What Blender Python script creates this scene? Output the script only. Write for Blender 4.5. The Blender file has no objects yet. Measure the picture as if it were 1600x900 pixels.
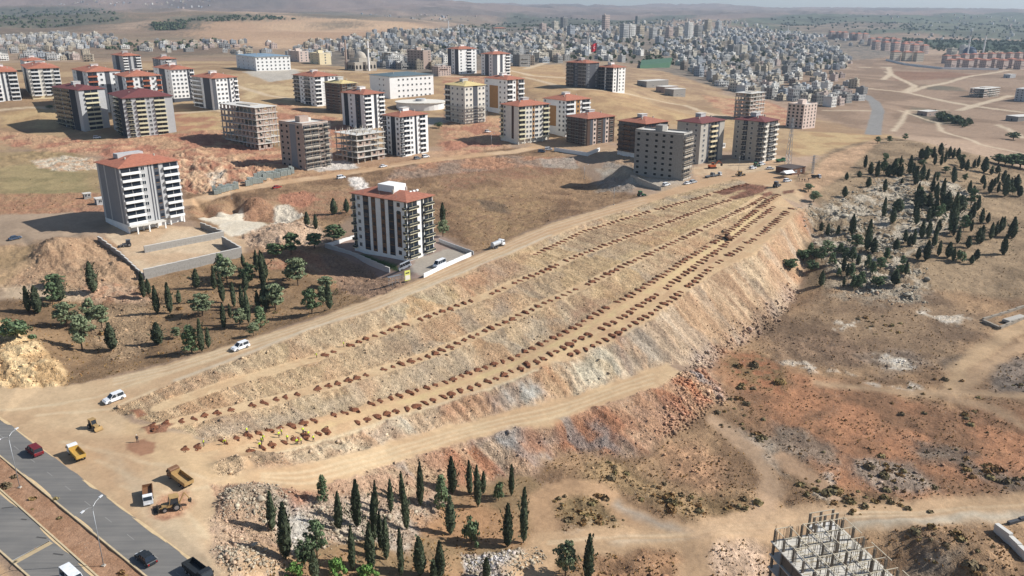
import bpy, bmesh, math, random
import numpy as np
from mathutils import Vector, Matrix
from mathutils.bvhtree import BVHTree
from mathutils.geometry import delaunay_2d_cdt
random.seed(7)
RNG = np.random.default_rng(7)
scene = bpy.context.scene
COL = scene.collection
R = math.radians
# ------------------------------------------------------------------ camera
CAM_H = 90.0
FPX = 1260.0                       # focal length in pixels of the 1600 px wide photograph
PITCH = math.atan2(430.0, FPX)     # horizon 430 px above the centre
cam_data = bpy.data.cameras.new('camera')
cam_data.sensor_width = 36.0
cam_data.lens = 36.0 * FPX / 1600.0
cam_data.clip_start = 1.0
cam_data.clip_end = 60000.0
cam = bpy.data.objects.new('camera', cam_data)
COL.objects.link(cam)
cam.location = (0, 0, CAM_H)
cam.rotation_euler = (math.pi / 2 - PITCH, 0, 0)
scene.camera = cam
# ------------------------------------------------------------------ sky, sun, exposure
SUN_DIR = Vector((0.995, 0.09, 0.75)).normalized()     # towards the sun
sun_el = math.asin(SUN_DIR.z)
sun_az = math.atan2(SUN_DIR.x, SUN_DIR.y)               # clockwise from +Y
world = bpy.data.worlds.new('World')
scene.world = world
world.use_nodes = True
wn = world.node_tree.nodes
wl = world.node_tree.links
sky_node = wn.new('ShaderNodeTexSky')
sky_node.sky_type = 'NISHITA'
sky_node.sun_disc = False
sky_node.sun_elevation = sun_el
sky_node.sun_rotation = sun_az
sky_node.altitude = 700
sky_node.air_density = 1.0
sky_node.dust_density = 1.2
wl.new(sky_node.outputs[0], wn['Background'].inputs[0])
wn['Background'].inputs[1].default_value = 0.085
sun_data = bpy.data.lights.new('sun', 'SUN')
sun_data.energy = 5.0
sun_data.angle = R(0.53)
sun_data.color = (1.0, 0.97, 0.92)
sun = bpy.data.objects.new('sun', sun_data)
COL.objects.link(sun)
sun.rotation_euler = SUN_DIR.to_track_quat('Z', 'Y').to_euler()
sun.location = (300, 0, 400)
scene.view_settings.view_transform = 'Standard'
scene.view_settings.look = 'None'
scene.view_settings.gamma = 1.0
scene.view_settings.exposure = 0.27
scene.view_settings.use_curve_mapping = False
scene.cycles.max_bounces = 4
scene.cycles.diffuse_bounces = 2
scene.cycles.glossy_bounces = 2
scene.cycles.transmission_bounces = 2
scene.cycles.volume_bounces = 0
scene.cycles.transparent_max_bounces = 4

# ------------------------------------------------------------------ map reading: photograph pixel -> place on the ground
SP, CP = math.sin(PITCH), math.cos(PITCH)
def ray(px, py):
    u = (px - 800.0) / FPX; v = (py - 450.0) / FPX
    return Vector((u, CP - v * SP, -(SP + v * CP)))
def PZ(px, py, z):
    d = ray(px, py); t = (z - CAM_H) / d.z
    return Vector((d.x * t, d.y * t, z))
def PT(px, py, t):
    d = ray(px, py)
    return Vector((d.x * t, d.y * t, CAM_H + d.z * t))
def proj(x, y, z):
    dz = z - CAM_H
    w = y * CP - dz * SP
    return 800 + FPX * x / w, 450 - FPX * (y * SP + dz * CP) / w

# ------------------------------------------------------------------ terrain survey: spot heights and break lines
RF = [(60,612,0),(115,602,0),(180,586,.3),(262,568,.8),(332,546,1.3),(400,526,1.8),(490,498,2.6),(550,475,3),(620,450,3.6),(662,433,4),(737,401,4.6),(800,373,5.2),(855,350,5.8),(950,322,6.6),(1007,307,7.2),(1095,280,8),(1150,272,8.6),(1200,265,9)]
RN = [(170,642,0),(275,597,.8),(400,550,1.7),(487,515,2.6),(587,485,3.3),(670,450,4),(735,423,4.6),(800,396,5.2),(860,370,5.8),(920,346,6.4),(1000,321,7.1),(1050,305,7.7),(1150,279,8.5)]
ROW_A = [(835,398,4.2),(910,362,5),(1020,329,6.5),(1087,311,7.3),(1120,300,7.9),(1170,287,8.4)]
ROW_B = [(250,637,0),(330,607,0),(400,587,-.4),(504,557,-.5),(557,535,-.2),(620,512,.3),(695,485,.9),(775,456,2),(805,441,2.5),(855,421,3.3),(900,400,4),(975,372,5.2),(1040,349,6.2),(1110,322,7.3),(1142,312,7.8)]
ROW_C = [(240,668,0),(277,660,-.3),(345,644,-1),(407,630,-1.6),(467,615,-2),(540,596,-2.5),(592,580,-2.6),(670,556,-2.7),(740,525,-2),(785,505,-1.2),(850,474,.5),(912,447,2),(980,412,3.6),(1050,380,5),(1112,350,6.2),(1162,325,7),(1192,307,7.6)]
ROW_D = [(287,703,-.3),(340,691,-1),(385,682,-1.8),(425,671,-2.8),(467,662,-3.5),(545,642,-4.8),(580,630,-5.3),(650,610,-5.8),(700,595,-5.8),(755,574,-5.4),(805,557,-4.8),(857,531,-3.5),(895,512,-2.6),(935,487,-1.2),(970,469,-.2),(1007,447,1),(1062,411,2.8),(1125,372,4.6),(1145,355,5.3),(1185,325,6.5),(1215,303,7.4)]
ROW_E = [(390,704,-2),(415,697,-2.6),(507,674,-4.4),(572,655,-5.5),(650,634,-6.2),(695,618,-6.2),(760,597,-5.8),(800,580,-5.2),(847,560,-4.2),(907,527,-3),(940,512,-2.2),(970,495,-1.4),(1032,455,.4),(1085,415,2.2),(1125,387,3.6),(1175,347,5.2),(1210,322,6.5)]
ROW_F = [(890,555,-4.6),(920,544,-4.1),(950,529,-3.4),(985,510,-2.5),(1017,490,-1.5),(1040,474,-.8),(1075,447,.4),(1112,417,1.8),(1155,390,3.1),(1190,365,4.4),(1222,337,5.8),(1237,325,6.4)]
CREST = [(395,716,-2.2),(440,708,-3.2),(520,686,-4.8),(575,668,-5.7),(640,648,-6.4),(700,630,-6.5),(760,610,-6.1),(800,596,-5.6),(837,580,-5.1),(877,566,-4.9),(920,551,-4.3),(960,533,-3.5),(1000,512,-2.4),(1032,488,-1.3),(1065,462,-.1),(1085,448,.4),(1130,420,1.8),(1175,400,3),(1200,378,4),(1222,358,5),(1242,336,6),(1250,325,6.6)]
LF = [(400,735,-1.8),(482,724,-4.2),(600,694,-7.6),(670,675,-8.8),(740,658,-9.3),(800,641,-9.3),(882,622,-9.4),(945,602,-9.3),(1007,579,-9.1),(1045,569,-9)]
LN = [(330,758,-.5),(400,757,-2),(445,764,-3.2),(482,770,-4.2),(525,753,-5.5),(612,727,-7.8),(687,703,-9),(722,689,-9.4),(800,674,-9.5),(865,662,-9.5),(930,636,-9.4),(1000,613,-9.2),(1045,600,-9.1),(1068,586,-9)]
TOE_R = [(1100,573,-11.5),(1130,552,-12),(1175,532,-11.5),(1205,510,-11),(1225,487,-10),(1245,455,-8.5),(1252,430,-7),(1262,390,-3.5),(1274,365,-.5),(1278,345,2),(1270,325,5)]
TOE_L = [(340,810,-1),(400,846,-2.5),(457,868,-5),(510,852,-6.5),(575,838,-9),(637,824,-11.5),(700,779,-14),(775,748,-15),(832,742,-15.2),(870,707,-14.8),(882,698,-14),(960,715,-15),(1012,713,-15),(1037,691,-14.5),(1065,671,-14),(1100,646,-13.5),(1132,620,-12.8),(1122,582,-12)]
_rx = [p[0] for p in RN]; _rz = [p[2] for p in RN]
def deep(px, z):
    zr = float(np.interp(px, _rx, _rz))
    return zr + 1.28 * (z - zr)
survey_pts = []; survey_edges = []
def add_line(pts, closed=False):
    base = len(survey_pts)
    for p in pts: survey_pts.append(Vector(p))
    for i in range(len(pts) - 1): survey_edges.append((base + i, base + i + 1))
    if closed: survey_edges.append((base + len(pts) - 1, base))
def line_world(L, dp=False, dy=0.0):
    return [PZ(a, b + dy, deep(a, z) if dp else z) for a, b, z in L]
def bench(L, back, front):
    """a flat bench along a planting row: break lines a few metres behind and in front of it (down-hill side)"""
    W = line_world(L, True)
    for off in (back, -front):
        out = []
        for i, w in enumerate(W):
            a = W[max(i - 1, 0)]; b = W[min(i + 1, len(W) - 1)]
            d = (b - a); d.z = 0; d.normalize()
            n = Vector((-d.y, d.x, 0))       # up-hill side
            q = w + n * off; q.z = w.z
            out.append(q)
        add_line(out)
add_line(line_world(RF)); add_line(line_world(RN))
bench(ROW_A, 1.5, 1.8)
bench(ROW_B, 2.0, 2.5)
bench(ROW_C, 2.1, 2.7)
Wd = line_world(ROW_D, True)
bench(ROW_D, 1.8, .6); add_line(line_world(ROW_E, True))
for L in (CREST, LF, LN, TOE_R, TOE_L): add_line(line_world(L, True))
SPOTS = [  # px, py, z
 (-260,960,0),(-260,760,0),(-260,640,0),(-100,900,0),(0,990,0),(0,900,0),(180,990,-.3),(0,655,0),(100,700,0),(200,800,0),(345,900,-.4),(345,990,-1),(60,640,0),(200,700,0),(300,740,0),(280,830,0),(310,860,-.2),(240,690,0),(235,655,0),
 (-200,600,1),(0,560,3.5),(60,570,3),(30,600,1),(-100,540,4),(100,590,.3),(150,560,-.8),(250,555,0),(300,520,-.5),(100,500,-1),(200,470,0),(330,470,0),(430,480,-.6),(520,455,-1.5),(585,435,-2),(550,425,-1.5),(500,415,0),(0,500,1),(-150,480,2),(400,515,.6),(480,490,.8),
 (140,400,5.5),(165,430,3.5),(60,410,5),(0,440,4),(-200,430,5),(95,390,8),(120,425,4.5),(30,365,8.5),(0,345,9),(100,340,9.2),(-200,350,9),(0,300,10.5),(100,270,12),(150,250,13),(-200,260,13),(300,250,12),(0,250,13.5),(300,308,9),(360,300,9),(420,290,8.6),(500,272,8.4),(545,262,8.6),
 (305,340,7.5),(345,332,6.5),(330,350,2.4),(370,345,2.2),(405,352,2.4),(420,346,6.5),(398,322,8),(385,330,7.5),(440,322,7),(470,320,6.5),(395,376,3.4),(440,370,5),(450,350,4.5),(480,365,3.4),(500,385,2),(430,395,2.5),
 (480,335,5),(540,325,5),(555,300,7),(470,300,8),
 (570,392,3.4),(640,413,3.4),(735,393,4.5),(690,372,4.2),(515,384,3.2),(650,431,3.7),(600,375,3.6),(560,382,3.4),
 (720,345,3.2),(800,340,3),(760,290,5),(860,300,2),(905,310,3),(940,300,3.5),(800,262,7),(900,262,6),(860,247,8),(980,292,6.5),(920,285,2.5),(750,255,8),(690,275,7),(640,262,8.5),
 (550,255,8.8),(660,243,9.4),(760,233,9.6),(860,222,10.2),(1000,262,9),(1060,284,8.4),(1110,262,9),(1150,252,9.4),(1210,248,9.7),(1230,268,9.2),(1200,290,8.6),(1235,300,8),(1260,290,8.2),(940,235,9.6),
 (230,213,16),(100,203,16),(0,205,15.5),(-200,205,16),(400,232,12),(460,262,9.5),(350,172,23),(600,192,16),(700,190,15.5),(900,200,13.5),(1000,192,13),(1100,190,11),(1200,205,9.5),(160,232,14.5),(300,225,14.5),
 (20,156,27),(-200,150,28),(250,150,26),(470,160,22),(760,180,16.5),(1060,170,11.5),
 (1290,262,8.6),(1300,232,9.2),(1380,214,9.2),(1430,218,8.8),(1300,290,7)]
for a, b, z in SPOTS: survey_pts.append(PZ(a, b, z))
SPOTS_R = [
 (450,890,-4.6),(430,960,-5),(540,900,-7.5),(560,860,-8),(640,900,-10.5),(660,990,-11),(700,830,-13.5),(760,900,-13.5),(760,790,-14.5),(860,780,-15),(860,880,-15),(860,990,-15),(1000,850,-16),(1080,780,-15.5),(1000,760,-15.5),(1180,840,-16.5),(1250,800,-16),(1400,815,-15.5),(1600,790,-14.5),(1850,760,-14),(1700,900,-17),(1850,960,-18),(1200,900,-19),(1400,900,-19),(1500,870,-17),(1200,990,-20),(1000,900,-17),(1000,990,-18),
 (1110,720,-15),(1200,720,-14.5),(1300,700,-14),(1500,720,-13.5),(1600,650,-11.5),(1850,640,-11),(1200,600,-12.8),(1300,560,-11.5),(1450,610,-12),(1600,560,-10),(1850,540,-9),(1300,480,-9),(1400,510,-10),(1550,480,-8.5),(1750,470,-8),(1500,640,-12.5),(1180,660,-13.8),
 (1300,420,-4.5),(1400,425,-5),(1500,410,-4.5),(1600,410,-5),(1800,400,-6),(1320,360,.5),(1400,350,1.5),(1500,350,0),(1600,350,-2),(1800,340,-4),(1300,310,5),(1350,300,6),(1430,285,6.5),(1510,290,4.5),(1600,290,.5),(1800,290,-2),(1450,245,8.2),(1510,252,6.5),(1600,262,1.5),(1800,262,-2)]
for a, b, z in SPOTS_R: survey_pts.append(PZ(a, b, deep(a, z)))
FAR = [  # px, py, distance
 (-500,112,820),(0,112,800),(250,112,800),(420,108,830),(600,112,840),(800,116,830),(920,142,690),(1000,128,850),
 (-500,80,1400),(0,80,1350),(300,82,1350),(500,80,1300),(650,88,1250),(800,84,1250),(950,88,1250),
 (-500,58,2100),(0,58,2100),(250,56,2100),(420,52,2100),(560,62,1900),(690,58,2000),(800,62,1900),(950,62,1900),
 (-500,22,3000),(0,24,3000),(250,20,3000),(420,17,3000),(560,24,2900),(640,32,2800),(700,45,2700),(780,46,2800),(880,46,2800),(1000,45,2700),
 (-500,36,3700),(0,36,3700),(250,32,3700),(420,30,3700),(560,34,3700),(700,37,3800),(800,38,3800),(900,36,3700),(1000,34,3600),
 (-500,-25,6500),(0,-18,6500),(200,-15,6500),(400,-12,6500),(560,-8,6500),(660,-1,6500),(740,10,6500),(820,14,6500),(900,20,6000),(1000,22,6000),(1090,20,6000),
 (-500,10,9500),(0,10,9500),(400,8,9500),(700,6,10000),(800,5,10500),(900,6,10500),(960,5,10500),(1010,4,10500),(1060,4,10500),(1100,7,10500),(1150,13,10500),(1250,13,10500),(1600,20,10500),(2100,20,10500),
 (1100,150,800),(1200,150,850),(1100,110,1150),(1200,110,1200),(1150,75,1800),(1050,75,1700),(1250,75,1900),
 (1330,185,700),(1370,200,640),(1370,168,760),(1450,190,700),(1520,205,640),(1600,218,600),(1850,215,600),
 (1350,150,900),(1450,150,930),(1600,150,950),(1900,150,950),(1350,108,1350),(1500,108,1400),(1600,108,1400),(1900,108,1400),
 (1350,80,2000),(1500,80,2000),(1600,82,2000),(2100,80,2000),
 (1150,48,3000),(1300,50,3200),(1450,52,3200),(1600,52,3300),(2100,52,3300),
 (1100,34,4400),(1200,30,4600),(1300,29,4600),(1450,30,4600),(1600,32,4600),(2100,32,4600),
 (1180,20,6800),(1260,17,6800),(1350,17,6800),(1450,16.5,6800),(1600,17,6800),(2100,17,6800)]
for a, b, t in FAR: survey_pts.append(PT(a, b, t))
for x, y, z in [(-12000,14000,260),(0,14500,150),(12000,14000,100),(-9000,9000,260),(9500,9000,60),(-130,20,0),(130,20,-18),(-320,60,0),(330,60,-20),(0,20,-10)]:
    survey_pts.append(Vector((x, y, z)))
cv, ce, cf, _, _, _ = delaunay_2d_cdt([p.to_2d() for p in survey_pts], survey_edges, [], 0, 1e-4, True)
# heights of cdt vertices (crossing points get the mean of nearby survey points)
_sp = np.array([[p.x, p.y, p.z] for p in survey_pts])
tin_v = []
for v in cv:
    d2 = (_sp[:, 0] - v.x) ** 2 + (_sp[:, 1] - v.y) ** 2
    i = int(np.argmin(d2))
    if d2[i] < 0.05: z = _sp[i, 2]
    else:
        k = np.argsort(d2)[:4]; w = 1 / (d2[k] + .01); z = float((w * _sp[k, 2]).sum() / w.sum())
    tin_v.append((v.x, v.y, float(z)))
TIN = BVHTree.FromPolygons(tin_v, [tuple(f) for f in cf])
DOWN = Vector((0, 0, -1))
def tin_h(x, y):
    h = TIN.ray_cast(Vector((x, y, 3000)), DOWN)
    return h[0].z if h[0] is not None else 0.0
def G0(px, py):
    """where the line of sight through a pixel meets the surveyed ground"""
    h = TIN.ray_cast(Vector((0, 0, CAM_H)), ray(px, py).normalized())
    return h[0] if h[0] is not None else (PZ(px, py, -8) if py > 60 else PT(px, py, 9000))

# ------------------------------------------------------------------ noise helpers
def _hash(ix, iy, s):
    h = (ix.astype(np.int64) * 374761393 + iy.astype(np.int64) * 668265263 + s * 1442695041) & 0x7fffffff
    h = (h ^ (h >> 13)) * 1274126177 & 0x7fffffff
    return ((h ^ (h >> 16)) & 0xffff) / 65535.0
def vnoise(x, y, s=0):
    ix = np.floor(x); iy = np.floor(y); fx = x - ix; fy = y - iy
    fx = fx * fx * (3 - 2 * fx); fy = fy * fy * (3 - 2 * fy)
    a = _hash(ix, iy, s); b = _hash(ix + 1, iy, s); c = _hash(ix, iy + 1, s); d = _hash(ix + 1, iy + 1, s)
    return (a * (1 - fx) + b * fx) * (1 - fy) + (c * (1 - fx) + d * fx) * fy
def fbm(x, y, s=0, o=4):
    t = 0; a = .5; n = 0
    for k in range(o):
        t = t + a * vnoise(x, y, s + k * 17); n += a; a *= .5; x = x * 2.03 + 11.3; y = y * 2.03 + 5.7
    return t / n
def sstep(a, b, x):
    t = np.clip((x - a) / (b - a), 0, 1); return t * t * (3 - 2 * t)
def lin(c):
    return tuple(((v / 255.0) / 12.92 if v <= 10 else ((v / 255.0 + .055) / 1.055) ** 2.4) for v in c)
# ------------------------------------------------------------------ the ground: one sheet, finer near by, out to the horizon
rows = np.concatenate([np.arange(1010, 300, -1.2), np.arange(300, 100, -1.0), np.arange(100, 60, -.7), np.arange(60, 33, -.3)])
GY = np.array([PZ(800, p, -6).y for p in rows])
GU = np.concatenate([np.linspace(-1.15, -.67, 26)[:-1], np.arange(-.67, .67, 1.65 / FPX), np.linspace(.67, 1.15, 26)])
NR, NC = len(GY), len(GU)
X2 = GU[None, :] * (GY * CP + (CAM_H + 6) * SP)[:, None]
Y2 = np.repeat(GY[:, None], NC, 1)
_js = np.unique(np.append(np.arange(0, NR, 2), NR - 1)); _is = np.unique(np.append(np.arange(0, NC, 2), NC - 1))
_zc = np.zeros((len(_js), len(_is)))
_rc = TIN.ray_cast
for _a, j in enumerate(_js):
    yy = float(GY[j]); xr_ = X2[j]
    for _b, i in enumerate(_is):
        h = _rc(Vector((xr_[i], yy, 3000.)), DOWN)[0]
        if h is not None: _zc[_a, _b] = h.z
_t = np.stack([np.interp(np.arange(NC), _is, r) for r in _zc])
Z2 = np.empty_like(X2)
for i in range(NC): Z2[:, i] = np.interp(np.arange(NR), _js, _t[:, i])
def smooth(Z, n):
    for _ in range(n):
        Zp = np.pad(Z, 1, mode='edge')
        Z = (Zp[:-2, 1:-1] + Zp[2:, 1:-1] + Zp[1:-1, :-2] + Zp[1:-1, 2:] + 4 * Z) / 8
    return Z
Za = smooth(Z2, 3); Zb = smooth(Za, 26); Zc = smooth(Zb, 160)
wm = sstep(330, 520, Y2); wf = sstep(750, 1500, Y2)
Zd = smooth(Za, 9); wg = sstep(2300, 3000, Y2)
Z2 = ((Za * (1 - wm) + Zb * wm) * (1 - wf) + Zc * wf) * (1 - wg) + Zd * wg
X = X2.ravel(); Y = Y2.ravel(); Zg = Z2.ravel()
NV = len(X)
# ---- regions on the ground
def wpoly(pts): return np.array([[q.x, q.y] for q in (G0(a, b) for a, b in pts)])
def inside(poly, x, y):
    n = len(poly); r = np.zeros(len(x), bool)
    for i in range(n):
        x1, y1 = poly[i]; x2, y2 = poly[(i + 1) % n]
        if y1 == y2: continue
        c = ((y1 > y) != (y2 > y)) & (x < (x2 - x1) * (y - y1) / (y2 - y1) + x1)
        r ^= c
    return r
def segdist(poly, x, y, closed):
    d = np.full(len(x), 1e18)
    n = len(poly)
    for i in range(n if closed else n - 1):
        ax, ay = poly[i]; bx, by = poly[(i + 1) % n]
        dx, dy = bx - ax, by - ay; L = dx * dx + dy * dy + 1e-9
        t = np.clip(((x - ax) * dx + (y - ay) * dy) / L, 0, 1)
        d = np.minimum(d, (x - ax - t * dx) ** 2 + (y - ay - t * dy) ** 2)
    return np.sqrt(d)
WX = (fbm(X / 6, Y / 6, 3, 3) - .5); WY = (fbm(X / 6, Y / 6, 9, 3) - .5)
WX2 = (fbm(X / 1.6, Y / 1.6, 23, 2) - .5); WY2 = (fbm(X / 1.6, Y / 1.6, 29, 2) - .5)
def area(pts, soft=2.0, warp=4.0, world=False):
    P = pts if world else wpoly(pts)
    m = np.zeros(NV)
    pad = soft + warp + 1
    k = np.nonzero((X > P[:, 0].min() - pad) & (X < P[:, 0].max() + pad) & (Y > P[:, 1].min() - pad) & (Y < P[:, 1].max() + pad))[0]
    if len(k) == 0: return m
    x = X[k] + WX[k] * warp + WX2[k] * min(warp, 1.5); y = Y[k] + WY[k] * warp + WY2[k] * min(warp, 1.5)
    ins = inside(P, x, y); d = segdist(P, x, y, True)
    m[k] = sstep(-soft, soft, np.where(ins, d, -d))
    return m
def track(pts, width, soft=.8, warp=1.5, world=False):
    P = pts if world else wpoly(pts)
    m = np.zeros(NV); pad = width + soft + warp + 1
    k = np.nonzero((X > P[:, 0].min() - pad) & (X < P[:, 0].max() + pad) & (Y > P[:, 1].min() - pad) & (Y < P[:, 1].max() + pad))[0]
    if len(k) == 0: return m
    x = X[k] + WX[k] * warp; y = Y[k] + WY[k] * warp
    m[k] = 1 - sstep(width / 2 - soft, width / 2 + soft, segdist(P, x, y, False))
    return m
C = np.zeros((NV, 3)); ROCK = np.full(NV, .35); AMP = np.full(NV, .12)
def earth(c):
    """keep iron-red soils in the brown-orange range they have in dry sunlight"""
    r, g, b = c; g2 = max(g, .61 * r); return lin((r, g2, min(b, g2 * .66) if r > 1.35 * g else b))
def put(m, c1, c2=None, n=None, k=1.0, rock=None, amp=None):
    i = np.nonzero(m > 0)[0]
    if len(i) == 0: return
    mi = m[i]; a = (mi * k)[:, None]
    c = np.array(earth(c1))[None, :]
    if c2 is not None:
        w = n[i][:, None]; c = c * (1 - w) + np.array(earth(c2))[None, :] * w
    g = c @ np.array([[.35], [.45], [.2]])
    sat = (c.max(1, keepdims=True) - c.min(1, keepdims=True)) / c.max(1, keepdims=True)
    c = g + (c - g) * (.92 - .13 * np.clip((sat - .66) / .2, 0, 1))
    C[i] = C[i] * (1 - a) + c * a
    if rock is not None: ROCK[i] = ROCK[i] * (1 - mi) + rock * mi
    if amp is not None: AMP[i] = AMP[i] * (1 - mi) + amp * mi
N40 = fbm(X / 40, Y / 40, 1, 4); N12 = fbm(X / 12, Y / 12, 2, 4); N3 = fbm(X / 3, Y / 3, 4, 3); N1 = fbm(X / .9, Y / .9, 5, 2)
N300 = fbm(X / 300, Y / 300, 6, 5); N900 = fbm(X / 900 + 3, Y / 500, 8, 5)
_con = {}
def con(n, a=.35, b=.65):
    k = (id(n), a, b)
    if k not in _con: _con[k] = (sstep(a, b, n), n)
    return _con[k][0]
# contour direction of the terraced slope
_d = (PZ(1000, 321, 7) - PZ(275, 597, 1)); _d.z = 0; _d.normalize()
S_al = X * _d.x + Y * _d.y; S_ac = -X * _d.y + Y * _d.x
STREAK = fbm(S_al / 1.5 + 2.2 * (fbm(S_al / 14, S_ac / 5, 44, 2)), S_ac / 11, 31, 3); STREAK2 = fbm(S_al / 4.5, S_ac / 22, 37, 3)

# far land
put(np.ones(NV), (190,158,128), (158,130,104), con(N300), rock=.2)
farm = sstep(900, 1500, Y)
put(farm * con(N900, .48, .6), (140,128,104), (165,140,112), con(N40))
put(sstep(2500, 4000, Y) * con(N900, .42, .6), (128,120,104), (150,130,112), con(N300))
# field parcels
_pa = X * .82 + Y * .57 + 60 * (N300 - .5); _pb = -X * .57 + Y * .82 + 60 * (N300 - .5)
PARC = _hash(np.floor(_pa / 130), np.floor(_pb / 70), 5); PARC2 = _hash(np.floor(_pa / 310), np.floor(_pb / 190), 9)
put(sstep(700, 1000, Y) * (1 - sstep(2500, 3300, Y)) * (PARC > .62) , (150,124,96), (184,156,120), PARC2, .55)
put(sstep(1700, 2300, Y) * (PARC2 > .66), (132,120,92), (120,104,84), PARC, .6)
put(sstep(1700, 2300, Y) * con(N900, .5, .56), (172,138,106), (144,112,88), con(N40), .6)
put(sstep(4200, 5200, Y), (150,128,118), (122,110,104), con(fbm(X / 900, Y / 900, 71, 4), .4, .6), .8)
put(area([(290,56),(330,36),(420,22),(560,26),(640,34),(692,47),(630,58),(520,76),(390,76)], 40, 120), (216,176,132), (196,154,114), con(N300), .9)
for P, c, k in [([(-300,18),(160,15),(205,32),(150,42),(60,44),(-300,50)], (112,112,92), .85),
             ([(-300,44),(60,44),(190,42),(170,52),(80,58),(-300,58)], (140,122,100), .7),
             ([(235,41),(292,38),(290,48),(245,52)], (70,84,66), .95), ([(240,33),(330,24),(470,26),(400,33),(290,36)], (125,122,98), .8),
             ([(440,16),(520,14),(600,22),(560,27),(470,24)], (125,118,98), .7), ([(495,32),(560,30),(570,38),(510,42)], (120,112,92), .7),
             ([(0,80),(180,70),(330,66),(420,78),(300,88),(120,92),(0,90)], (135,115,92), .6),
             ([(690,52),(800,24),(960,30),(1100,26),(1000,44),(820,52)], (104,112,92), .85),
             ([(1100,36),(1250,24),(1420,26),(1600,22),(1900,20),(1900,60),(1600,58),(1440,52),(1250,52)], (98,110,84), .85),
             ([(1330,58),(1460,60),(1640,66),(1900,62),(1900,90),(1600,84),(1440,72)], (70,90,64), .95),
             ([(1200,40),(1300,34),(1420,36),(1400,46),(1260,50)], (170,140,118), .6)]:
    put(area(P, 60, 160), c, tuple(v * .8 for v in c), con(fbm(X / 60, Y / 60, 91, 4)), k)
# town floor
TOWN = [(440,104),(520,66),(700,44),(880,42),(1000,40),(1300,52),(1440,68),(1330,112),(1360,168),(1250,160),(1150,150),(1000,100),(900,95),(800,108),(640,116)]
put(area(TOWN, 15, 30), (112,106,96), (146,130,112), con(N12), .9)
# mid plateau fields
put(area([(-400,232),(-400,98),(420,95),(700,118),(900,118),(1140,150),(1380,205),(1420,222),(1240,245),(860,215),(700,230),(420,255),(150,235)], 8, 20), (194,160,112), (168,132,90), con(N40, .4, .6), .9, amp=.2)
GOLD, TAN, RED, BROWN, DIRT, PALE = (208,172,110), (186,150,108), (172,104,66), (146,112,76), (214,178,134), (226,206,172)
for P, c, c2 in [([(1225,232),(1250,205),(1390,212),(1400,224),(1250,246)], GOLD, (190,146,86)), ([(880,165),(960,150),(1130,185),(1220,205),(1215,235),(1060,195),(900,190)], GOLD, (186,146,92)),
              ([(980,105),(1040,112),(1130,140),(1110,168),(1010,150),(975,140)], (190,156,112), (166,132,96)),
              ([(0,178),(110,165),(95,205),(0,200)], GOLD, (190,150,92)), ([(270,170),(350,178),(345,208),(275,205)], GOLD, (184,122,80)),
              ([(440,110),(600,108),(700,120),(700,180),(560,150),(470,150),(400,150)], (196,158,104), (172,136,94)),
              ([(380,130),(470,130),(470,158),(380,165)], (214,184,132), (190,156,106)),
              ([(780,105),(880,100),(890,140),(1000,150),(1060,190),(880,180),(800,125)], (202,162,104), (184,142,92))]:
    put(area(P, 4, 10), c, c2, con(N12), .9)
for P in [[(1100,150),(1200,158),(1245,178),(1240,200),(1140,185)], [(430,160),(470,165),(500,190),(430,200)], [(480,180),(560,185),(560,250),(510,250)], [(690,180),(790,185),(800,235),(690,245)], [(690,120),(790,118),(800,145),(700,160)],
          [(170,215),(350,205),(440,235),(520,262),(400,285),(300,262),(160,250)], [(0,205),(150,220),(260,230),(150,245),(0,225)], [(0,245),(118,228),(120,238),(0,262)]]:
    put(area(P, 3, 10), (184,112,74), (200,152,106), con(N12, .4, .6), .85, rock=.7, amp=.7)
# right-hand valley beyond the tree hill
put(area([(1215,110),(1330,95),(1440,85),(1900,88),(1900,300),(1600,250),(1560,225),(1420,212),(1380,208),(1240,170)], 12, 20), (168,138,110), (146,118,92), con(N40, .4, .6), .95)
put(area([(1390,112),(1480,112),(1540,118),(1400,126)], 8, 15), (150,100,76), k=.7)
for P in [[(1445,132),(1500,136),(1510,142),(1450,140)], [(1425,168),(1470,172),(1520,196),(1460,194),(1425,180)]]:
    put(area(P, 5, 12), (92,92,78), (120,108,84), con(N12), .8)
for L, w in [([(1345,137),(1420,145),(1520,166),(1600,176),(1800,190)], 9), ([(1385,113),(1430,135),(1415,143)], 8), ([(1415,145),(1510,120),(1600,105)], 8), ([(1500,172),(1580,150)], 9),
             ([(1290,105),(1390,106)], 8), ([(1380,124),(1392,116),(1388,106)], 8), ([(1405,172),(1465,192),(1470,204),(1530,226),(1600,240)], 4), ([(1395,205),(1420,172),(1480,172)], 4), ([(1560,195),(1600,215)], 5),
             ([(1290,173),(1360,172)], 4)]:
    put(track(L, w, 2, 3), (214,190,156), k=.9)
put(track([(1352,150),(1366,160),(1372,172),(1368,190),(1364,210)], 11, 1, 1), (150,146,140), k=1, rock=.05, amp=.02)
# tracks and plots on the plateau
for L, w in [([(350,128),(420,150),(480,158)], 7), ([(0,172),(60,168),(110,172)], 7), ([(270,178),(340,172),(400,188)], 7), ([(820,108),(860,96)], 8), ([(820,120),(900,140),(980,146),(1070,165),(1110,178),(1110,200)], 7), ([(1110,178),(1140,182)], 9),
             ([(640,118),(720,120)], 7), ([(780,108),(830,118),(890,122)], 10), ([(400,102),(470,110),(600,112)], 8)]:
    put(track(L, w, 1.5, 2), (216,190,152), k=.85)
put(area([(380,112),(460,108),(480,120),(420,128)], 3, 4), (196,190,178), k=.8)
put(area([(600,188),(690,183),(700,190),(640,205)], 3, 4), (206,196,178), k=.8)
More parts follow.
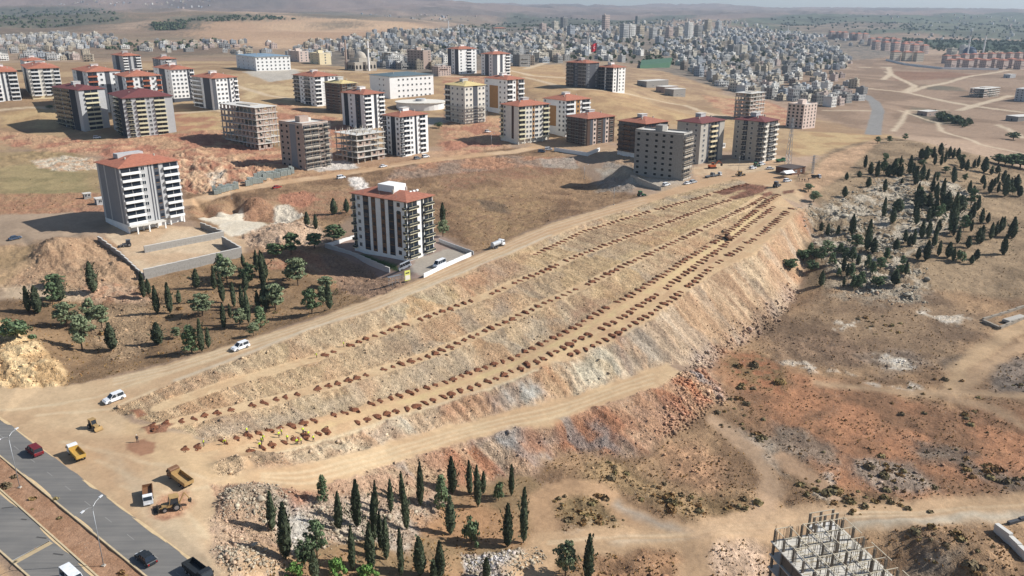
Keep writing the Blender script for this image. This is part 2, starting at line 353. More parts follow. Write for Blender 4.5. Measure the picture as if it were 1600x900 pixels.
# left hillside field and the field below it
put(area([(-400,232),(120,238),(165,262),(160,318),(60,335),(-400,345)], 3, 8), (176,146,96), (158,132,84), con(N12), .95, rock=.35)
put(area([(0,262),(60,255),(130,262),(140,300),(40,318),(0,318)], 6, 8), (170,150,96), (150,136,86), con(N12), .7)
put(area([(-400,332),(-400,310),(160,302),(170,345),(0,352)], 2, 6), (190,124,82), (170,120,80), con(N3), .75, rock=.7, amp=.4)
put(area([(-400,348),(0,336),(165,330),(180,368),(60,378),(0,382),(-400,395)], 2, 2), (186,158,128), (172,146,118), con(N12), 1, rock=.1, amp=.05)
put(area([(50,250),(100,243),(148,248),(158,264),(95,268),(60,262)], 1.5, 3), (216,200,172), (196,152,112), con(N3), .95, rock=1, amp=.5)
put(area([(-400,395),(0,382),(60,378),(170,372),(232,440),(200,470),(120,470),(0,450),(-400,470)], 3, 6), (190,152,112), (168,130,92), con(N3), 1, rock=.8, amp=.5)
put(area([(-400,395),(0,384),(60,380),(40,420),(0,445),(-400,460)], 3, 6), (164,134,88), (188,152,106), con(N12), .8, rock=.5)
put(area([(0,444),(80,452),(180,446),(160,468),(60,474),(0,470)], 2, 4), (214,186,148), k=.7)
# open ground between the two nearest blocks, pits and spoil
put(area([(285,300),(420,270),(540,262),(800,232),(870,228),(960,300),(1010,305),(850,350),(745,395),(690,365),(560,330),(480,400),(420,400),(290,340)], 3, 6), (166,128,84), (132,98,64), con(N12), 1, rock=.65, amp=.35)
put(area([(700,330),(760,290),(840,300),(870,330),(830,360),(760,385)], 6, 14), (178,140,86), (150,114,74), con(N3), .8)
put(area([(680,270),(800,255),(900,258),(860,275),(760,282),(700,300)], 3, 8), (164,112,74), (146,112,78), con(N3), .7, rock=.7)
put(area([(740,310),(790,318),(800,335),(760,330)], 2, 4), (106,88,70), k=.7, rock=1)
put(area([(950,235),(985,238),(1005,280),(985,300),(930,300),(940,270)], 2, 4), (168,154,138), (140,124,106), con(N3), .9, rock=.8, amp=.5)
put(area([(620,262),(700,250),(800,243),(900,246),(905,258),(800,262),(700,272),(600,285)], 1.5, 4), (188,128,86), (160,134,112), con(N12), .8, rock=1, amp=.6)
put(area([(840,248),(895,246),(905,262),(850,262)], 1, 3), (172,160,144), k=.7, rock=1)
put(area([(545,278),(565,277),(580,295),(560,298),(548,290)], 1, 2), (226,214,200), k=1, rock=1, amp=.5)
put(area([(160,262),(300,240),(420,255),(430,290),(300,305),(280,300)], 2, 6), (186,118,78), (206,166,124), con(N3), .9, rock=.9, amp=1.1)
put(area([(322,272),(350,266),(352,284),(330,290)], 1, 3), (232,214,186), (210,176,140), con(N3), .9)
put(area([(290,330),(330,318),(420,308),(560,292),(560,330),(480,345),(420,330),(330,345)], 2, 6), (176,124,84), (160,124,86), con(N3), .8, rock=.7, amp=.4)
put(area([(440,302),(475,298),(500,312),(470,325),(440,318)], 1.5, 3), (188,112,72), k=.8, rock=.8)
put(area([(312,342),(340,333),(378,330),(398,345),(424,350),(400,362),(355,370),(340,352)], 1, 2), (234,220,194), (222,206,178), con(N3), 1, rock=.3, amp=.1)
put(area([(382,318),(402,314),(430,326),(428,348),(405,342),(378,344)], .6, 1), (178,128,92), (150,104,74), con(N3), .9, rock=.9)
put(area([(428,320),(450,320),(475,338),(440,350),(424,348)], 1, 2), (220,204,178), k=.95, rock=.9, amp=.5)
put(area([(365,372),(420,350),(480,342),(510,362),(505,385),(470,382),(420,392),(390,386)], 1.5, 3), (210,176,142), (186,152,120), con(N3), 1, rock=1.2, amp=.7)
# second dirt road (along the building plots)
put(track([(286,318),(360,298),(440,285),(545,270),(640,254),(740,243),(800,238),(850,228),(880,222)], 9, 1.2, 1.5), (212,166,114), (222,184,140), con(N12), 1, rock=.05, amp=.04)
put(area([(400,262),(560,240),(720,235),(760,240),(560,266),(430,282)], 2, 4), (206,160,112), (190,140,98), con(N12), .6)
put(area([(470,255),(545,250),(560,262),(500,268)], 1.5, 3), (212,206,196), k=.8, rock=.9, amp=.4)
# building plots
put(area([(165,368),(175,350),(300,355),(385,375),(382,395),(225,428)], 1, 1), (206,172,132), (216,188,150), con(N12), 1, rock=.2, amp=.05)
put(area([(505,385),(560,368),(690,368),(738,396),(662,434),(640,436)], .5, 0), (178,146,128), (166,140,124), con(N12), 1, rock=.05, amp=.0)
put(area([(650,405),(700,388),(735,397),(662,432),(640,425)], 1, 2), (188,178,160), k=.8)
put(area([(566,396),(620,413),(628,424),(605,418),(560,402)], .6, .6), (84,110,44), (60,86,36), con(N3), 1, rock=.3)
put(area([(820,225),(900,215),(1000,235),(1000,262),(900,240)], 2, 3), (200,166,124), (186,150,112), con(N12), .8)
put(area([(930,262),(1000,262),(1090,285),(1030,300),(960,285)], 2, 3), (196,184,164), (180,156,126), con(N12), .8, rock=.6)
put(area([(1080,262),(1140,248),(1215,245),(1240,262),(1190,275),(1090,285)], 2, 3), (216,186,144), (206,166,122), con(N12), .9)
# upper-left grove
put(area([(-400,610),(-400,470),(0,470),(120,468),(230,436),(392,392),(500,386),(600,435),(640,442),(550,475),(400,526),(262,567),(180,585),(115,602),(60,612)], 2, 4), (162,126,82), (130,100,66), con(N12, .3, .7), 1, rock=.55, amp=.2)
put(area([(120,490),(230,470),(240,520),(210,560),(170,560)], 4, 8), (190,158,118), k=.5 , rock=1)
put(area([(130,440),(215,445),(240,475),(130,470)], 2, 5), (206,168,132), (190,130,92), con(N3), .8, rock=1, amp=.4)
put(area([(390,392),(460,385),(520,400),(530,450),(480,420),(420,420)], 2, 4), (196,130,86), (180,140,104), con(N3), .7, rock=.9)
put(area([(500,395),(570,412),(640,440),(590,470),(545,460)], 1.5, 3), (166,132,104), (150,118,92), con(N3), .9, rock=.9, amp=.4)
put(area([(-300,600),(-300,520),(0,498),(40,528),(85,562),(112,590),(100,604),(40,610)], 1.5, 3), (212,166,98), (226,190,130), con(N3), 1, rock=.9, amp=.5)
# dirt junction, upper road
put(area([(-300,640),(-300,600),(20,606),(115,602),(180,588),(262,569),(400,527),(490,499),(550,476),(620,451),(662,434),(737,402),(800,374),(855,351),(950,323),(1007,308),(1095,281),(1150,273),(1220,262),(1262,285),(1250,318),(1190,300),(1150,280),(1050,306),(1000,322),(920,347),(860,371),(800,397),(735,424),(670,451),(587,486),(487,516),(400,551),(275,598),(190,645),(230,700),(300,735),(400,735),(400,757),(360,770),(335,800),(330,850),(345,900),(300,960),(100,900),(0,760)], .8, 1.5),
    (218,184,138), (208,170,124), con(N12), 1, rock=.05, amp=.04)
put(area([(560,476),(700,420),(800,376),(950,325),(1100,282),(1200,266),(1230,280),(1190,290),(1100,292),(950,335),(800,386),(700,430)], 2, 2), (212,164,112), k=.7)
for dy in (5, 9, 14):
    put(track([(a, b + dy) for a, b, _ in RF[2:15]], .9, .5, .6), (228,204,164), k=.6)
put(track([(a, b - 3) for a, b, _ in RN[1:9]], 1.6, .8, .8), (222,204,172), k=.7)
for L in ([(40,640),(150,620),(260,585),(400,540)], [(60,650),(170,640),(240,610)], [(100,690),(220,720),(320,745)], [(150,720),(260,770),(330,760)], [(0,640),(100,632)], [(190,760),(290,800),(325,840)]):
    put(track(L, 1.2, .6, 1.5), (230,204,160), k=.55)
put(area([(120,700),(200,690),(250,760),(200,780)], 4, 6), (206,160,110), k=.5)
put(area([(160,700),(320,840),(350,900),(330,930),(250,840)], 2, 2), (206,186,152), k=.5)
# terraced slope
def band(A, B): return [(a, b) for a, b, _ in A] + [(a, b) for a, b, _ in reversed(B)]
TERR = band(RN, CREST)
put(area(TERR, .6, 1.2), (214,180,134), (180,144,104), con(STREAK), 1, rock=.95, amp=.2)
stn = con(N12, .42, .58)
for P, c, c2, k in [([(275,600),(400,553),(520,507),(600,487),(640,478),(600,500),(500,545),(400,575),(300,610),(215,640)], (196,176,142), (168,152,128), .8),
      ([(590,490),(650,465),(690,450),(700,475),(660,490),(600,510)], (186,172,144), (212,184,124), .8), ([(690,445),(705,440),(720,460),(700,470)], (214,178,104), (196,150,96), .8),
      ([(700,440),(790,402),(830,392),(810,430),(720,468)], (200,138,98), (190,120,84), .85),
      ([(830,390),(920,350),(1050,308),(1160,282),(1170,286),(1090,308),(1020,326),(910,358),(845,392)], (176,164,146), (190,170,142), .95),
      ([(400,600),(505,565),(560,545),(700,495),(740,500),(650,550),(540,585),(430,615),(350,635)], (210,178,132), (184,156,122), .8),
      ([(560,550),(640,525),(690,520),(640,555),(580,570)], (170,158,140), (150,140,126), .5), ([(600,545),(720,485),(800,450),(830,440),(790,490),(700,530),(620,560)], (200,160,116), (176,134,98), .8),
      ([(760,475),(800,455),(800,480),(770,495)], (160,154,142), (150,144,132), .8),
      ([(830,440),(960,385),(1060,348),(1110,330),(1080,355),(960,415),(860,465)], (206,170,118), (184,148,106), .8), ([(940,420),(1050,360),(1120,328),(1190,302),(1160,320),(1080,362),(1000,398),(950,425)], (216,180,108), (200,164,98), .9),
      ([(250,680),(350,655),(480,622),(600,590),(680,565),(700,590),(560,632),(440,662),(330,688),(270,700)], (180,168,146), (158,150,134), .9),
      ([(680,565),(760,535),(850,490),(860,520),(770,565),(700,590)], (200,172,136), (178,156,126), .8),
      ([(800,540),(840,505),(880,490),(890,505),(850,530),(810,550)], (172,162,142), (150,144,130), .8), ([(890,490),(950,455),(965,465),(930,485),(895,505)], (184,118,84), (170,104,74), .85),
      ([(960,450),(1100,375),(1150,345),(1160,352),(1060,408),(980,455)], (204,160,114), (186,138,98), .8), ([(1120,375),(1160,345),(1180,330),(1160,355)], (150,144,132), (170,156,134), .8)]:
    put(area(P, 2.6, 7), c, c2, con(STREAK2), k * .6)
# benches
for L, w in ((ROW_A, 3.2), (ROW_B, 4.4), (ROW_C, 4.8)):
    put(track([(a, b) for a, b, _ in L], w, .6, .8), (230,194,142), (214,174,122), con(N3), 1, rock=.1, amp=.03)
put(area(band(ROW_D, CREST) , 1.2, 1.0), (224,186,134), (212,170,118), con(N3), 1, rock=.15, amp=.05)
for L in ([(a, b + 4) for a, b, _ in ROW_D], ):
    put(track(L, 3.4, .6, .6), (212,168,114), k=.9, rock=.2)
def between(A, B, f, x0, x1, n=24):
    xs = np.linspace(x0, x1, n)
    return [(x, float(np.interp(x, [p[0] for p in A], [p[1] for p in A]) * (1 - f) + np.interp(x, [p[0] for p in B], [p[1] for p in B]) * f)) for x in xs]
put(track(between(ROW_D, ROW_E, .55, 430, 1190), 2.6, .6, .5), (226,192,128), (218,178,122), con(N3), 1, rock=.05, amp=.03)
put(track(between(ROW_E, ROW_F, .5, 870, 1225), 2.3, .5, .5), (222,186,128), (206,160,112), con(N12), .9, rock=.05, amp=.03)
put(track([(a, b) for a, b, _ in CREST[:9]], 2.2, .8, 1), (222,204,164), k=.6)
# great outer slope and lower road
big = [(a, b) for a, b, _ in CREST] + [(a, b) for a, b, _ in reversed(TOE_R)] + [(a, b) for a, b, _ in reversed(LF)]
put(area(big, .6, 1.2), (222,188,146), (180,142,106), con(STREAK), 1, rock=.95, amp=.42)
for P, c, c2, k in [([(440,712),(520,690),(640,655),(660,672),(600,690),(480,722)], (216,196,160), (190,164,130), .9), ([(560,675),(600,665),(620,680),(580,692)], (196,132,92), (180,120,84), .6),
      ([(620,658),(680,640),(700,645),(690,665),(640,682)], (206,192,164), (180,168,146), .7),
      ([(690,638),(760,615),(775,640),(730,658),(690,668)], (196,136,96), (186,128,90), .9), ([(760,612),(800,600),(830,590),(850,620),(800,640),(770,648)], (206,206,196), (128,130,130), .95),
      ([(830,588),(870,570),(890,600),(880,620),(850,625)], (200,160,110), (178,130,88), .8), ([(872,570),(925,550),(960,545),(965,590),(900,612)], (216,204,172), (186,172,142), .95),
      ([(960,540),(980,530),(1000,565),(985,580)], (196,190,176), (166,152,136), .9), ([(960,528),(975,524),(990,560),(980,570)], (160,98,70), (170,112,80), .8),
      ([(985,520),(1010,510),(1040,560),(1010,575)], (190,178,158), (166,150,132), .9), ([(1010,512),(1080,455),(1190,500),(1130,548),(1060,560)], (206,168,128), (184,148,114), .5),
      ([(1240,345),(1255,330),(1278,352),(1268,375)], (196,110,72), (186,98,64), .95), ([(1200,382),(1240,345),(1262,380),(1250,440),(1200,500),(1190,470)], (206,158,114), (196,140,100), .6)]:
    put(area(P, 2.2, 6), c, c2, con(STREAK2), k * .85)
put(area([(1100,573),(1130,552),(1175,532),(1205,510),(1225,487),(1245,455),(1225,440),(1195,490),(1160,515),(1115,540),(1070,560)], 2, 4), (206,176,152), (180,150,126), con(N3), .8, rock=1.4, amp=.6)
low = [(a, b) for a, b, _ in LF] + [(a, b) for a, b, _ in reversed(LN)]
put(area(low, .8, 1.2), (224,188,138), (212,172,122), con(N12), 1, rock=.05, amp=.05)
for f in (.3, .5, .72): put(track(between(LF, LN, f, 410, 1020), 1.0, .5, .8), (232,206,160), k=.5)
lsl = [(a, b) for a, b, _ in LN] + [(1100,573)] + [(a, b) for a, b, _ in reversed(TOE_L)]
put(area(lsl, .8, 1.5), (206,166,128), (180,136,102), con(STREAK), 1, rock=1, amp=.4)
for P, c, c2, k in [([(730,690),(800,675),(842,668),(860,680),(832,742),(780,742)], (172,168,160), (150,148,142), .95), ([(800,720),(830,690),(850,700),(832,742),(800,740)], (196,136,104), (176,122,94), .8),
      ([(640,740),(690,705),(735,690),(770,735),(740,760),(700,775)], (206,146,110), (186,124,92), .9), ([(860,665),(900,650),(920,680),(890,700),(870,705)], (150,140,130), (186,96,62), .7),
      ([(885,655),(940,632),(1000,660),(960,714),(900,690)], (190,106,68), (178,92,58), .9), ([(915,660),(935,650),(955,680),(945,700)], (184,176,166), (170,150,136), .8), ([(980,625),(1060,590),(1120,600),(1100,645),(1040,685),(1000,700)], (200,150,116), (178,124,94), .8),
      ([(525,756),(612,730),(690,706),(700,740),(600,800),(560,790)], (214,182,142), (192,154,120), .9), ([(470,790),(560,770),(640,800),(690,760),(700,779),(637,824),(575,838),(510,852),(470,830)], (216,202,180), (190,168,142), .85),
      ([(428,790),(452,784),(500,830),(490,860),(455,868)], (220,216,202), (206,200,184), .95), ([(448,772),(490,770),(482,800),(460,800)], (196,126,80), k and (180,110,70), .9),
      ([(345,770),(450,760),(455,800),(420,812),(380,800),(345,800)], (186,166,138), (150,132,110), .9), ([(335,810),(425,800),(452,850),(440,890),(350,890)], (206,172,134), (180,150,120), .9)]:
    put(area(P, 2.0, 5), c, c2, con(N3), k * .85, rock=1.2)
# tipped layers run down the faces: each load has its own colour
def loads(m, pal, width, seed, k):
    q = (S_al + 2.5 * (fbm(S_al / 9, S_ac / 9, seed + 5, 3) - .5) * width) / width
    f = np.floor(q); w = sstep(.72, 1.0, q - f)
    P = np.array([lin(c) for c in pal]); a = P[(_hash(f, f * 0, seed) * .9999 * len(pal)).astype(int)]; b2 = P[(_hash(f + 1, f * 0, seed) * .9999 * len(pal)).astype(int)]
    c = a * (1 - w[:, None]) + b2 * w[:, None]; kk = (m * k * (.35 + .65 * con(STREAK2)))[:, None]
    C[:] = C * (1 - kk) + c * kk
loads(area([(620,728),(700,700),(800,676),(930,638),(1045,600),(1100,575),(1132,620),(1065,671),(1012,713),(882,698),(832,742),(775,748),(700,779)], 1.5, 2), [(176,172,164),(196,128,84),(206,160,118),(178,114,76),(150,146,140),(204,168,128),(182,122,82)], 5.5, 401, .62)
loads(area(big, 1.5, 2), [(222,196,156),(206,166,122),(190,152,114),(216,206,182),(196,144,100),(176,160,138)], 5.0, 402, .42)
loads(area(TERR, 1, 1) * (ROCK > .6), [(214,184,140),(190,164,128),(204,158,112),(172,160,138),(206,176,124)], 9.0, 403, .4)
put(area([(196,655),(222,662),(262,672),(300,676),(318,690),(300,704),(396,712),(402,735),(330,748),(240,722),(190,680)], 1.2, 2), (216,180,130), (206,166,118), con(N12), 1, rock=.05, amp=.04)
for P in ([(336,732),(344,718),(372,716),(386,724),(372,742),(345,744)], [(392,722),(398,712),(440,712),(440,722),(410,728)]): put(area(P, 1, 2), (200,168,126), (166,138,106), con(N3), .95, rock=1.1, amp=.4)
put(area([(236,792),(250,772),(292,768),(302,784),(292,804),(262,812),(242,806)], 1.2, 2), (176,112,70), (196,136,90), con(N3), .85, rock=.4, amp=.15)
# lower grove and the tracks in front
put(area([(340,900),(400,846),(457,868),(510,852),(575,838),(637,824),(700,779),(775,748),(832,742),(850,770),(830,860),(800,960),(400,1000),(340,980)], 1.5, 4), (176,132,82), (150,120,78), con(N12), 1, rock=.4, amp=.15)
put(area([(640,805),(720,790),(800,800),(820,850),(720,845),(650,830)], 3, 5), (190,134,74), k=.7)
put(area([(345,890),(400,850),(450,880),(460,930),(350,960)], 2, 4), (214,176,132), (190,160,128), con(N3), .8, rock=.8, amp=.3)
put(area([(720,870),(790,862),(830,855),(850,870),(800,910),(730,910)], 1, 3), (216,210,204), (176,160,146), con(N3), .9, rock=1.2, amp=.5)
# brown ground to the lower right
BR = [(832,742),(870,707),(885,698),(960,714),(1012,712),(1037,691),(1065,671),(1100,646),(1132,620),(1122,582),(1130,552),(1175,532),(1205,510),(1225,487),(1245,455),(1300,440),(1450,440),(1900,450),(1900,1010),(800,1010),(820,860),(850,770)]
put(area(BR, 2, 4), (178,138,92), (142,108,72), con(N12, .4, .6), 1, rock=.55, amp=.3)
put(area([(1130,545),(1300,600),(1500,640),(1900,650),(1900,780),(1600,770),(1430,790),(1300,760),(1190,680),(1140,610)], 6, 10), (190,122,64), (148,102,60), con(N12, .35, .65), .95)
put(area([(1130,560),(1180,548),(1230,580),(1220,620),(1160,600)], 3, 6), (184,94,54), (130,104,58), con(N3), .8)
put(area([(1180,500),(1300,450),(1450,450),(1560,500),(1480,570),(1380,590),(1250,565)], 6, 10), (156,126,92), (128,102,76), con(N12), .95)
for P, c, k in [([(1190,520),(1330,530),(1380,560),(1300,575),(1210,560)], (126,100,76), .7), ([(1330,555),(1420,545),(1460,570),(1390,590)], (120,106,92), .5), ([(1470,560),(1520,550),(1500,580),(1475,580)], (96,84,72), .8),
      ([(1545,570),(1600,560),(1900,560),(1900,620),(1600,620),(1545,610)], (110,100,90), .8), ([(1200,660),(1290,690),(1310,730),(1240,720),(1190,690)], (120,108,92), .8), ([(1320,710),(1420,720),(1470,770),(1390,770),(1330,740)], (136,124,108), .8),
      ([(1420,690),(1500,705),(1600,750),(1600,775),(1520,740),(1440,715)], (100,92,80), .8), ([(1240,745),(1300,750),(1350,790),(1340,802),(1260,770)], (116,92,56), .8), ([(1340,760),(1440,785),(1450,800),(1360,795)], (110,88,58), .8),
      ([(870,780),(920,765),(960,790),(975,818),(930,828),(885,815),(862,800)], (126,102,58), .85), ([(905,720),(960,716),(1060,770),(1190,790),(1180,805),(1080,810),(1000,780),(920,750)], (146,116,70), .85), ([(1095,770),(1180,775),(1190,795),(1130,808)], (120,92,50), .7),
      ([(1030,700),(1090,690),(1130,730),(1110,770),(1060,750)], (178,130,84), .7), ([(1140,670),(1200,690),(1230,740),(1180,720)], (150,140,124), .7),
      ([(940,870),(1060,850),(1070,910),(930,910)], (150,108,66), .85), ([(1110,850),(1200,840),(1215,900),(1100,910)], (196,166,138), .8), ([(1410,830),(1500,815),(1600,850),(1600,940),(1440,930)], (150,116,78), .85), ([(1440,870),(1500,880),(1480,920),(1420,910)], (140,126,108), .8)]:
    put(area(P, 3, 7), c, tuple(v * 1.2 for v in c), con(N3), k, rock=.7)
for P in [[(1255,762),(1300,758),(1310,768),(1270,772)], [(1285,738),(1305,740),(1302,752),(1290,748)], [(880,825),(912,823),(920,835),(885,838)], [(1370,566),(1420,560),(1430,572),(1380,580)], [(1305,502),(1345,498),(1350,512),(1310,514)],
          [(1445,490),(1500,488),(1520,500),(1480,512)], [(1360,555),(1400,550),(1420,570),(1370,560)], [(1310,580),(1330,590),(1300,585)], [(1350,600),(1420,600),(1435,608),(1360,606)], [(1215,565),(1250,560),(1280,585),(1240,575)]]:
    put(area(P, 1.8, 12) * con(N3, .3, .55), (222,212,194), (206,190,164), con(N1), .7, rock=1)
for L, w, c in [([(840,900),(850,840),(845,800),(860,770),(890,758),(930,765),(965,790),(1000,815),(1060,832)], 5, (214,166,112)), ([(820,900),(860,850),(960,840),(1080,838),(1180,825),(1300,808),(1420,806),(1520,795),(1600,790),(1900,775)], 7, (220,178,128)),
                ([(960,842),(1080,838),(1160,832)], 2, (216,190,154)), ([(1085,910),(1088,860),(1100,838)], 5, (214,172,124)), ([(1180,825),(1210,780),(1200,740),(1170,700),(1120,660)], 4, (206,168,128)), ([(1300,770),(1260,740),(1220,715)], 3.5, (206,164,122)),
                ([(1330,815),(1450,815),(1600,800)], 2.2, (210,194,166)), ([(1490,610),(1500,575),(1540,545),(1600,505),(1700,440)], 4.5, (210,172,124)), ([(1500,608),(1560,560),(1640,520)], 3.5, (200,162,118)), ([(1280,600),(1400,612),(1500,612),(1620,622)], 2.6, (196,160,118)), ([(1480,620),(1560,640),(1640,690)], 2.5, (196,158,116)), ([(965,790),(1000,810),(1080,835)], 1.4, (186,172,152))]:
    put(track(L, w * 1.3, 1.9, 4.0), tuple(v * 1.0 for v in c), tuple(v * .9 for v in c), con(N12, .4, .6), .93, rock=.15, amp=.1)
for dy in (-7, -3, 1, 5):
    put(track([(a, b + dy * (.6 + .5 * math.sin(a / 90))) for a, b in ((860,850),(960,840),(1080,838),(1180,825),(1300,808),(1420,806),(1520,795),(1600,790),(1900,775))], .9, .5, 1.2), (234,206,162) if dy in (-7, 1) else (196,154,106), k=.7)
put(area([(1050,830),(1180,800),(1300,790),(1330,800),(1220,830),(1100,850)], 2, 3), (216,176,130), k=.8)
# tree hill on the right
put(area([(1262,390),(1280,345),(1262,300),(1240,280),(1300,232),(1390,214),(1440,222),(1560,250),(1600,262),(1900,290),(1900,470),(1600,470),(1450,450),(1320,450),(1248,455)], 3, 5), (166,138,102), (136,112,82), con(N12), 1, rock=.6, amp=.3)
put(area([(1262,330),(1330,300),(1440,270),(1520,300),(1500,350),(1420,400),(1440,470),(1380,460),(1300,420),(1270,380)], 6, 12), (196,182,158), (150,128,98), con(fbm(X / 5, Y / 5, 77, 4), .42, .56), .85, rock=1.3, amp=.7)
put(area([(1290,440),(1420,430),(1440,470),(1400,480),(1300,460)], 4, 6), (188,172,146), (150,122,90), con(N3), .6, rock=1.2)
put(area([(1240,285),(1262,276),(1300,240),(1380,215),(1330,262),(1290,290),(1255,310)], 2, 4), (206,162,118), (180,142,102), con(N12), .9)
# median strip beside the asphalt
put(area([(-60,690),(0,712),(330,915),(330,1000),(240,1000),(0,800)], .6, .5), (186,138,98), (168,120,84), con(N3), 1, rock=.4, amp=.1)
put(area([(-60,850),(0,880),(60,960),(-60,960)], .6, .5), (214,170,120), k=1)
# freshly dug red soil at the far ends of the rows
for P in [[(1117,301),(1165,286),(1201,291),(1190,301),(1160,297),(1130,305)], [(1138,309),(1157,301),(1176,295),(1190,301),(1163,309),(1146,312)], [(1190,303),(1205,299),(1208,304),(1192,309)], [(1222,299),(1240,296),(1242,301),(1226,304)]]:
    put(area(P, .8, 1.0), (128,76,56), (150,92,66), con(N3), .95, rock=.8, amp=.25)
# red fill heaps, pale spots
put(area([(196,696),(226,686),(243,695),(238,708),(218,712),(200,704)], .5, 1), (176,120,78), k=.95)
for P in [[(203,642),(220,638),(230,646),(215,653)], [(222,668),(250,662),(272,660),(262,674),(232,678)]]: put(area(P, .5, .8), (162,96,60), k=.9, rock=.6, amp=.2)
# fine albedo variation
_ms = np.clip(area(TERR, .6, 1.2) * (ROCK > .5) + area(big, .6, 1.2) + area(lsl, .8, 1.5), 0, 1)
C *= (1 - .15 * _ms)[:, None]            # rubble faces darkened: self-shadowing between the stones is put into the albedo
C *= (.86 * (0.8 + .40 * N3 * (.4 + ROCK) + .30 * (N1 - .5) * (.4 + ROCK)))[:, None]
_g = C @ np.array([[.35], [.45], [.2]]); C = np.clip(_g + (C - _g) * .91, .01, .9)
# ---- relief
HEAPS = [(180,236,9,2.5),(215,245,10,3),(270,258,9,2.6),(330,262,10,3),(390,268,8,2.4),(420,262,8,2),(300,240,9,2.2),(250,240,8,2),(540,240,7,2),(505,225,7,2),(705,225,7,2),(745,220,7,1.8),(100,384,9,2.6),(75,395,6,1.5),(135,372,6,1.6),(70,402,5,1.2),(150,418,5,1.8),(178,420,5,2.0),(420,372,8,1.6),(455,362,8,2.2),(480,362,6,1.8),(440,380,6,1.2),(402,318,5,2.5),(385,325,5,2.0),
         (365,780,3,1.3),(385,772,3,1.4),(410,770,3.2,1.2),(432,775,3,1.1),(365,795,3.4,1.6),(395,800,3.4,1.2),(345,727,2.4,.9),(368,724,2.6,1.1),(388,722,2,.7),(352,738,2,.7),(425,715,2.4,.8),(400,715,2,.6),
         (215,646,2.0,.8),(235,670,1.8,.6),(262,666,1.8,.6),(975,275,8,5),(955,290,7,4),(990,285,6,3),(60,548,9,2.2),(20,528,9,2.8),(90,575,6,1.4),
         (680,880,5,1.0),(790,890,5,1.4),(360,870,4,1.0),(390,890,4,1.2),(1490,880,9,2.5),(1450,860,7,1.8),(1540,890,8,2),(300,285,10,2.5),(240,262,9,2.4),(360,275,9,2.5),(1010,885,7,1.2),(1130,870,9,1.5)]
for a, b, r, h in HEAPS:
    q = G0(a, b)
    k = np.nonzero((abs(X - q.x) < 3 * r) & (abs(Y - q.y) < 3 * r))[0]
    d2 = ((X[k] - q.x + WX[k] * 3) ** 2 + (Y[k] - q.y + WY[k] * 3) ** 2) / (r * r)
    Zg[k] += h * np.exp(-d2 * 1.6)
near = 1 - sstep(350, 900, Y)
Zg += near * AMP * (2.4 * (N3 - .5) + 2.6 * (STREAK - .5) * (ROCK > .75) + 1.0 * (N1 - .5) * (ROCK > .6))
Zg += near * AMP * 2.0 * (N12 - .5)
Zg += (1 - near) * ((N300 - .5) * 10 * sstep(1500, 3000, Y) + (N40 - .5) * 2)
_rd = 1 - np.abs(2 * fbm(X / 620, Y / 620, 55, 4) - 1)
Zg += sstep(1500, 2400, Y) * (_rd - .75) * (26 + 60 * sstep(3000, 6000, Y))
Z2 = Zg.reshape(NR, NC)
def ground_mesh():
    me = bpy.data.meshes.new('ground')
    me.vertices.add(NV)
    co = np.stack([X, Y, Zg], 1).astype(np.float32)
    me.vertices.foreach_set('co', co.ravel())
    a = (np.arange(NR - 1)[:, None] * NC + np.arange(NC - 1)[None, :]).ravel()
    q = np.stack([a, a + 1, a + NC + 1, a + NC], 1).astype(np.int32)
    n = len(q)
    me.loops.add(n * 4); me.polygons.add(n)
    me.loops.foreach_set('vertex_index', q.ravel())
    me.polygons.foreach_set('loop_start', np.arange(0, n * 4, 4, dtype=np.int32))
    me.polygons.foreach_set('loop_total', np.full(n, 4, np.int32))
    me.polygons.foreach_set('use_smooth', np.ones(n, bool))
    at = me.color_attributes.new('soil', 'FLOAT_COLOR', 'POINT')
    at.data.foreach_set('color', np.concatenate([C, ROCK[:, None]], 1).astype(np.float32).ravel())
    me.update()
    return me
# height lookup on the finished sheet
def GH(x, y):
    j = int(np.clip(np.searchsorted(GY, y) - 1, 0, NR - 2))
    f = min(max((y - GY[j]) / (GY[j + 1] - GY[j]), 0), 1)
    r = 0
    for jj, w in ((j, 1 - f), (j + 1, f)):
        u = x / (GY[jj] * CP + (CAM_H + 6) * SP)
        i = int(np.clip(np.searchsorted(GU, u) - 1, 0, NC - 2))
        g = min(max((u - GU[i]) / (GU[i + 1] - GU[i]), 0), 1)
        r += w * (Z2[jj, i] * (1 - g) + Z2[jj, i + 1] * g)
    return float(r)
def G(px, py):
    p = G0(px, py)
    return Vector((p.x, p.y, GH(p.x, p.y)))

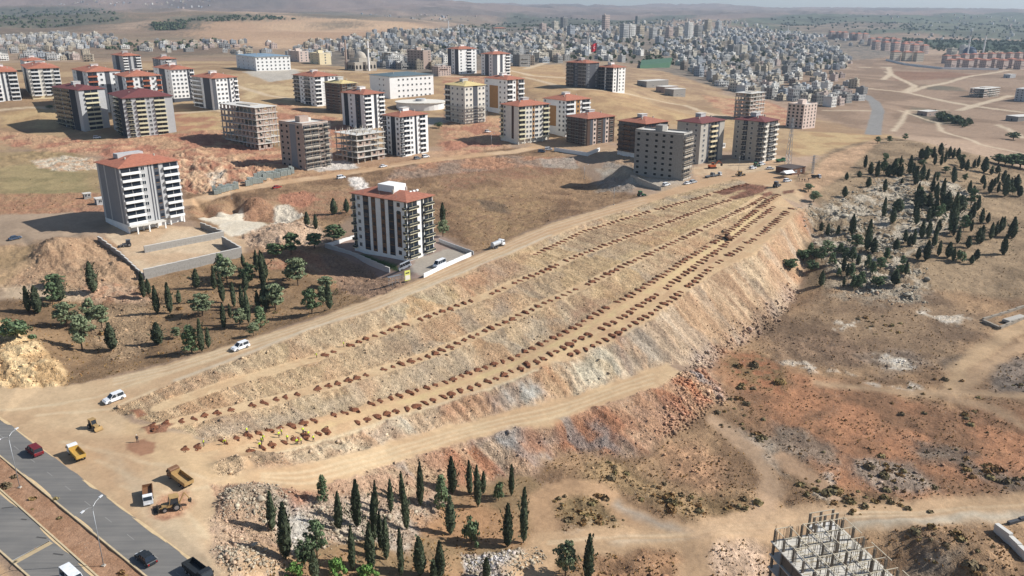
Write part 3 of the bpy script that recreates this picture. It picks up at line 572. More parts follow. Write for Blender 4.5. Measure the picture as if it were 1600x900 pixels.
# ------------------------------------------------------------------ materials
MATS = {}
def mat(name, rgb, rough=.85, var=.0, scale=1.0, metallic=0.0, spec=.3, emit=None):
    """principled material with procedural tone variation; rgb is sRGB 0-255"""
    if name in MATS: return MATS[name]
    m = bpy.data.materials.new(name); m.use_nodes = True
    nt = m.node_tree; b = nt.nodes['Principled BSDF']
    c = lin(rgb)
    b.inputs['Roughness'].default_value = rough
    b.inputs['Metallic'].default_value = metallic
    b.inputs['Specular IOR Level'].default_value = spec
    if var > 0:
        tc = nt.nodes.new('ShaderNodeTexCoord'); no = nt.nodes.new('ShaderNodeTexNoise')
        no.inputs['Scale'].default_value = scale; no.inputs['Detail'].default_value = 4
        mr = nt.nodes.new('ShaderNodeMapRange')
        mr.inputs[1].default_value = .3; mr.inputs[2].default_value = .7; mr.inputs[3].default_value = 1 - var; mr.inputs[4].default_value = 1 + var
        mx = nt.nodes.new('ShaderNodeVectorMath'); mx.operation = 'SCALE'
        mx.inputs[0].default_value = c
        nt.links.new(tc.outputs['Object'], no.inputs['Vector']); nt.links.new(no.outputs[0], mr.inputs[0])
        nt.links.new(mr.outputs[0], mx.inputs['Scale']); nt.links.new(mx.outputs[0], b.inputs['Base Color'])
    else:
        b.inputs['Base Color'].default_value = (*c, 1)
    MATS[name] = m
    return m
def ground_material():
    m = bpy.data.materials.new('soil_and_rock'); m.use_nodes = True
    nt = m.node_tree; N = nt.nodes; L = nt.links; b = N['Principled BSDF']
    b.inputs['Roughness'].default_value = .95; b.inputs['Specular IOR Level'].default_value = .15
    at = N.new('ShaderNodeAttribute'); at.attribute_name = 'soil'
    ge = N.new('ShaderNodeNewGeometry')
    def noise(scale, detail=3, rough=.6):
        n = N.new('ShaderNodeTexNoise'); n.inputs['Scale'].default_value = scale; n.inputs['Detail'].default_value = detail; n.inputs['Roughness'].default_value = rough
        L.new(ge.outputs['Position'], n.inputs['Vector']); return n
    def maprange(src, a, bb, c, d):
        r = N.new('ShaderNodeMapRange'); r.inputs[1].default_value = a; r.inputs[2].default_value = bb; r.inputs[3].default_value = c; r.inputs[4].default_value = d
        L.new(src, r.inputs[0]); return r.outputs[0]
    def math_(op, a, bb):
        q = N.new('ShaderNodeMath'); q.operation = op
        for i, s in enumerate((a, bb)):
            if isinstance(s, (int, float)): q.inputs[i].default_value = s
            else: L.new(s, q.inputs[i])
        return q.outputs[0]
    n1 = noise(1.1, 4); n2 = noise(3.2, 3); vor = N.new('ShaderNodeTexVoronoi'); vor.inputs['Scale'].default_value = 1.4
    L.new(ge.outputs['Position'], vor.inputs['Vector'])
    n_a = maprange(n1.outputs[0], .3, .7, -.24, .24); n_b = maprange(n2.outputs[0], .3, .7, -.22, .22)
    amt = math_('ADD', at.outputs['Alpha'], .25)
    f = math_('ADD', math_('MULTIPLY', math_('ADD', n_a, n_b), amt), 1.0)
    sc = N.new('ShaderNodeVectorMath'); sc.operation = 'SCALE'
    L.new(at.outputs['Color'], sc.inputs[0]); L.new(f, sc.inputs['Scale'])
    # scattered pale stones where the ground is stony
    st = maprange(vor.outputs['Distance'], .12, .2, 1, 0)
    stn = math_('MULTIPLY', st, math_('MULTIPLY', maprange(noise(.22, 3).outputs[0], .5, .62, 0, .8), at.outputs['Alpha']))
    mx = N.new('ShaderNodeMix'); mx.data_type = 'RGBA'; mx.inputs['B'].default_value = (.6, .53, .44, 1)
    L.new(math_('MINIMUM', stn, .8), mx.inputs['Factor']); L.new(sc.outputs[0], mx.inputs['A'])
    L.new(mx.outputs['Result'], b.inputs['Base Color'])
    bp = N.new('ShaderNodeBump'); bp.inputs['Distance'].default_value = .55
    hh = math_('ADD', math_('MULTIPLY', n1.outputs[0], 1.6), n2.outputs[0])
    L.new(math_('ADD', hh, math_('MULTIPLY', st, .4)), bp.inputs['Height'])
    L.new(math_('MINIMUM', math_('MULTIPLY', at.outputs['Alpha'], .75), .9), bp.inputs['Strength'])
    L.new(bp.outputs[0], b.inputs['Normal'])
    return m
ground = bpy.data.objects.new('ground', ground_mesh())
ground['kind'] = 'structure'; ground['label'] = 'dry tan and reddish earth with terraces, dirt roads and distant hills'
ground.data.materials.append(ground_material())
COL.objects.link(ground)
# ------------------------------------------------------------------ mesh building
class MB:
    def __init__(self): self.v = []; self.f = []; self.m = []
    def box(self, x0, x1, y0, y1, z0, z1, m=0):
        b = len(self.v)
        self.v += [(x0,y0,z0),(x1,y0,z0),(x1,y1,z0),(x0,y1,z0),(x0,y0,z1),(x1,y0,z1),(x1,y1,z1),(x0,y1,z1)]
        for q in ((0,3,2,1),(4,5,6,7),(0,1,5,4),(1,2,6,5),(2,3,7,6),(3,0,4,7)):
            self.f.append(tuple(b + i for i in q)); self.m.append(m)
        return self
    def face(self, pts, m=0):
        b = len(self.v); self.v += [tuple(p) for p in pts]; self.f.append(tuple(range(b, b + len(pts)))); self.m.append(m)
        return self
    def prism(self, prof, y0, y1, m=0, axis='y', caps=None):
        """profile of (x, z) points swept along y"""
        b = len(self.v); n = len(prof)
        for yy in (y0, y1):
            for a, c in prof: self.v.append((a, yy, c) if axis == 'y' else (yy, a, c))
        for i in range(n):
            j = (i + 1) % n; self.f.append((b + i, b + j, b + n + j, b + n + i)); self.m.append(m)
        self.f.append(tuple(b + i for i in reversed(range(n)))); self.m.append(m if caps is None else caps)
        self.f.append(tuple(b + n + i for i in range(n))); self.m.append(m if caps is None else caps)
        return self
    def cyl(self, p0, p1, r0, r1=None, n=8, m=0, cap=True):
        r1 = r0 if r1 is None else r1
        p0 = Vector(p0); p1 = Vector(p1); d = (p1 - p0).normalized()
        a = d.orthogonal().normalized(); c = d.cross(a); b = len(self.v)
        for p, r in ((p0, r0), (p1, r1)):
            for i in range(n):
                t = 2 * math.pi * i / n; self.v.append(tuple(p + a * math.cos(t) * r + c * math.sin(t) * r))
        for i in range(n):
            j = (i + 1) % n; self.f.append((b + i, b + j, b + n + j, b + n + i)); self.m.append(m)
        if cap:
            self.f.append(tuple(b + i for i in reversed(range(n)))); self.m.append(m)
            self.f.append(tuple(b + n + i for i in range(n))); self.m.append(m)
        return self
    def bar(self, p0, p1, w, m=0): return self.cyl(p0, p1, w, w, 4, m)
    def mesh(self, name, mats, smooth=False):
        me = bpy.data.meshes.new(name)
        me.from_pydata(self.v, [], self.f)
        for x in (mats if isinstance(mats, (list, tuple)) else [mats]): me.materials.append(x)
        me.polygons.foreach_set('material_index', self.m)
        if smooth: me.polygons.foreach_set('use_smooth', [True] * len(self.f))
        bm = bmesh.new(); bm.from_mesh(me); bmesh.ops.recalc_face_normals(bm, faces=bm.faces); bm.to_mesh(me); bm.free()
        return me
    def build(self, name, mats, parent=None, loc=(0,0,0), rz=0, smooth=False):
        return link(name, self.mesh(name, mats, smooth), parent, loc, rz)
def link(name, me, parent=None, loc=(0,0,0), rz=0):
    o = bpy.data.objects.new(name, me); COL.objects.link(o)
    o.location = loc; o.rotation_euler = (0, 0, rz)
    if parent is not None: o.parent = parent
    return o
def tag(o, label, cat, group=None, kind=None):
    if label: o['label'] = label
    if cat: o['category'] = cat
    if group: o['group'] = group
    if kind: o['kind'] = kind
    return o
def empty(name, loc, rz=0, label=None, cat=None, group=None):
    o = bpy.data.objects.new(name, None); COL.objects.link(o)
    o.location = loc; o.rotation_euler = (0, 0, rz); o.empty_display_size = .5
    return tag(o, label, cat, group)
def copy_tree(o, parent=None):
    c = o.copy(); COL.objects.link(c); c.parent = parent
    for ch in o.children: copy_tree(ch, c)
    return c

# ------------------------------------------------------------------ apartment blocks
GLASS = mat('window_glass', (38,46,56), .15, .0, spec=.6)
FRAMEW = mat('window_frame_white', (225,225,222), .6)
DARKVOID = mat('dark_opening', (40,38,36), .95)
TILE = mat('roof_tile_red', (170,110,88), .85, .16, .9)
TILE2 = mat('roof_tile_maroon', (116,68,66), .8, .12, .9)
TILEY = mat('roof_deck_straw', (206,186,132), .9, .1, .8)
TILE3 = mat('roof_tile_rust', (162,106,86), .85, .16, .9)
SLATE = mat('roof_sheet_slate', (96,112,118), .6, .08, .5)
BLUER = mat('roof_sheet_blue_grey', (128,150,166), .6, .08, .5)
CONC = mat('raw_concrete', (176,168,156), .95, .12, .6)
CONCL = mat('light_concrete', (206,202,194), .95, .08, .6)
BLOCKW = mat('grey_blockwork', (150,146,140), .95, .14, 1.2)
BRICK = mat('pinkish_brick', (170,150,138), .95, .14, 1.5)
METAL = mat('galvanised_metal', (160,162,165), .5, 0, metallic=.6)
WALL = {'white': mat('plaster_white', (232,231,228), .9, .04, .4), 'offwhite': mat('plaster_offwhite', (220,214,202), .9, .05, .4), 'cream': mat('plaster_cream', (222,206,170), .9, .05, .4),
        'lgrey': mat('plaster_light_grey', (182,182,182), .9, .05, .4), 'grey': mat('plaster_grey', (132,134,138), .9, .05, .4), 'dgrey': mat('plaster_dark_grey', (82,84,90), .9, .06, .4),
        'anth': mat('plaster_anthracite', (58,60,66), .9, .06, .4), 'brown': mat('plaster_brown', (112,84,64), .9, .08, .5), 'dbrown': mat('plaster_dark_brown', (84,66,56), .9, .08, .5), 'tan': mat('panel_tan', (168,128,84), .9, .08, .5),
        'warmgrey': mat('plaster_warm_grey', (176,170,160), .9, .05, .4), 'red': mat('panel_brick_red', (168,98,72), .9, .08, .5), 'yellow': mat('trim_yellow', (214,206,174), .9, .05, .4), 'pink': mat('plaster_pink', (204,184,172), .9, .06, .4), 'blueg': mat('plaster_blue_grey', (176,186,196), .9, .05, .4),
        'conc': CONC, 'block': BLOCKW, 'brick': BRICK}
_wc = {}
def window_mesh(w, h):
    k = ('w', round(w, 1), round(h, 1))
    if k not in _wc:
        w, h = k[1], k[2]; b = MB(); t = .09
        b.box(-w/2, w/2, -.03, .1, 0, h, 1)
        for a in ((-w/2 - t, -w/2, -t, h + t), (w/2, w/2 + t, -t, h + t)): b.box(a[0], a[1], -.1, .1, a[2], a[3], 0)
        b.box(-w/2, w/2, -.1, .1, h, h + t, 0); b.box(-w/2 - t, w/2 + t, -.18, .1, -t, 0, 0); b.box(-.04, .04, -.07, 0, 0, h, 0)
        _wc[k] = b.mesh('window', [FRAMEW, GLASS])
    return _wc[k]
def pane_mesh(w, h):
    k = ('p', round(w, 1), round(h, 1))
    if k not in _wc:
        w, h = k[1], k[2]; _wc[k] = MB().box(-w/2, w/2, -.04, .1, 0, h, 0).box(-w/2, w/2, -.1, .1, -.1, -.005, 1).mesh('window', [GLASS, WALL['tan']])
    return _wc[k]
def hole_mesh(w, h):
    k = ('h', round(w, 1), round(h, 1))
    if k not in _wc:
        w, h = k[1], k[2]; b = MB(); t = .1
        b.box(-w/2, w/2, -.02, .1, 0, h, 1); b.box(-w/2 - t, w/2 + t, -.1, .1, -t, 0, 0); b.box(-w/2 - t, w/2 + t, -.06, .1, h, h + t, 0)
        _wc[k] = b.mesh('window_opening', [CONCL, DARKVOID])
    return _wc[k]
def balcony_mesh(w, h, col, deep=1.1, glass=False):
    k = ('b', round(w, 1), round(h, 1), col, deep, glass)
    if k not in _wc:
        w, h = k[1], k[2]; b = MB()
        b.box(-w/2 + .15, w/2 - .15, -.04, .1, .14, h - .35, 1)                       # glazed opening behind
        b.box(-w/2, w/2, -deep, .05, -.1, .12, 0)                                    # slab
        ph = .95
        m = 2 if glass else 0
        b.box(-w/2, w/2, -deep, -deep + .1, .12, ph, m); b.box(-w/2, -w/2 + .1, -deep + .1, -.002, .12, ph, m); b.box(w/2 - .1, w/2, -deep + .1, -.002, .12, ph, m)
        b.box(-.05, .05, -.1, .0, .14, h - .35, 0)
        if glass: b.box(-w/2, w/2, -deep - .02, -deep + .12, ph, ph + .06, 0)
        _wc[k] = b.mesh('balcony', [WALL[col], GLASS, mat('smoked_balcony_glass', (54,58,62), .2, spec=.6)])
    return _wc[k]
def hip_roof(b, x0, x1, y0, y1, z, rise, over=.7, m=0):
    x0 -= over; x1 += over; y0 -= over; y1 += over
    W, D = x1 - x0, y1 - y0
    e = .22
    b.box(x0, x1, y0, y1, z, z + e, m)
    z += e + .002
    if W >= D: r0 = (x0 + D/2, (y0 + y1)/2, z + rise); r1 = (x1 - D/2 + .01, (y0 + y1)/2, z + rise)
    else: r0 = ((x0 + x1)/2, y0 + W/2, z + rise); r1 = ((x0 + x1)/2, y1 - W/2 + .01, z + rise)
    a, bb, c, d = (x0,y0,z), (x1,y0,z), (x1,y1,z), (x0,y1,z)
    if W >= D:
        b.face([a, bb, r1, r0], m).face([bb, c, r1], m).face([c, d, r0, r1], m).face([d, a, r0], m)
    else:
        b.face([a, bb, r0], m).face([bb, c, r1, r0], m).face([c, d, r1], m).face([d, a, r0, r1], m)
def place_block(nx, ny, xb, yb, xl, xr, th, zb=None):
    """footprint from the near base corner, the eave above it and the visible side extents"""
    g = G(xb, yb); z = g.z if zb is None else zb
    if zb is not None: g = PZ(xb, yb, zb)
    d = ray(nx, ny); t = math.hypot(g.x, g.y) / math.hypot(d.x, d.y)
    h = CAM_H + d.z * t - z
    a = R(th); ze = z + h
    def solve(dx, dy, px):
        lo, hi = 1.0, 90.0
        f = lambda L: proj(g.x + dx * L, g.y + dy * L, ze)[0] - px
        s = f(hi) > f(lo)
        for _ in range(40):
            mid = (lo + hi) / 2
            if (f(mid) < 0) == s: lo = mid
            else: hi = mid
        return lo
    x0 = proj(g.x, g.y, ze)[0]
    W = solve(math.cos(a), math.sin(a), xr + (x0 - nx)); D = solve(-math.sin(a), math.cos(a), xl + (x0 - nx))
    return Vector((g.x, g.y, z)), h, min(W, 60), min(D, 60)
def facade(root, L, H, n, strips, side, W, colors, z0=0.0, openings='window'):
    """strips: string of codes with widths, e.g. 'p1 w2 b3 d1'; side 'R' (y=0) or 'L' (x=0)"""
    items = []
    for s in strips.split():
        k = s.rstrip('0123456789.'); items.append((k, float(s[len(k):])))
    tot = sum(w for _, w in items); u = 0; fh = (H - z0) / n
    def at(pos, zz):
        return ((pos, 0, zz), 0) if side == 'R' else ((0, L - pos, zz), -math.pi / 2)
    for k, w in items:
        w = w / tot * L; c = u + w / 2; u += w
        if k[0] in 'dDo':          # coloured vertical panel
            zz0, zz1 = (z0, H) if k[0] != 'o' else (z0 + fh * 1.2, H - fh * 1.3)
            key = colors[1] if k[0] == 'd' else colors[2]
            b = MB().box(-w/2 + .06, w/2 - .06, -.07, .0, zz0 + .05, zz1 - .05)
            (loc, rz) = at(c, 0); b.build('facade_panel', WALL[key], root, loc, rz)
        for i in range(n):
            zz = z0 + i * fh
            if 'w' in k or 'W' in k:
                ww = min(w * .62, 1.5) if 'w' in k else min(w * .8, 2.6)
                me = (hole_mesh if openings != 'window' else pane_mesh if k[0] in 'dDo' else window_mesh)(ww, 1.45)
                loc, rz = at(c, zz + .95)
                if k[0] in 'dDo': loc = (loc[0], loc[1] - .07, loc[2]) if side == 'R' else (loc[0] - .07, loc[1], loc[2])
                link('window' if openings == 'window' else 'window_opening', me, root, loc, rz)
            elif 'b' in k or 'g' in k:
                loc, rz = at(c, zz + .06)
                link('balcony', balcony_mesh(w * .94, fh, colors[3], 1.1, 'g' in k), root, loc, rz)
def block(name, label, spec, th, floors, wall, left, right, roof=TILE, colors=('white','dgrey','tan','white'), base=None, openings='window', cabin=True, group=None, z0=0.0, zb=None, rise=None, arcade=0):
    (nx, ny), xl, xr, (xb, yb) = spec
    p, h, W, D = place_block(nx, ny, xb, yb, xl, xr, th, zb)
    root = empty(name, p, R(th), label, 'apartment building', group)
    n = floors
    w0 = -2.5
    if z0 > 0:
        if arcade:
            b = MB().box(1.2, W - .01, 1.6, D - .01, w0, z0 - .01); b.build('ground_storey', WALL[base or wall], root)
            k = max(3, int(W / 4))
            for i in range(k):
                x = .3 + (W - .6) * i / (k - 1)
                MB().box(x - .28, x + .28, .05, .6, w0, z0 - .02).build('column', WALL[base or wall], root)
            MB().box(.02, .6, .7, D - .02, w0, z0 - .02).build('side_wall', WALL[base or wall], root)
        else:
            MB().box(-.06, W + .06, -.06, D + .06, w0, z0 - .005).build('ground_storey', WALL[base or wall], root)
        MB().box(0, W, 0, D, z0, h).build('wall', WALL[wall], root)
    else:
        MB().box(0, W, 0, D, w0, h).build('wall', WALL[wall], root)
    facade(root, W, h, n, right, 'R', W, colors, z0, openings)
    facade(root, D, h, n, left, 'L', W, colors, z0, openings)
    cx, cy = W * .5, D * .55
    if roof is not None:
        b = MB(); hip_roof(b, 0, W, 0, D, h + .002, rise or min(W, D) * .14, .8)
        rf = b.build('roof', roof, root)
        if cabin:
            b = MB(); b.box(cx - 2.4, cx + 2.4, cy - 1.8, cy + 1.8, h + .6, h + 4.0)
            c = b.build('stair_cabin', WALL['lgrey' if wall != 'white' else 'white'], rf)
            MB().box(cx - 2.7, cx + 2.7, cy - 2.1, cy + 2.1, h + 4.002, h + 4.2).build('cabin_roof', roof if cabin == 2 else CONCL, rf)
        for q in range(2):
            x = W * (.25 + .5 * q); MB().box(x - .3, x + .3, D * .35 - .3, D * .35 + .3, h + .8, h + 2.8).build('chimney', CONC, rf)
    else:
        b = MB(); t = .25
        b.box(-.1, W + .1, -.1, D + .1, h + .002, h + .25)
        rf = b.build('roof_slab', CONCL, root)
        b = MB(); z = h + .252
        b.box(0, W, 0, t, z, z + .7).box(0, W, D - t, D, z, z + .7).box(0, t, t + .01, D - t - .01, z, z + .7).box(W - t, W, t + .01, D - t - .01, z, z + .7)
        b.build('parapet', WALL[wall], rf)
        if cabin:
            MB().box(cx - 3, cx + 3, cy - 2, cy + 2, z, z + 3.2).build('stair_cabin', WALL[wall], rf)
            MB().box(cx + 3.2, cx + 5, cy - 1.5, cy + 1.5, z, z + 2).build('lift_housing', CONCL, rf)
    return root, W, D, h
def frame_block(name, label, spec, th, floors, group=None, infill=0, zb=None, top_posts=True, wallmat=BRICK):
    """unfinished concrete frame: slabs, columns and some infill"""
    (nx, ny), xl, xr, (xb, yb) = spec
    p, h, W, D = place_block(nx, ny, xb, yb, xl, xr, th, zb)
    root = empty(name, p, R(th), label, 'building frame', group)
    fh = h / floors; kx = max(4, int(W / 4) + 1); ky = max(4, int(D / 4) + 1)
    slab = MB().box(-.7, W + .7, -.7, D + .7, -.14, .14).mesh('floor_slab', CONCL)
    for i in range(1, floors + 1): link('floor_slab', slab, root, (0, 0, i * fh - .14))
    colm = MB().box(-.22, .22, -.22, .22, .0, fh - .29).mesh('column', CONC)
    MB().box(-.3, W + .3, -.3, D + .3, -2.5, -.01).build('foundation', CONC, root)
    for i in range(floors):
        for a in range(kx):
            for c in range(ky):
                if 0 < a < kx - 1 and 0 < c < ky - 1: continue
                link('column', colm, root, (.2 + (W - .4) * a / (kx - 1), .2 + (D - .4) * c / (ky - 1), i * fh + .002))
    if top_posts:
        pm = MB().box(-.2, .2, -.2, .2, 0, 1.7).bar((0, 0, 1.7), (.1, .05, 2.9), .05).mesh('starter_column', CONC)
        for a in range(kx):
            for c in range(ky): link('starter_column', pm, root, (.2 + (W - .4) * a / (kx - 1), .2 + (D - .4) * c / (ky - 1), h + .002))
    # inner core keeps the daylight from passing straight through
    MB().box(W * .3, W * .7, D * .3, D * .7, .0, h + .5).build('stair_core', CONC, root)
    for i in range(floors):
        for side, L, k in (('R', W, kx), ('L', D, ky)):
            for a in range(k - 1):
                if random.random() < infill:
                    w = (L - .4) / (k - 1) - .5; c = .2 + (L - .4) * (a + .5) / (k - 1)
                    b = MB(); hh = fh - .3
                    b.box(-w/2, w/2, .15, .35, 0, .9).box(-w/2, w/2, .15, .35, hh - .3, hh).box(-w/2, -w/2 * .45, .15, .35, .905, hh - .305).box(w/2 * .45, w/2, .15, .35, .905, hh - .305)
                    loc, rz = ((c, 0, i * fh + .01), 0) if side == 'R' else ((0, c, i * fh + .01), -math.pi/2)
                    b.build('infill_wall', wallmat, root, loc, rz)
    return root, W, D, h
def scaffold(root, W, D, h, faces='RL', col=METAL):
    for f in faces:
        b = MB(); L = W if f == 'R' else D; n = int(L / 2.2)
        for i in range(n + 1):
            x = L * i / n
            for o in (-1.0, -1.9): b.bar((x, o, -1), (x, o, h + .8), .05)
        z = 1.8
        while z < h + .5:
            for o in (-1.0, -1.9): b.bar((0, o, z), (L, o, z), .045)
            b.box(0, L, -1.85, -1.05, z - .06, z, 1)
            z += 2.0
        loc, rz = ((0, 0, 0), 0) if f == 'R' else ((0, D, 0), -math.pi/2)
        b.build('scaffolding', [col, mat('scaffold_planks', (168,150,124), .9, .1, 1)], root, loc, rz)

BB = 'apartment_building'
# nearest block with red roof and white balconies (left)
r1, W, D, h = block(BB, 'eight-storey block with striped white balconies standing above grey block retaining walls', ((188,263),152,279,(202,365)), 49, 8, 'lgrey', 'p1 D2.6 p.6 D5 p.6 D1 p.6', 'b7 w2 p.8 d.5 p.5 d.5 p.6 dw2 p1.2 b6', TILE,
      ('white','dgrey','grey','white'), base='white', z0=3.4, arcade=1, cabin=False)
MB().box(W*.22, W*.66, D*.58, D*.78, h + .3, h + 3.5).build('roof_penthouse', WALL['lgrey'], r1)
MB().box(-.3, W * .6, -3.2, -.02, 2.9, 3.3).build('canopy', CONCL, r1)
for k in (.1, .3, .58): MB().box(W * k - .25, W * k + .25, -3.0, -2.5, -2, 2.89).build('column', WALL['white'], r1)
# block 2, white with brown strips
r2, W, D, h = block(BB, 'seven-storey white block with brown strips and dark balconies inside a walled yard', ((642,316),556,682.5,(639,409)), 55, 7, 'white', 'g1.4 p.5 w1.5 p.9 dW2.1 p1.0 Dw1.6 p1.9 Dw1.6 p1.2 dW2.0 p.9 ow1.7 p1.1 g1', 'g5 p1.6 d1 g.2 g4.5', TILE3,
      ('white','anth','brown','yellow'), base='white', z0=1.2, cabin=False)
cb = MB().box(W*.3, W*.75, D*.35, D*.65, h + .3, h + 4.0).build('roof_cabin', WALL['white'], r2)
for k in (.2, .5, .8):
    b = MB(); b.bar((W*.05, D*k, h + .3), (W*.05, D*k, h + 3.2), .04); b.bar((W*.05, D*k - .6, h + 3), (W*.05, D*k + .6, h + 3), .03); b.build('aerial', METAL, r2)
b = MB()
for k in range(3): b.cyl((W*(.55 + .13*k), D*.2, h + 1.6), (W*(.55 + .13*k) + 1, D*.2, h + 1.6), .45, n=10)
b.build('water_tank', FRAMEW, r2)
def std(name, label, spec, th, fl, wall, l, r, **k): return block(name, label, spec, th, fl, wall, l, r, **k)
# tall grey blockwork tower with scaffolded side
rt, W, D, h = block(BB, 'raw grey blockwork tower with open window holes beside the dirt road end', ((1072,211),996,1085,(1064,282)), 55, 8, 'block', 'w2 p.6 w1.6 p.8 w1.8 p.4 w1.4 p.6 w1.5 p2.4', 'b3 b3 b3', roof=None, colors=('conc','conc','conc','conc'), openings='hole')
scaffold(rt, W, D, h, 'R')
std(BB, 'maroon-roofed block with grey gable right behind the blockwork tower', ((1090,193),1053,1127,(1091,257)), 43, 8, 'warmgrey', 'p3 w1.2 p2 w1.2 p1', 'p.8 w1.6 p.8 d1 b3 d1.2 p2.2', roof=TILE2, colors=('warmgrey','dgrey','tan','cream'))
std(BB, 'maroon-roofed grey block nearest the lattice mast', ((1193,191),1147,1215,(1188,254)), 44, 8, 'warmgrey', 'p1 w1 p1.4 dg1.6 p1 w1.2 p1.6 dg2', 'b2 p1.2 dg2.4 b2.4', roof=TILE2, colors=('warmgrey','dgrey','tan','offwhite'))
rb, W, D, h = std(BB, 'dark brown block with red roof half hidden by the blockwork tower', ((1006,194),964,1041,(1006,249)), 40, 6, 'dbrown', 'g2 b2 g2 b2', 'b2 b2 w2 b2', roof=TILE3, colors=('brown','dbrown','tan','brown'), base='white', z0=3)
rb, W, D, h = std(BB, 'brown unfinished block with red roof between the pale and the blockwork towers', ((917,186),884.5,959.5,(917,228)), 39, 6, 'dbrown', 'W2 p.4 W2 p.4 W2', 'p1 d1 Dw1.2 W2.4 d.9 Dw1.2 W2.2', roof=TILE3, colors=('brown','dgrey','pink','brown'), openings='hole')
scaffold(rb, W, D, h, 'L', METAL)
std(BB, 'pale seven-storey block with open ground-floor arcade and grey bay', ((810,166.5),782,858,(810,226.5)), 38, 7, 'offwhite', 'b1.2 w1 p1.2 p1 d.9 p1.8', 'b3 w1.6 w1.4 Dw1 W1.8 w1.8 b2.8', colors=('offwhite','dbrown','tan','yellow'), base='offwhite', z0=3.2, arcade=1)
std(BB, 'white block with upright brown panel just behind the arcade block', ((880,157.5),845,918,(883,214)), 40, 7, 'white', 'w1 p.4 o2 p.4 w1 w1', 'b2 p.3 Dw1 p.3 b2', colors=('white','brown','tan','white'), base='white', z0=2.5)
std(BB, 'white block with tall brown panel next to the straw-roofed block', ((792,125),757,819,(792,181)), 40, 7, 'white', 'w1.2 o2 w1 w1', 'b2 w1 d.7 b2', colors=('white','brown','tan','white'))
rb, W, D, h = std(BB, 'white block with straw-coloured roof deck and scaffolding round its foot', ((727,135),696,759,(727,195)), 42, 7, 'offwhite', 'b1.4 w1.2 w1.2 w1.2', 'w1.4 w1.4 d1.6 w1.4 w1.2', roof=TILEY, colors=('white','dgrey','tan','offwhite'))
scaffold(rb, W, D, h * .45, 'RL')
std(BB, 'white block with dark upright bands facing the second dirt road', ((630.7,183),603.5,674.5,(627,245.5)), 48, 8, 'white', 'g1.5 w1.5 d1.5 w1.6', 'g1 b2.2 w1 p.5 d.7 p.8 b2.2 p.7', colors=('white','anth','tan','white'), roof=TILE3)
std(BB, 'white block with black bands rising behind the bare concrete frame', ((571,148),536,603,(571,203)), 48, 8, 'white', 'p.6 d1 w1.4 p.3 dw1.2 p.8', 'b2.6 p.8 d1 p.6 b2', colors=('white','anth','tan','white'), roof=TILE3)
frame_block('unfinished_building', 'bare five-storey concrete frame in front of the black-banded white block', ((560,211),527,602.6,(559.6,256)), 48, 5, infill=.15)
rt, W, D, h = block(BB, 'grey unplastered block with rooftop core and scaffolded front at the road bend', ((480,195.5),443,520,(478,266)), 52, 8, 'brick', 'w1.4 w1.4 d1.6 w1.3 p.6', 'b3 b3 W2 b2', roof=None, colors=('conc','grey','conc','conc'), openings='hole')
scaffold(rt, W, D, h, 'R')
frame_block('unfinished_building', 'six-storey frame with brick infill and white window surrounds left of the scaffolded block', ((405,168),350,437,(405,234)), 50, 7, infill=.75, top_posts=False)
std(BB, 'white block with dark balcony side behind the unfinished ones', ((495,120),462,532,(494,166)), 46, 7, 'white', 'g1.4 w1 g1.4 w1', 'b2 p1 d1 w1 w1 w1', colors=('white','dgrey','tan','white'), roof=TILE3)
rb, W, D, h = std(BB, 'dark unfinished block with straw roof squeezed beside a white block', ((536,131),510,560,(536,178)), 46, 6, 'brown', 'W1 W1 W1', 'W1 b1 W1', roof=TILEY, colors=('conc','dgrey','conc','conc'), openings='hole')
scaffold(rb, W, D, h, 'RL')
# school and hall
std('school_building', 'long white four-storey school with slate roof and flag on its front', ((609,120),578,677.5,(610,155)), 40, 4, 'white', 'p2 w1 w1 p1', 'p1.5 w1 w1 w1 w1 w1 w1 w1 w1 p.4', roof=SLATE, cabin=False, rise=2.2)
std('school_building', 'white school with blue-grey roof alone on the far left field', ((400,89),365,454,(401,111)), 36, 4, 'white', 'w1 w1 w1 w1', 'w1 w1 w1 w1 w1 w1 w1 w1', roof=BLUER, cabin=False, rise=1.5)
# left group
std(BB, 'maroon-roofed tower with dark balcony side nearest the left road', ((130,141),89,171,(133,206)), 50, 9, 'lgrey', 'g2 g2 d1.4 p.8', 'p1 b3 p1.4', roof=TILE2, colors=('white','anth','tan','yellow'))
std(BB, 'maroon-roofed tower with yellow balcony slabs at the front of the left group', ((190,154),169,268,(200,216)), 36, 9, 'lgrey', 'p1 g1.4 d1', 'p.6 g1.2 p.8 b2 w1.2 p.5 b2.4 p1.6', roof=TILE2, colors=('white','anth','tan','yellow'))
GA = 'white blocks with red balconies'
std(BB, 'white and red block behind the maroon-roofed pair, further left one', ((143,112.5),120,195,(146,178)), 40, 8, 'white', 'w1 d1.4 w1', 'b2 w1.4 d1 w1.6 p.5', colors=('white','dgrey','tan','red'), roof=TILE)
std(BB, 'white and red block behind the maroon-roofed pair, nearer one', ((201,120),184,257,(205,185)), 38, 8, 'white', 'w1 d1.4 w1', 'b2 w1.6 d.7 b2 w1.6 b1.4', colors=('white','dgrey','tan','red'), roof=TILE)
std(BB, 'white block with few windows and dark foot in the left group', ((268,109),241,304,(273,160)), 40, 7, 'white', 'w1 d1 w1', 'w1 w1 w1 w1 d.6 b1.2', colors=('white','dgrey','tan','white'), base='dgrey', z0=3)
std(BB, 'white block with dark corner band at the right end of the left group', ((337.5,122.5),306,377.5,(336,172.5)), 46, 7, 'white', 'b2 p.4 d1.4 p.4', 'd1 w1 w1 w1 d.6 w1 b1', colors=('white','dgrey','tan','white'), roof=TILE)
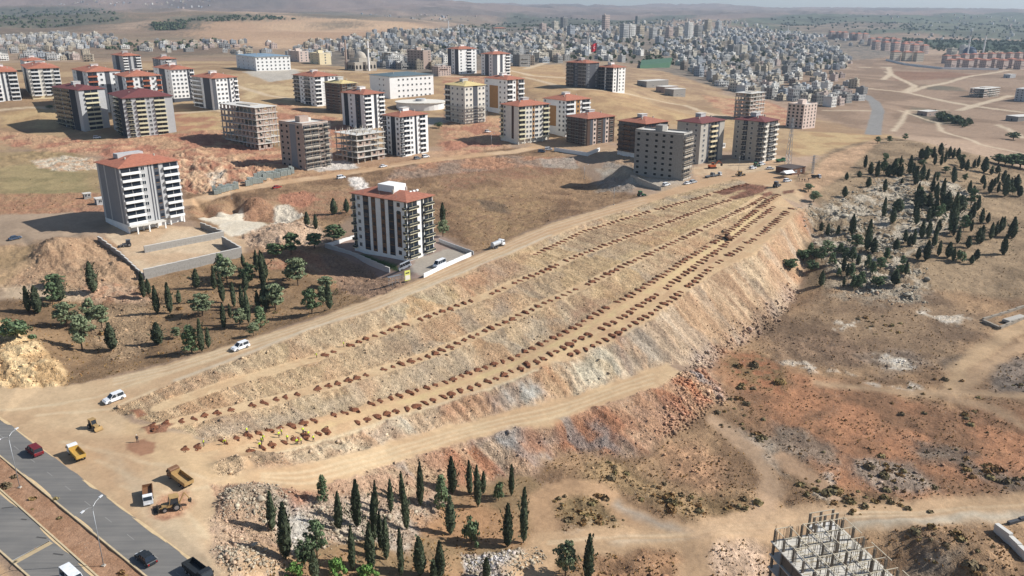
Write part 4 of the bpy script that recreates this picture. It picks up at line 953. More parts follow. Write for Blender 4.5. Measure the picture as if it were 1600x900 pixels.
std(BB, 'small red-roofed block furthest back in the left group', ((192,87.5),175,220,(195,113)), 40, 6, 'lgrey', 'w1 d1 w1', 'b1 d.5 p.5 d.5 b1', colors=('white','dgrey','tan','white'), roof=TILE)
std(BB, 'low red-roofed grey block behind the few-windowed block', ((252,92.5),240,277,(253,113)), 40, 5, 'grey', 'w1 w1', 'w1 b1 w1', roof=TILE)
std(BB, 'cream and white block with rows of white balconies near the left edge', ((47,107.5),35,96,(52,155)), 34, 7, 'offwhite', 'w1 d1 w1', 'p.5 b2 p1 b2 p.6 b1.6', colors=('white','dgrey','tan','white'), base='cream', z0=2.5, roof=TILE)
std(BB, 'white balconied block cut by the left edge of the view', ((-10,113),-40,33,(-8,160)), 34, 7, 'white', 'w1 w1', 'b2 p.4 d.5 p.5 d.5 b2', colors=('white','dgrey','tan','white'), roof=TILE)
std(BB, 'small block with red roof peeping over the cream block', ((40,95),33,72,(41,112)), 36, 5, 'white', 'w1', 'w1 w1 w1', roof=TILE)
# centre back
std(BB, 'dark and white block with red roof, left of the joined pair on the golden field', ((915,99),884,935,(915,138)), 42, 7, 'dgrey', 'g2 w1 g2', 'w1 p.6 w1', colors=('white','anth','tan','lgrey'), base='lgrey', roof=TILE3)
std(BB, 'white-ended block with red roof, right of the joined pair on the golden field', ((955,106),931,974,(957,144)), 42, 7, 'white', 'dg2 p.4 dg2', 'w1 d.4 w1 w1', colors=('white','anth','tan','lgrey'), base='white', roof=TILE3)
std(BB, 'white and brown block with red roof at the edge of the town, left of two', ((717,77),700,745,(717,116)), 42, 8, 'white', 'd1 w1 d1', 'w1 p.6 b1 w1', colors=('white','dgrey','tan','white'), roof=TILE3)
std(BB, 'white block with dark bands at the edge of the town, right of two', ((770,85),752,797,(770,119)), 42, 7, 'white', 'w1 d1 w1', 'd1 p.6 d.6 p.6 b1', colors=('white','dgrey','tan','white'), roof=TILE3)
frame_block('unfinished_building', 'white-slabbed frame building behind the maroon-roofed blocks', ((1170,146),1146,1192,(1170,188)), 42, 7, infill=.5, top_posts=False)
std(BB, 'pinkish unplastered tower with many window holes on the golden field', ((1256,165),1230,1276,(1253,202)), 42, 7, 'pink', 'w1 w1 w1 w1', 'w1 w1 w1 w1', roof=None, colors=('conc','grey','conc','conc'), openings='hole')
frame_block('unfinished_building', 'low white concrete frame out on the right-hand plain', ((1537,139),1515,1561,(1536,153)), 38, 4, infill=.3, top_posts=False)
std(BB, 'grey block cut by the right edge of the view', ((1612,141),1584,1640,(1612,160)), 40, 5, 'lgrey', 'w1 w1 w1 w1', 'w1 w1 w1', roof=None)
frame_block('unfinished_building', 'grey open frame in the town behind the mosque, left of two', ((607,82),594,619,(607,104)), 44, 6, infill=.2, top_posts=False)
std(BB, 'plain grey-brown block in the town, right of two behind the mosque', ((662,80),637,674,(662,108)), 44, 7, 'brick', 'w1 w1 w1 w1 w1', 'p1 w1', roof=None, openings='hole', colors=('conc','grey','conc','conc'))
std(BB, 'low beige block at the near-left corner of the town', ((500,84),485,518,(500,101)), 42, 4, 'cream', 'w1 w1', 'p1 w1 p1', roof=None)
std(BB, 'pinkish block, left of the low beige one at the town corner', ((468,81),451,483,(468,97)), 42, 4, 'pink', 'w1 w1', 'w1 w1', roof=None)
# round-fronted hall before the school
hp = G(655, 172)
hall = empty('sports_hall', hp, 0, 'low white hall with flat round-ended beige roof in front of the school', 'hall')
def ellipse(b, rx, ry, z0, z1, m, n=28):
    o = len(b.v)
    for z in (z0, z1):
        for i in range(n): b.v.append((rx * math.cos(2*math.pi*i/n), ry * math.sin(2*math.pi*i/n), z))
    for i in range(n):
        j = (i + 1) % n; b.f.append((o + i, o + j, o + n + j, o + n + i)); b.m.append(m)
    b.f.append(tuple(o + n + i for i in range(n))); b.m.append(m)
b = MB(); ellipse(b, 19, 15, -3, 5.0, 0); b.build('wall', WALL['white'], hall, (0, 10, 0))
b = MB(); ellipse(b, 20, 16, 5.002, 5.6, 0); b.build('roof', WALL['offwhite'], hall, (0, 10, 0))
b = MB(); ellipse(b, 4, 4, 5.602, 7.4, 0); b.build('roof_cabin', WALL['lgrey'], hall, (0, 12, 0))
# ------------------------------------------------------------------ trees
def leaf_mat(name, rgb, var=.35):
    m = bpy.data.materials.new(name); m.use_nodes = True
    nt = m.node_tree; b = nt.nodes['Principled BSDF']
    b.inputs['Roughness'].default_value = .8; b.inputs['Specular IOR Level'].default_value = .15
    oi = nt.nodes.new('ShaderNodeObjectInfo'); ge = nt.nodes.new('ShaderNodeNewGeometry'); no = nt.nodes.new('ShaderNodeTexNoise')
    no.inputs['Scale'].default_value = 1.3; no.inputs['Detail'].default_value = 3
    nt.links.new(ge.outputs['Position'], no.inputs['Vector'])
    ad = nt.nodes.new('ShaderNodeMath'); ad.operation = 'MULTIPLY_ADD'; ad.inputs[1].default_value = .5; nt.links.new(oi.outputs['Random'], ad.inputs[0]); nt.links.new(no.outputs[0], ad.inputs[2])
    mr = nt.nodes.new('ShaderNodeMapRange'); mr.inputs[1].default_value = .3; mr.inputs[2].default_value = 1.1; mr.inputs[3].default_value = 1 - var; mr.inputs[4].default_value = 1 + var
    nt.links.new(ad.outputs[0], mr.inputs[0])
    sc = nt.nodes.new('ShaderNodeVectorMath'); sc.operation = 'SCALE'; sc.inputs[0].default_value = lin(rgb)
    nt.links.new(mr.outputs[0], sc.inputs['Scale']); nt.links.new(sc.outputs[0], b.inputs['Base Color'])
    return m
CYP = leaf_mat('cypress_foliage', (72,80,60), .5); PINE = leaf_mat('pine_foliage', (124,134,102)); PINED = leaf_mat('dark_pine_foliage', (98,114,82)); LGREEN = leaf_mat('fresh_green_foliage', (106,140,74)); SCRUBM = leaf_mat('scrub_foliage', (112,104,72))
BARK = mat('bark', (104,88,72), .95, .2, 3)
def leaf_quads(b, pts, nrm, size, rng, up=0.0):
    for p, n in zip(pts, nrm):
        s = size * rng.uniform(.6, 1.4)
        n = Vector(n) + Vector((rng.uniform(-.5,.5), rng.uniform(-.5,.5), rng.uniform(-.5,.5)))
        if n.length < 1e-3: n = Vector((0, 0, 1))
        n.normalize()
        t = n.orthogonal().normalized(); t.rotate(Matrix.Rotation(rng.uniform(0, 6.28), 3, n)); q = n.cross(t)
        if up: t = (t * (1 - up) + Vector((0, 0, 1)) * up).normalized()
        p = Vector(p); b.face([p - t*s*.5 - q*s*.35, p + t*s*.1 - q*s*.5, p + t*s*.7, p - t*s*.1 + q*s*.5], 0)
def cypress_crown(seed, w=1.0, k=1.0):
    """10 m spindle of upright sprays"""
    rng = random.Random(seed); b = MB()
    prof = [(.6,.25),(1.2,.62),(2.4,.92),(4,1.0),(6,.86),(7.6,.6),(8.9,.32),(9.7,.1)]
    ph = [rng.uniform(0, 6.28) for _ in range(5)]
    def rad(z, a):
        for i in range(len(prof) - 1):
            if prof[i][0] <= z <= prof[i+1][0]:
                f = (z - prof[i][0]) / (prof[i+1][0] - prof[i][0]); r = prof[i][1]*(1-f) + prof[i+1][1]*f; break
        else: r = .1
        return r * w * (1 + k*(.16*math.sin(2*a + ph[0] + z*.6) + .12*math.sin(3*a + ph[1] - z*1.1) + .13*math.sin(z*2.3 + ph[2]) + .08*math.sin(z*4.1 + ph[3] + 2*a)))
    n = 12; base = len(b.v); zs = [.6,1.5,2.6,4,5.4,6.8,8,9,9.6]
    for z in zs:
        for i in range(n):
            a = 2*math.pi*i/n; r = rad(z, a) * .78; b.v.append((r*math.cos(a), r*math.sin(a), z))
    for j in range(len(zs) - 1):
        for i in range(n):
            k = (i+1) % n; b.f.append((base+j*n+i, base+j*n+k, base+(j+1)*n+k, base+(j+1)*n+i)); b.m.append(0)
    pts, nr = [], []
    for _ in range(760):
        z = .5 + 9.3 * rng.random() ** 1.05; a = rng.uniform(0, 6.28); r = rad(z, a) * rng.uniform(.72, 1.12)
        pts.append((r*math.cos(a), r*math.sin(a), z)); nr.append((math.cos(a), math.sin(a), .25))
    leaf_quads(b, pts, nr, .5, rng, .55)
    for _ in range(34):     # a few sprays that break the outline
        z = rng.uniform(1.5, 8.5); a = rng.uniform(0, 6.28); r = rad(z, a)
        for k in range(7):
            q = r * (1 + .07*k); leaf_quads(b, [(q*math.cos(a), q*math.sin(a), z + k*.12)], [(math.cos(a), math.sin(a), .2)], .36, rng, .6)
    return b
def pine_crown(seed, shape='round', n_clump=40, leaves=46):
    """8 m tree: foliage clumps on limbs, gaps between; unit radius about 2.2 m"""
    rng = random.Random(seed); b = MB(); cl = []
    for i in range(n_clump):
        if shape == 'cone':
            z = 1.6 + 6.2 * (i / n_clump) ** 1.1; r = 2.1 * (1 - (z - 1.4) / 7.2) * rng.uniform(.5, 1.05)
        elif shape == 'bush':
            z = rng.uniform(.4, 3.6); r = 2.6 * math.sqrt(max(0, 1 - (z / 4.2) ** 2)) * rng.uniform(.3, 1)
        else:
            z = rng.uniform(2.4, 7.6); q = (z - 2.2) / 5.6; r = 2.5 * math.sin(math.pi * min(.97, .14 + q * .8)) ** .8 * rng.uniform(.25, 1.05)
        a = i * 2.4 + rng.uniform(-.5, .5)
        cl.append((r*math.cos(a), r*math.sin(a), z, rng.uniform(.55, 1.0)))
    for x, y, z, s in cl:
        pts, nr = [], []
        for _ in range(leaves):
            d = Vector((rng.gauss(0, 1), rng.gauss(0, 1), rng.gauss(0, .7))).normalized(); q = s * rng.uniform(.55, 1.05)
            pts.append((x + d.x*q, y + d.y*q, z + d.z*q*.75)); nr.append(d)
        leaf_quads(b, pts, nr, .42, rng, .15)
    return b, cl
def trunk_mesh(h, r, limbs=None, seed=0):
    rng = random.Random(seed); b = MB(); p = Vector((0, 0, -.8)); k = 5
    for i in range(k):
        q = Vector((rng.uniform(-.1, .1) * i * .6, rng.uniform(-.1, .1) * i * .6, h * (i + 1) / k))
        b.cyl(p, q, r * (1 - .15*i), r * (1 - .15*(i+1)), 7, 0, False); p = q
    if limbs:
        for x, y, z, s in limbs[::2]:
            z0 = max(.8, z - 1.2 - .3*math.hypot(x, y)); b.cyl((0, 0, min(z0, h)), (x*.85, y*.85, z - .1), r*.38, r*.12, 5, 0, False)
    return b.mesh('trunk', BARK, True)
TREES = {}
for i, w in enumerate((.85, 1.0, 1.15, .95, .9, 1.05, 1.0)):
    TREES['c%d' % i] = (trunk_mesh(3, .16, seed=i), cypress_crown(40 + i, w, 1 + .3*(i % 4)).mesh('crown', CYP), 10.0)
for i in range(3):
    b, cl = pine_crown(60 + i); TREES['p%d' % i] = (trunk_mesh(6.5, .2, cl, i), b.mesh('crown', PINE), 8.3)
for i in range(2):
    b, cl = pine_crown(70 + i); TREES['d%d' % i] = (trunk_mesh(6.5, .2, cl, i), b.mesh('crown', PINED), 8.3)
for i in range(2):
    b, cl = pine_crown(80 + i, 'cone', 32, 34); TREES['k%d' % i] = (trunk_mesh(7, .17, cl, i), b.mesh('crown', PINED), 8.6)
for i in range(2):
    b, cl = pine_crown(90 + i, 'bush', 22, 44); TREES['b%d' % i] = (trunk_mesh(2.5, .16, cl, i), b.mesh('crown', PINED), 4.6)
b, cl = pine_crown(95, 'bush', 20, 44); TREES['g0'] = (trunk_mesh(2.5, .16, cl, 3), b.mesh('crown', LGREEN), 4.6)
def tree(kind, px, py, ytop, wpx, label, group, cat='tree'):
    g = G(px, py); w = g.y * CP - (g.z - CAM_H) * SP
    ppm = FPX / w
    elev = math.atan2(CAM_H - g.z, g.y)
    H = max(1.2, (py - ytop) / (ppm * math.cos(elev)) * .98)
    tm, cm, h0 = TREES[kind]
    hw = {'c': 2.0, 'p': 5.2, 'd': 5.2, 'k': 4.0, 'b': 5.4, 'g': 5.4}[kind[0]]
    sx = max(.25, min(3, wpx / ppm / hw)); sz = H / h0
    name = {'c': 'cypress_tree', 'p': 'pine_tree', 'd': 'pine_tree', 'k': 'conifer_tree', 'b': 'shrub', 'g': 'shrub'}[kind[0]]
    root = empty(name, g, random.uniform(0, 6.28), label, cat, group)
    root.rotation_euler = (random.gauss(0, .018), random.gauss(0, .018), root.rotation_euler.z)
    _j = random.uniform(.88, 1.14)
    for nm, me in (('trunk', tm), ('crown', cm)):
        o = link(nm, me, root); o.scale = (sx * _j, sx / _j, sz)
    return root
_ci = [0]
def cyp(): _ci[0] += 1; return 'c%d' % (_ci[0] * 3 % 7)
GL = 'cypresses of the lower grove'
LOWER = [(425,827,767,14,'cypress beside the rubble heap, furthest left of the lower grove'),(447,875,792,20,'stout cypress standing against the white rubble slide'),(530,830,770,11,'slim cypress right of the white rubble slide'),(558,824,752,14,'tall pointed cypress on the white stones, second from the rubble slide'),
 (585,847,774,12,None),(588,803,752,8,None),(611,802,751,10,'slender cypress alone on the reddish bank'),(629,785,735,9,'thin crooked cypress high on the bank'),(636,830,762,11,None),(657,790,721,10,'tall slim cypress topping the bank below the lower road'),
 (707,772,715,14,'dense tall cypress on the bank next to a broad conifer'),(734,773,720,10,'narrow cypress on the red bank below the grey rubble'),(747,792,729,12,'cypress with paired stem in front of the grey rubble'),(755,772,737,9,None),(799,775,725,8,'slim cypress at the corner of the curving track'),(704,835,777,15,'broad cypress standing free on golden grass'),
 (551,892,825,11,None),(580,892,822,17,None),(595,860,802,10,None),(604,875,812,13,None),(627,902,830,11,None),(657,900,842,19,None),(688,905,850,16,None),(678,908,875,11,None),(793,855,790,15,'cypress beside white stones near the loop track'),(760,905,873,11,None),(492,908,860,14,None),
 (818,848,765,14,'tall cypress on the verge of the loop track'),(918,908,836,16,'lone cypress beside a small pine at the bottom edge')]
for x, y, t, w, l in LOWER:
    tree(cyp(), x, y, t, w, l or 'dark pointed cypress in the crowded lower grove', GL)
for k, x, y, t, w, l in [('k0',505,785,741,20,'sparse young pine leaning over the red bank'),('k1',691,797,740,24,'broad conifer beside tall cypresses on the bank'),('d0',496,872,815,34,'bushy dark pine below the white rubble slide'),('d1',477,888,845,26,'low pine left of the bushy dark pine'),
      ('g0',527,902,868,32,'bright green shrub at the bottom edge, middle of three'),('g0',462,905,875,30,'bright green shrub at the bottom edge, leftmost of three'),('g0',574,908,880,34,'bright green shrub at the bottom edge, rightmost of three'),('b0',737,850,806,34,'round dark evergreen bush on golden grass'),('b1',779,782,750,18,'small dark bush under the cypresses by the track bend'),('p0',883,903,848,36,'open-crowned small pine beside the dirt track')]:
    tree(k, x, y, t, w, l, 'pines and shrubs of the lower grove', 'tree' if k[0] != 'g' else 'shrub')
GU_ = 'trees of the upper left grove'
for x, y, t, w in [(246,490,445,10),(225,466,424,9),(266,489,440,10),(280,474,452,8),(349,472,425,9),(366,480,440,9),(379,485,445,8),(389,505,450,8),(176,548,505,16),(247,538,503,16),(316,550,497,9),(326,543,510,8),(45,488,447,11),(60,490,445,15),(95,470,430,15),(147,458,408,14),
                   (233,460,435,8),(307,450,419,10),(335,452,421,9),(384,455,425,10),(401,425,390,8),(412,449,390,11),(403,482,452,7),(416,484,430,10),(515,484,440,10),(531,368,350,9)]:
    tree(cyp(), x, y, t, w, {176: 'cypress standing free in the upper grove clearing', 247: 'broad cypress near the dirt road in the upper grove', 147: 'dark cypress in front of the spoil heap', 45: 'cypress at the left end of the upper grove', 515: 'cypress at the right end of the upper grove'}.get(x, 'dark cypress among the pines of the upper left grove'), GU_)
for x, y, t, w, l in [(480,354,331,10,'cypress at the edge of the pale rubble, left of two'),(494,361,336,7,'thin cypress at the edge of the pale rubble, right of two'),(522,336,310,11,'cypress on the bare field left of the walled block, nearer the rubble'),(542,333,311,8,'cypress on the bare field left of the walled block, nearer the block'),(692,350,316,9,'cypress peeping out behind the walled block')]:
    tree(cyp(), x, y, t, w, l, 'cypresses near the walled block')
for i, (k, x, y, t, w) in enumerate([('p0',105,512,470,38),('p1',129,548,490,36),('p2',160,513,475,30),('p0',143,508,465,26),('p1',317,494,457,36),('k0',300,551,505,28),('p2',277,528,510,18),('p0',375,510,480,24),('p1',396,524,503,20),('d0',83,478,440,22),('d1',431,403,376,26),('d0',455,398,362,32),('d1',492,387,360,28),('d0',522,377,350,32),
      ('p2',466,446,400,38),('p1',510,450,431,26),('p0',355,442,402,34),('d1',388,447,410,26),('d0',85,449,430,30),('p2',431,484,440,34),('k1',407,510,475,22),('d0',488,491,450,30),('p1',505,477,445,24),('p0',692,370,342,20)]):
    tree(k, x, y, t, w, {30: ''}.get(x, {105: 'spreading light green pine at the left of the upper grove', 129: 'tall light green pine casting a long shadow in the upper grove', 317: 'rounded pine in the middle of the upper grove', 300: 'dark layered conifer near the dirt road', 466: 'large pine below the pale rubble', 692: 'pale green tree beside the walled block', 355: 'pine in front of the lower grey retaining wall', 522: 'dark pine at the corner of the walled yard'}.get(x, 'green pine mixed with cypresses in the upper left grove')), GU_)
tree('b0', 30, 538, 505, 58, 'wide green bush at the foot of the yellow bank', 'trees of the upper left grove', 'shrub')
RIGHT = [(605,150,0,7),(640,190,0,10),(680,205,100,9),(725,150,95,11),(785,200,90,14),(750,200,0,11),(815,205,0,9),(885,190,70,10),(905,190,0,8),(955,95,0,10),(985,100,10,9),(1030,90,0,7),(1078,70,0,9),(960,230,130,11),(915,210,0,9),(835,245,210,7),(730,295,215,10),(625,270,205,10),(480,330,262,9),(490,225,175,6),(570,205,165,8),(1040,130,0,6),(1080,135,0,6),(1105,120,0,6),(1130,85,0,7),(1155,90,0,7),(1185,90,0,7),(1210,160,90,8),(1240,170,95,8),(1285,150,95,7),(1310,145,0,6),(1350,180,80,14),(1395,190,130,7),(1435,180,130,8),(1470,240,160,9),(1340,250,190,9),(1385,310,220,9),(1410,270,210,7),(1435,305,0,6),(1480,330,190,12),(1545,300,190,13),(1570,330,260,10),(1510,300,210,9),(1255,310,230,8),(1285,320,260,8),(1085,340,210,10),(1050,310,250,8),(1025,300,0,8),(1160,240,140,9),
 (945,400,290,20),(1000,400,300,14),(720,460,330,9),(810,420,340,20),(775,500,400,11),(525,560,430,10),(615,670,470,12),(1020,470,370,9),(925,510,400,9),(1000,480,390,9),(1145,560,300,17),(1200,420,320,22),(1110,430,300,14),(1245,520,420,10),(1275,470,360,10),(1330,500,400,10),(1335,580,0,9),(1370,500,430,7),(1310,620,520,9),(1300,720,650,9),(1270,750,690,8),(1390,600,490,9),(1420,580,480,8),(1445,560,450,8),(1465,540,450,8),(1525,590,450,14),(1470,690,560,10),(1125,710,610,11),(1065,700,600,8),(1155,730,640,8),(985,730,600,13),(935,720,640,9),(960,590,470,10),(1000,590,480,9),(1035,640,560,10),(1045,590,500,8),(1065,540,460,9),(905,640,530,8),(880,640,560,9),(855,620,540,8),(800,660,580,9),(655,680,580,13),(435,570,510,8),(370,570,490,8),(330,540,480,9),(1250,650,570,10),(330,890,790,11),(790,890,800,14),(1330,620,540,9),(470,800,700,9),(560,760,690,9),(1500,590,500,7)]
GR = 'cypresses of the rocky right-hand hill'
for i, (x, y, t, w) in enumerate(RIGHT):
    px, py = 1200 + x/4, 225 + y/4
    yt = 225 + t/4 if t else py - 17 - random.uniform(0, 4)
    tree(cyp(), px, py, min(yt, py - 9), w * .84, {480: 'lone dark tree at the left end of the rocky hill, lower one', 490: 'lone dark tree at the left end of the rocky hill, upper one', 1525: 'thick dark cypress at the right end of the rocky hill', 1470: 'cypress with bare stem at the right end of the hill' if y == 690 else None, 615: 'tall dark cypress on the near side of the rocky hill'}.get(x) or ('dark cypress on the upper part of the rocky hill' if y < 345 else 'dark cypress on the lower part of the rocky hill'), GR)
for k, x, y, t, w in [('d0',550,645,560,22),('p0',370,695,600,26),('d1',220,725,645,24),('d0',300,725,650,20),('k0',450,685,610,13),('k1',480,725,640,14),('d1',140,785,705,24),('k0',520,835,735,13),('k1',620,790,690,13),('d0',700,785,700,18),('b0',840,805,735,24),('d1',690,895,815,24),('k0',580,885,790,14),('b1',1200,735,650,18),('k1',740,725,640,12),('k1',400,760,670,14),('d1',270,800,720,20),('k0',650,830,740,13),
      ('d0',1440,125,60,24),('d1',1480,135,60,26),('d0',1525,145,60,28),('d1',1575,150,55,30),('d0',1620,160,60,30),('d1',960,140,90,14),('d0',1110,180,140,14),('p1',285,365,290,18),('p2',252,300,245,15),('d1',820,130,85,12)]:
    l = {250: None}.get(x)
    l = 'roadside trees massed at the right edge beyond the hill' if x > 1430 else ('small green tree on the dirt beside the planted terraces' if x == 252 else 'bushy pine where the terraces meet the rocky hill' if x == 285 else ('green bush on the rocky hill' if k[0] == 'b' else 'bushy dark pine on the rocky hill'))
    tree(k, 1200 + x/4, 225 + y/4, 225 + t/4, w, l, 'pines of the right-hand hill' if x < 1430 else 'trees at the right edge')
def fill(n, P, kinds, label, group, hpx, seed):
    rng = random.Random(seed); xs = [p[0] for p in P]; ys = [p[1] for p in P]; c = 0; pl = np.array(P, float)
    while c < n:
        x, y = rng.uniform(min(xs), max(xs)), rng.uniform(min(ys), max(ys))
        if not inside(pl, np.array([x]), np.array([y]))[0]: continue
        c += 1; k = rng.choice(kinds); k = cyp() if k == 'c' else k; h = rng.uniform(*hpx)
        tree(k, x, y, y - h, h * (.24 if k[0] == 'c' else .6), label, group)
fill(13, [(1245,395),(1280,370),(1330,380),(1420,420),(1410,445),(1330,455),(1255,425)], ['c','c','d0','k0'], 'dark tree in the thicket at the near foot of the rocky hill', 'thicket at the foot of the hill', (15, 26), 1)
fill(18, [(1420,285),(1500,300),(1540,340),(1500,390),(1430,360),(1400,320)], ['c','c','c','d0'], 'dark tree in the dense middle of the rocky hill', 'dense middle of the hill', (16, 30), 2)
fill(20, [(1350,262),(1420,238),(1480,250),(1560,275),(1590,310),(1500,290),(1400,285)], ['c','c','d1'], 'dark tree along the upper rim of the rocky hill', 'upper rim of the hill', (12, 22), 3)
fill(11, [(300,440),(400,410),(470,400),(520,430),(500,480),(400,510),(320,520),(290,480)], ['c','c','c','d0','k0'], 'tree in the thick right half of the upper grove', 'thick half of the upper grove', (22, 44), 4)
for x, y in [(1371,224),(1389,223),(1414,219)]: tree('d0', x, y, y - 11, 10, {1371: 'round tree on the hill crest, leftmost of three', 1389: 'round tree on the hill crest, middle of three', 1414: 'round tree on the hill crest, rightmost of three'}[x], 'trees on the crest')
for x, y, t, w, l in [(686,200,190,14,'green tree between the straw-roofed block and the banded white block'),(1583,218,205,20,'round green tree beside the far right road'),(78,170,164,10,'dark bush on the golden field at the left')]: tree('d1', x, y, t, w, l, None)

# ------------------------------------------------------------------ planting pits
SOIL = mat('dug_red_soil', (116,74,52), .95, .3, 2.5); SOILD = mat('moist_dark_soil', (78,54,44), .95, .2, 3)
def pit_mesh(seed):
    rng = random.Random(seed); b = MB(); n = 10
    rings = [(1.0, 0.0), (.82, .15), (.5, .3), (.18, .36)]
    ph = [rng.uniform(0, 6.28) for _ in range(3)]
    base = len(b.v)
    for s, z in rings:
        for i in range(n):
            a = 2*math.pi*i/n; r = s * (1 + .2*math.sin(2*a + ph[0]) + .14*math.sin(3*a + ph[1]) + rng.uniform(-.07, .07))
            b.v.append((1.15*r*math.cos(a), 1.0*r*math.sin(a), z * (1 + rng.uniform(-.2, .25)) - (.15 if z == 0 else 0)))
    for j in range(len(rings) - 1):
        for i in range(n):
            k = (i+1) % n; b.f.append((base+j*n+i, base+j*n+k, base+(j+1)*n+k, base+(j+1)*n+i)); b.m.append(0)
    b.f.append(tuple(base + (len(rings)-1)*n + i for i in range(n))); b.m.append(0)
    for cx, cy in ((-1.15, .55), (1.25, -.2)):      # the dug hole at each end: a low rim round a dark bottom
        o = len(b.v); m = 8
        for s, z in ((.5, -.1), (.38, .16), (.28, .13), (.18, -.02)):
            for i in range(m):
                a = 2*math.pi*i/m; r = s * (1 + rng.uniform(-.12, .12)); b.v.append((cx + r*math.cos(a), cy + r*math.sin(a)*.85, z))
        for j in range(3):
            for i in range(m):
                k = (i+1) % m; b.f.append((o+j*m+i, o+j*m+k, o+(j+1)*m+k, o+(j+1)*m+i)); b.m.append(0 if j == 0 else 1)
        b.f.append(tuple(o + 3*m + i for i in range(m))); b.m.append(1)
    return b
PITS = [pit_mesh(i) for i in range(6)]
PITM = [p.mesh('planting_pit', [SOIL, SOILD]) for p in PITS]
def along(L, step, x0, x1):
    W = [Vector((q.x, q.y, 0)) for q in (PZ(a, b, deep(a, z)) for a, b, z in L)]
    out = []; acc = 0
    for a, b in zip(W, W[1:]):
        d = (b - a).length; s = acc
        while s < d:
            p = a.lerp(b, s / d); out.append((p, (b - a).normalized())); s += step
        acc = s - d
    return out
pit_all = []
for nm, L, lab in (('A', ROW_A, 'just under the upper road edge'), ('B', ROW_B, 'on the highest long terrace'), ('C', ROW_C, 'on the second long terrace'), ('D', ROW_D, 'on the inner side of the tracked terrace'), ('E', ROW_E, 'on the middle of the tracked terrace'), ('F', ROW_F, 'along the outer terrace rim')):
    for p, d in along(L, 2.95, 0, 0):
        px, py = proj(p.x, p.y, GH(p.x, p.y))
        if nm == 'B' and px < 500 and not (320 < px < 335): continue
        if random.random() < .05: continue
        pit_all.append((p.y, p, d, lab, random.uniform(.85, 1.3)))
pit_all.sort(key=lambda t: t[0])
pv, pf, pm, off = [], [], [], 0
for i, (yy, p, d, lab, s) in enumerate(pit_all):
    a = math.atan2(d.y, d.x) - math.pi/2 + random.uniform(-.3, .3)
    x = p.x + random.uniform(-.28, .28); y = p.y + random.uniform(-.28, .28); z = GH(x, y) - .02
    if i < 290:
        o = link('planting_pit', PITM[i % 6], None, (x, y, z), a); o.scale = (s * random.uniform(.85, 1.15), s * random.uniform(.8, 1.15), s * random.uniform(.6, 1.2))
        tag(o, 'dug planting pit with red-brown soil heap ' + lab, 'planting pit', 'planting pits ' + lab)
    else:
        b = PITS[i % 6]; M = Matrix.Translation((x, y, z)) @ Matrix.Rotation(a, 4, 'Z') @ Matrix.Diagonal((s, s, s*.9, 1))
        pv += [tuple(M @ Vector(v)) for v in b.v]; pf += [tuple(k + off for k in f) for f in b.f]; pm += b.m; off = len(pv)
b = MB(); b.v, b.f, b.m = pv, pf, pm
o = b.build('far_planting_pits', [SOIL, SOILD]); tag(o, 'rows of small red-brown planting pits on the far terraces', 'planting pit', None, 'stuff')

# ------------------------------------------------------------------ loose stone, scrub and dry grass
def tint_mat(name, rough=.95):
    m = bpy.data.materials.new(name); m.use_nodes = True; nt = m.node_tree; b = nt.nodes['Principled BSDF']
    at = nt.nodes.new('ShaderNodeAttribute'); at.attribute_name = 'tint'; no = nt.nodes.new('ShaderNodeTexNoise'); no.inputs['Scale'].default_value = 2.5
    ge = nt.nodes.new('ShaderNodeNewGeometry'); nt.links.new(ge.outputs['Position'], no.inputs['Vector'])
    mr = nt.nodes.new('ShaderNodeMapRange'); mr.inputs[1].default_value = .3; mr.inputs[2].default_value = .7; mr.inputs[3].default_value = .8; mr.inputs[4].default_value = 1.2; nt.links.new(no.outputs[0], mr.inputs[0])
    sc = nt.nodes.new('ShaderNodeVectorMath'); sc.operation = 'SCALE'; nt.links.new(at.outputs['Color'], sc.inputs[0]); nt.links.new(mr.outputs[0], sc.inputs['Scale'])
    nt.links.new(sc.outputs[0], b.inputs['Base Color']); b.inputs['Roughness'].default_value = rough; b.inputs['Specular IOR Level'].default_value = .15
    return m
def mass(name, V, F, T, m, label, cat):
    me = bpy.data.meshes.new(name); V = np.asarray(V, np.float32); F = np.asarray(F, np.int32); k = F.shape[1]
    me.vertices.add(len(V)); me.vertices.foreach_set('co', V.ravel()); me.loops.add(F.size); me.polygons.add(len(F))
    me.loops.foreach_set('vertex_index', F.ravel()); me.polygons.foreach_set('loop_start', np.arange(0, F.size, k, dtype=np.int32)); me.polygons.foreach_set('loop_total', np.full(len(F), k, np.int32))
    at = me.color_attributes.new('tint', 'FLOAT_COLOR', 'POINT'); at.data.foreach_set('color', np.concatenate([T, np.ones((len(T), 1))], 1).astype(np.float32).ravel())
    me.materials.append(m); me.update(calc_edges=True)
    o = link(name, me); tag(o, label, cat, None, 'stuff'); return o
_bm = bmesh.new(); bmesh.ops.create_icosphere(_bm, subdivisions=1, radius=1.0)
ICO_V = np.array([v.co[:] for v in _bm.verts]); ICO_F = np.array([[v.index for v in f.verts] for f in _bm.faces]); _bm.free()
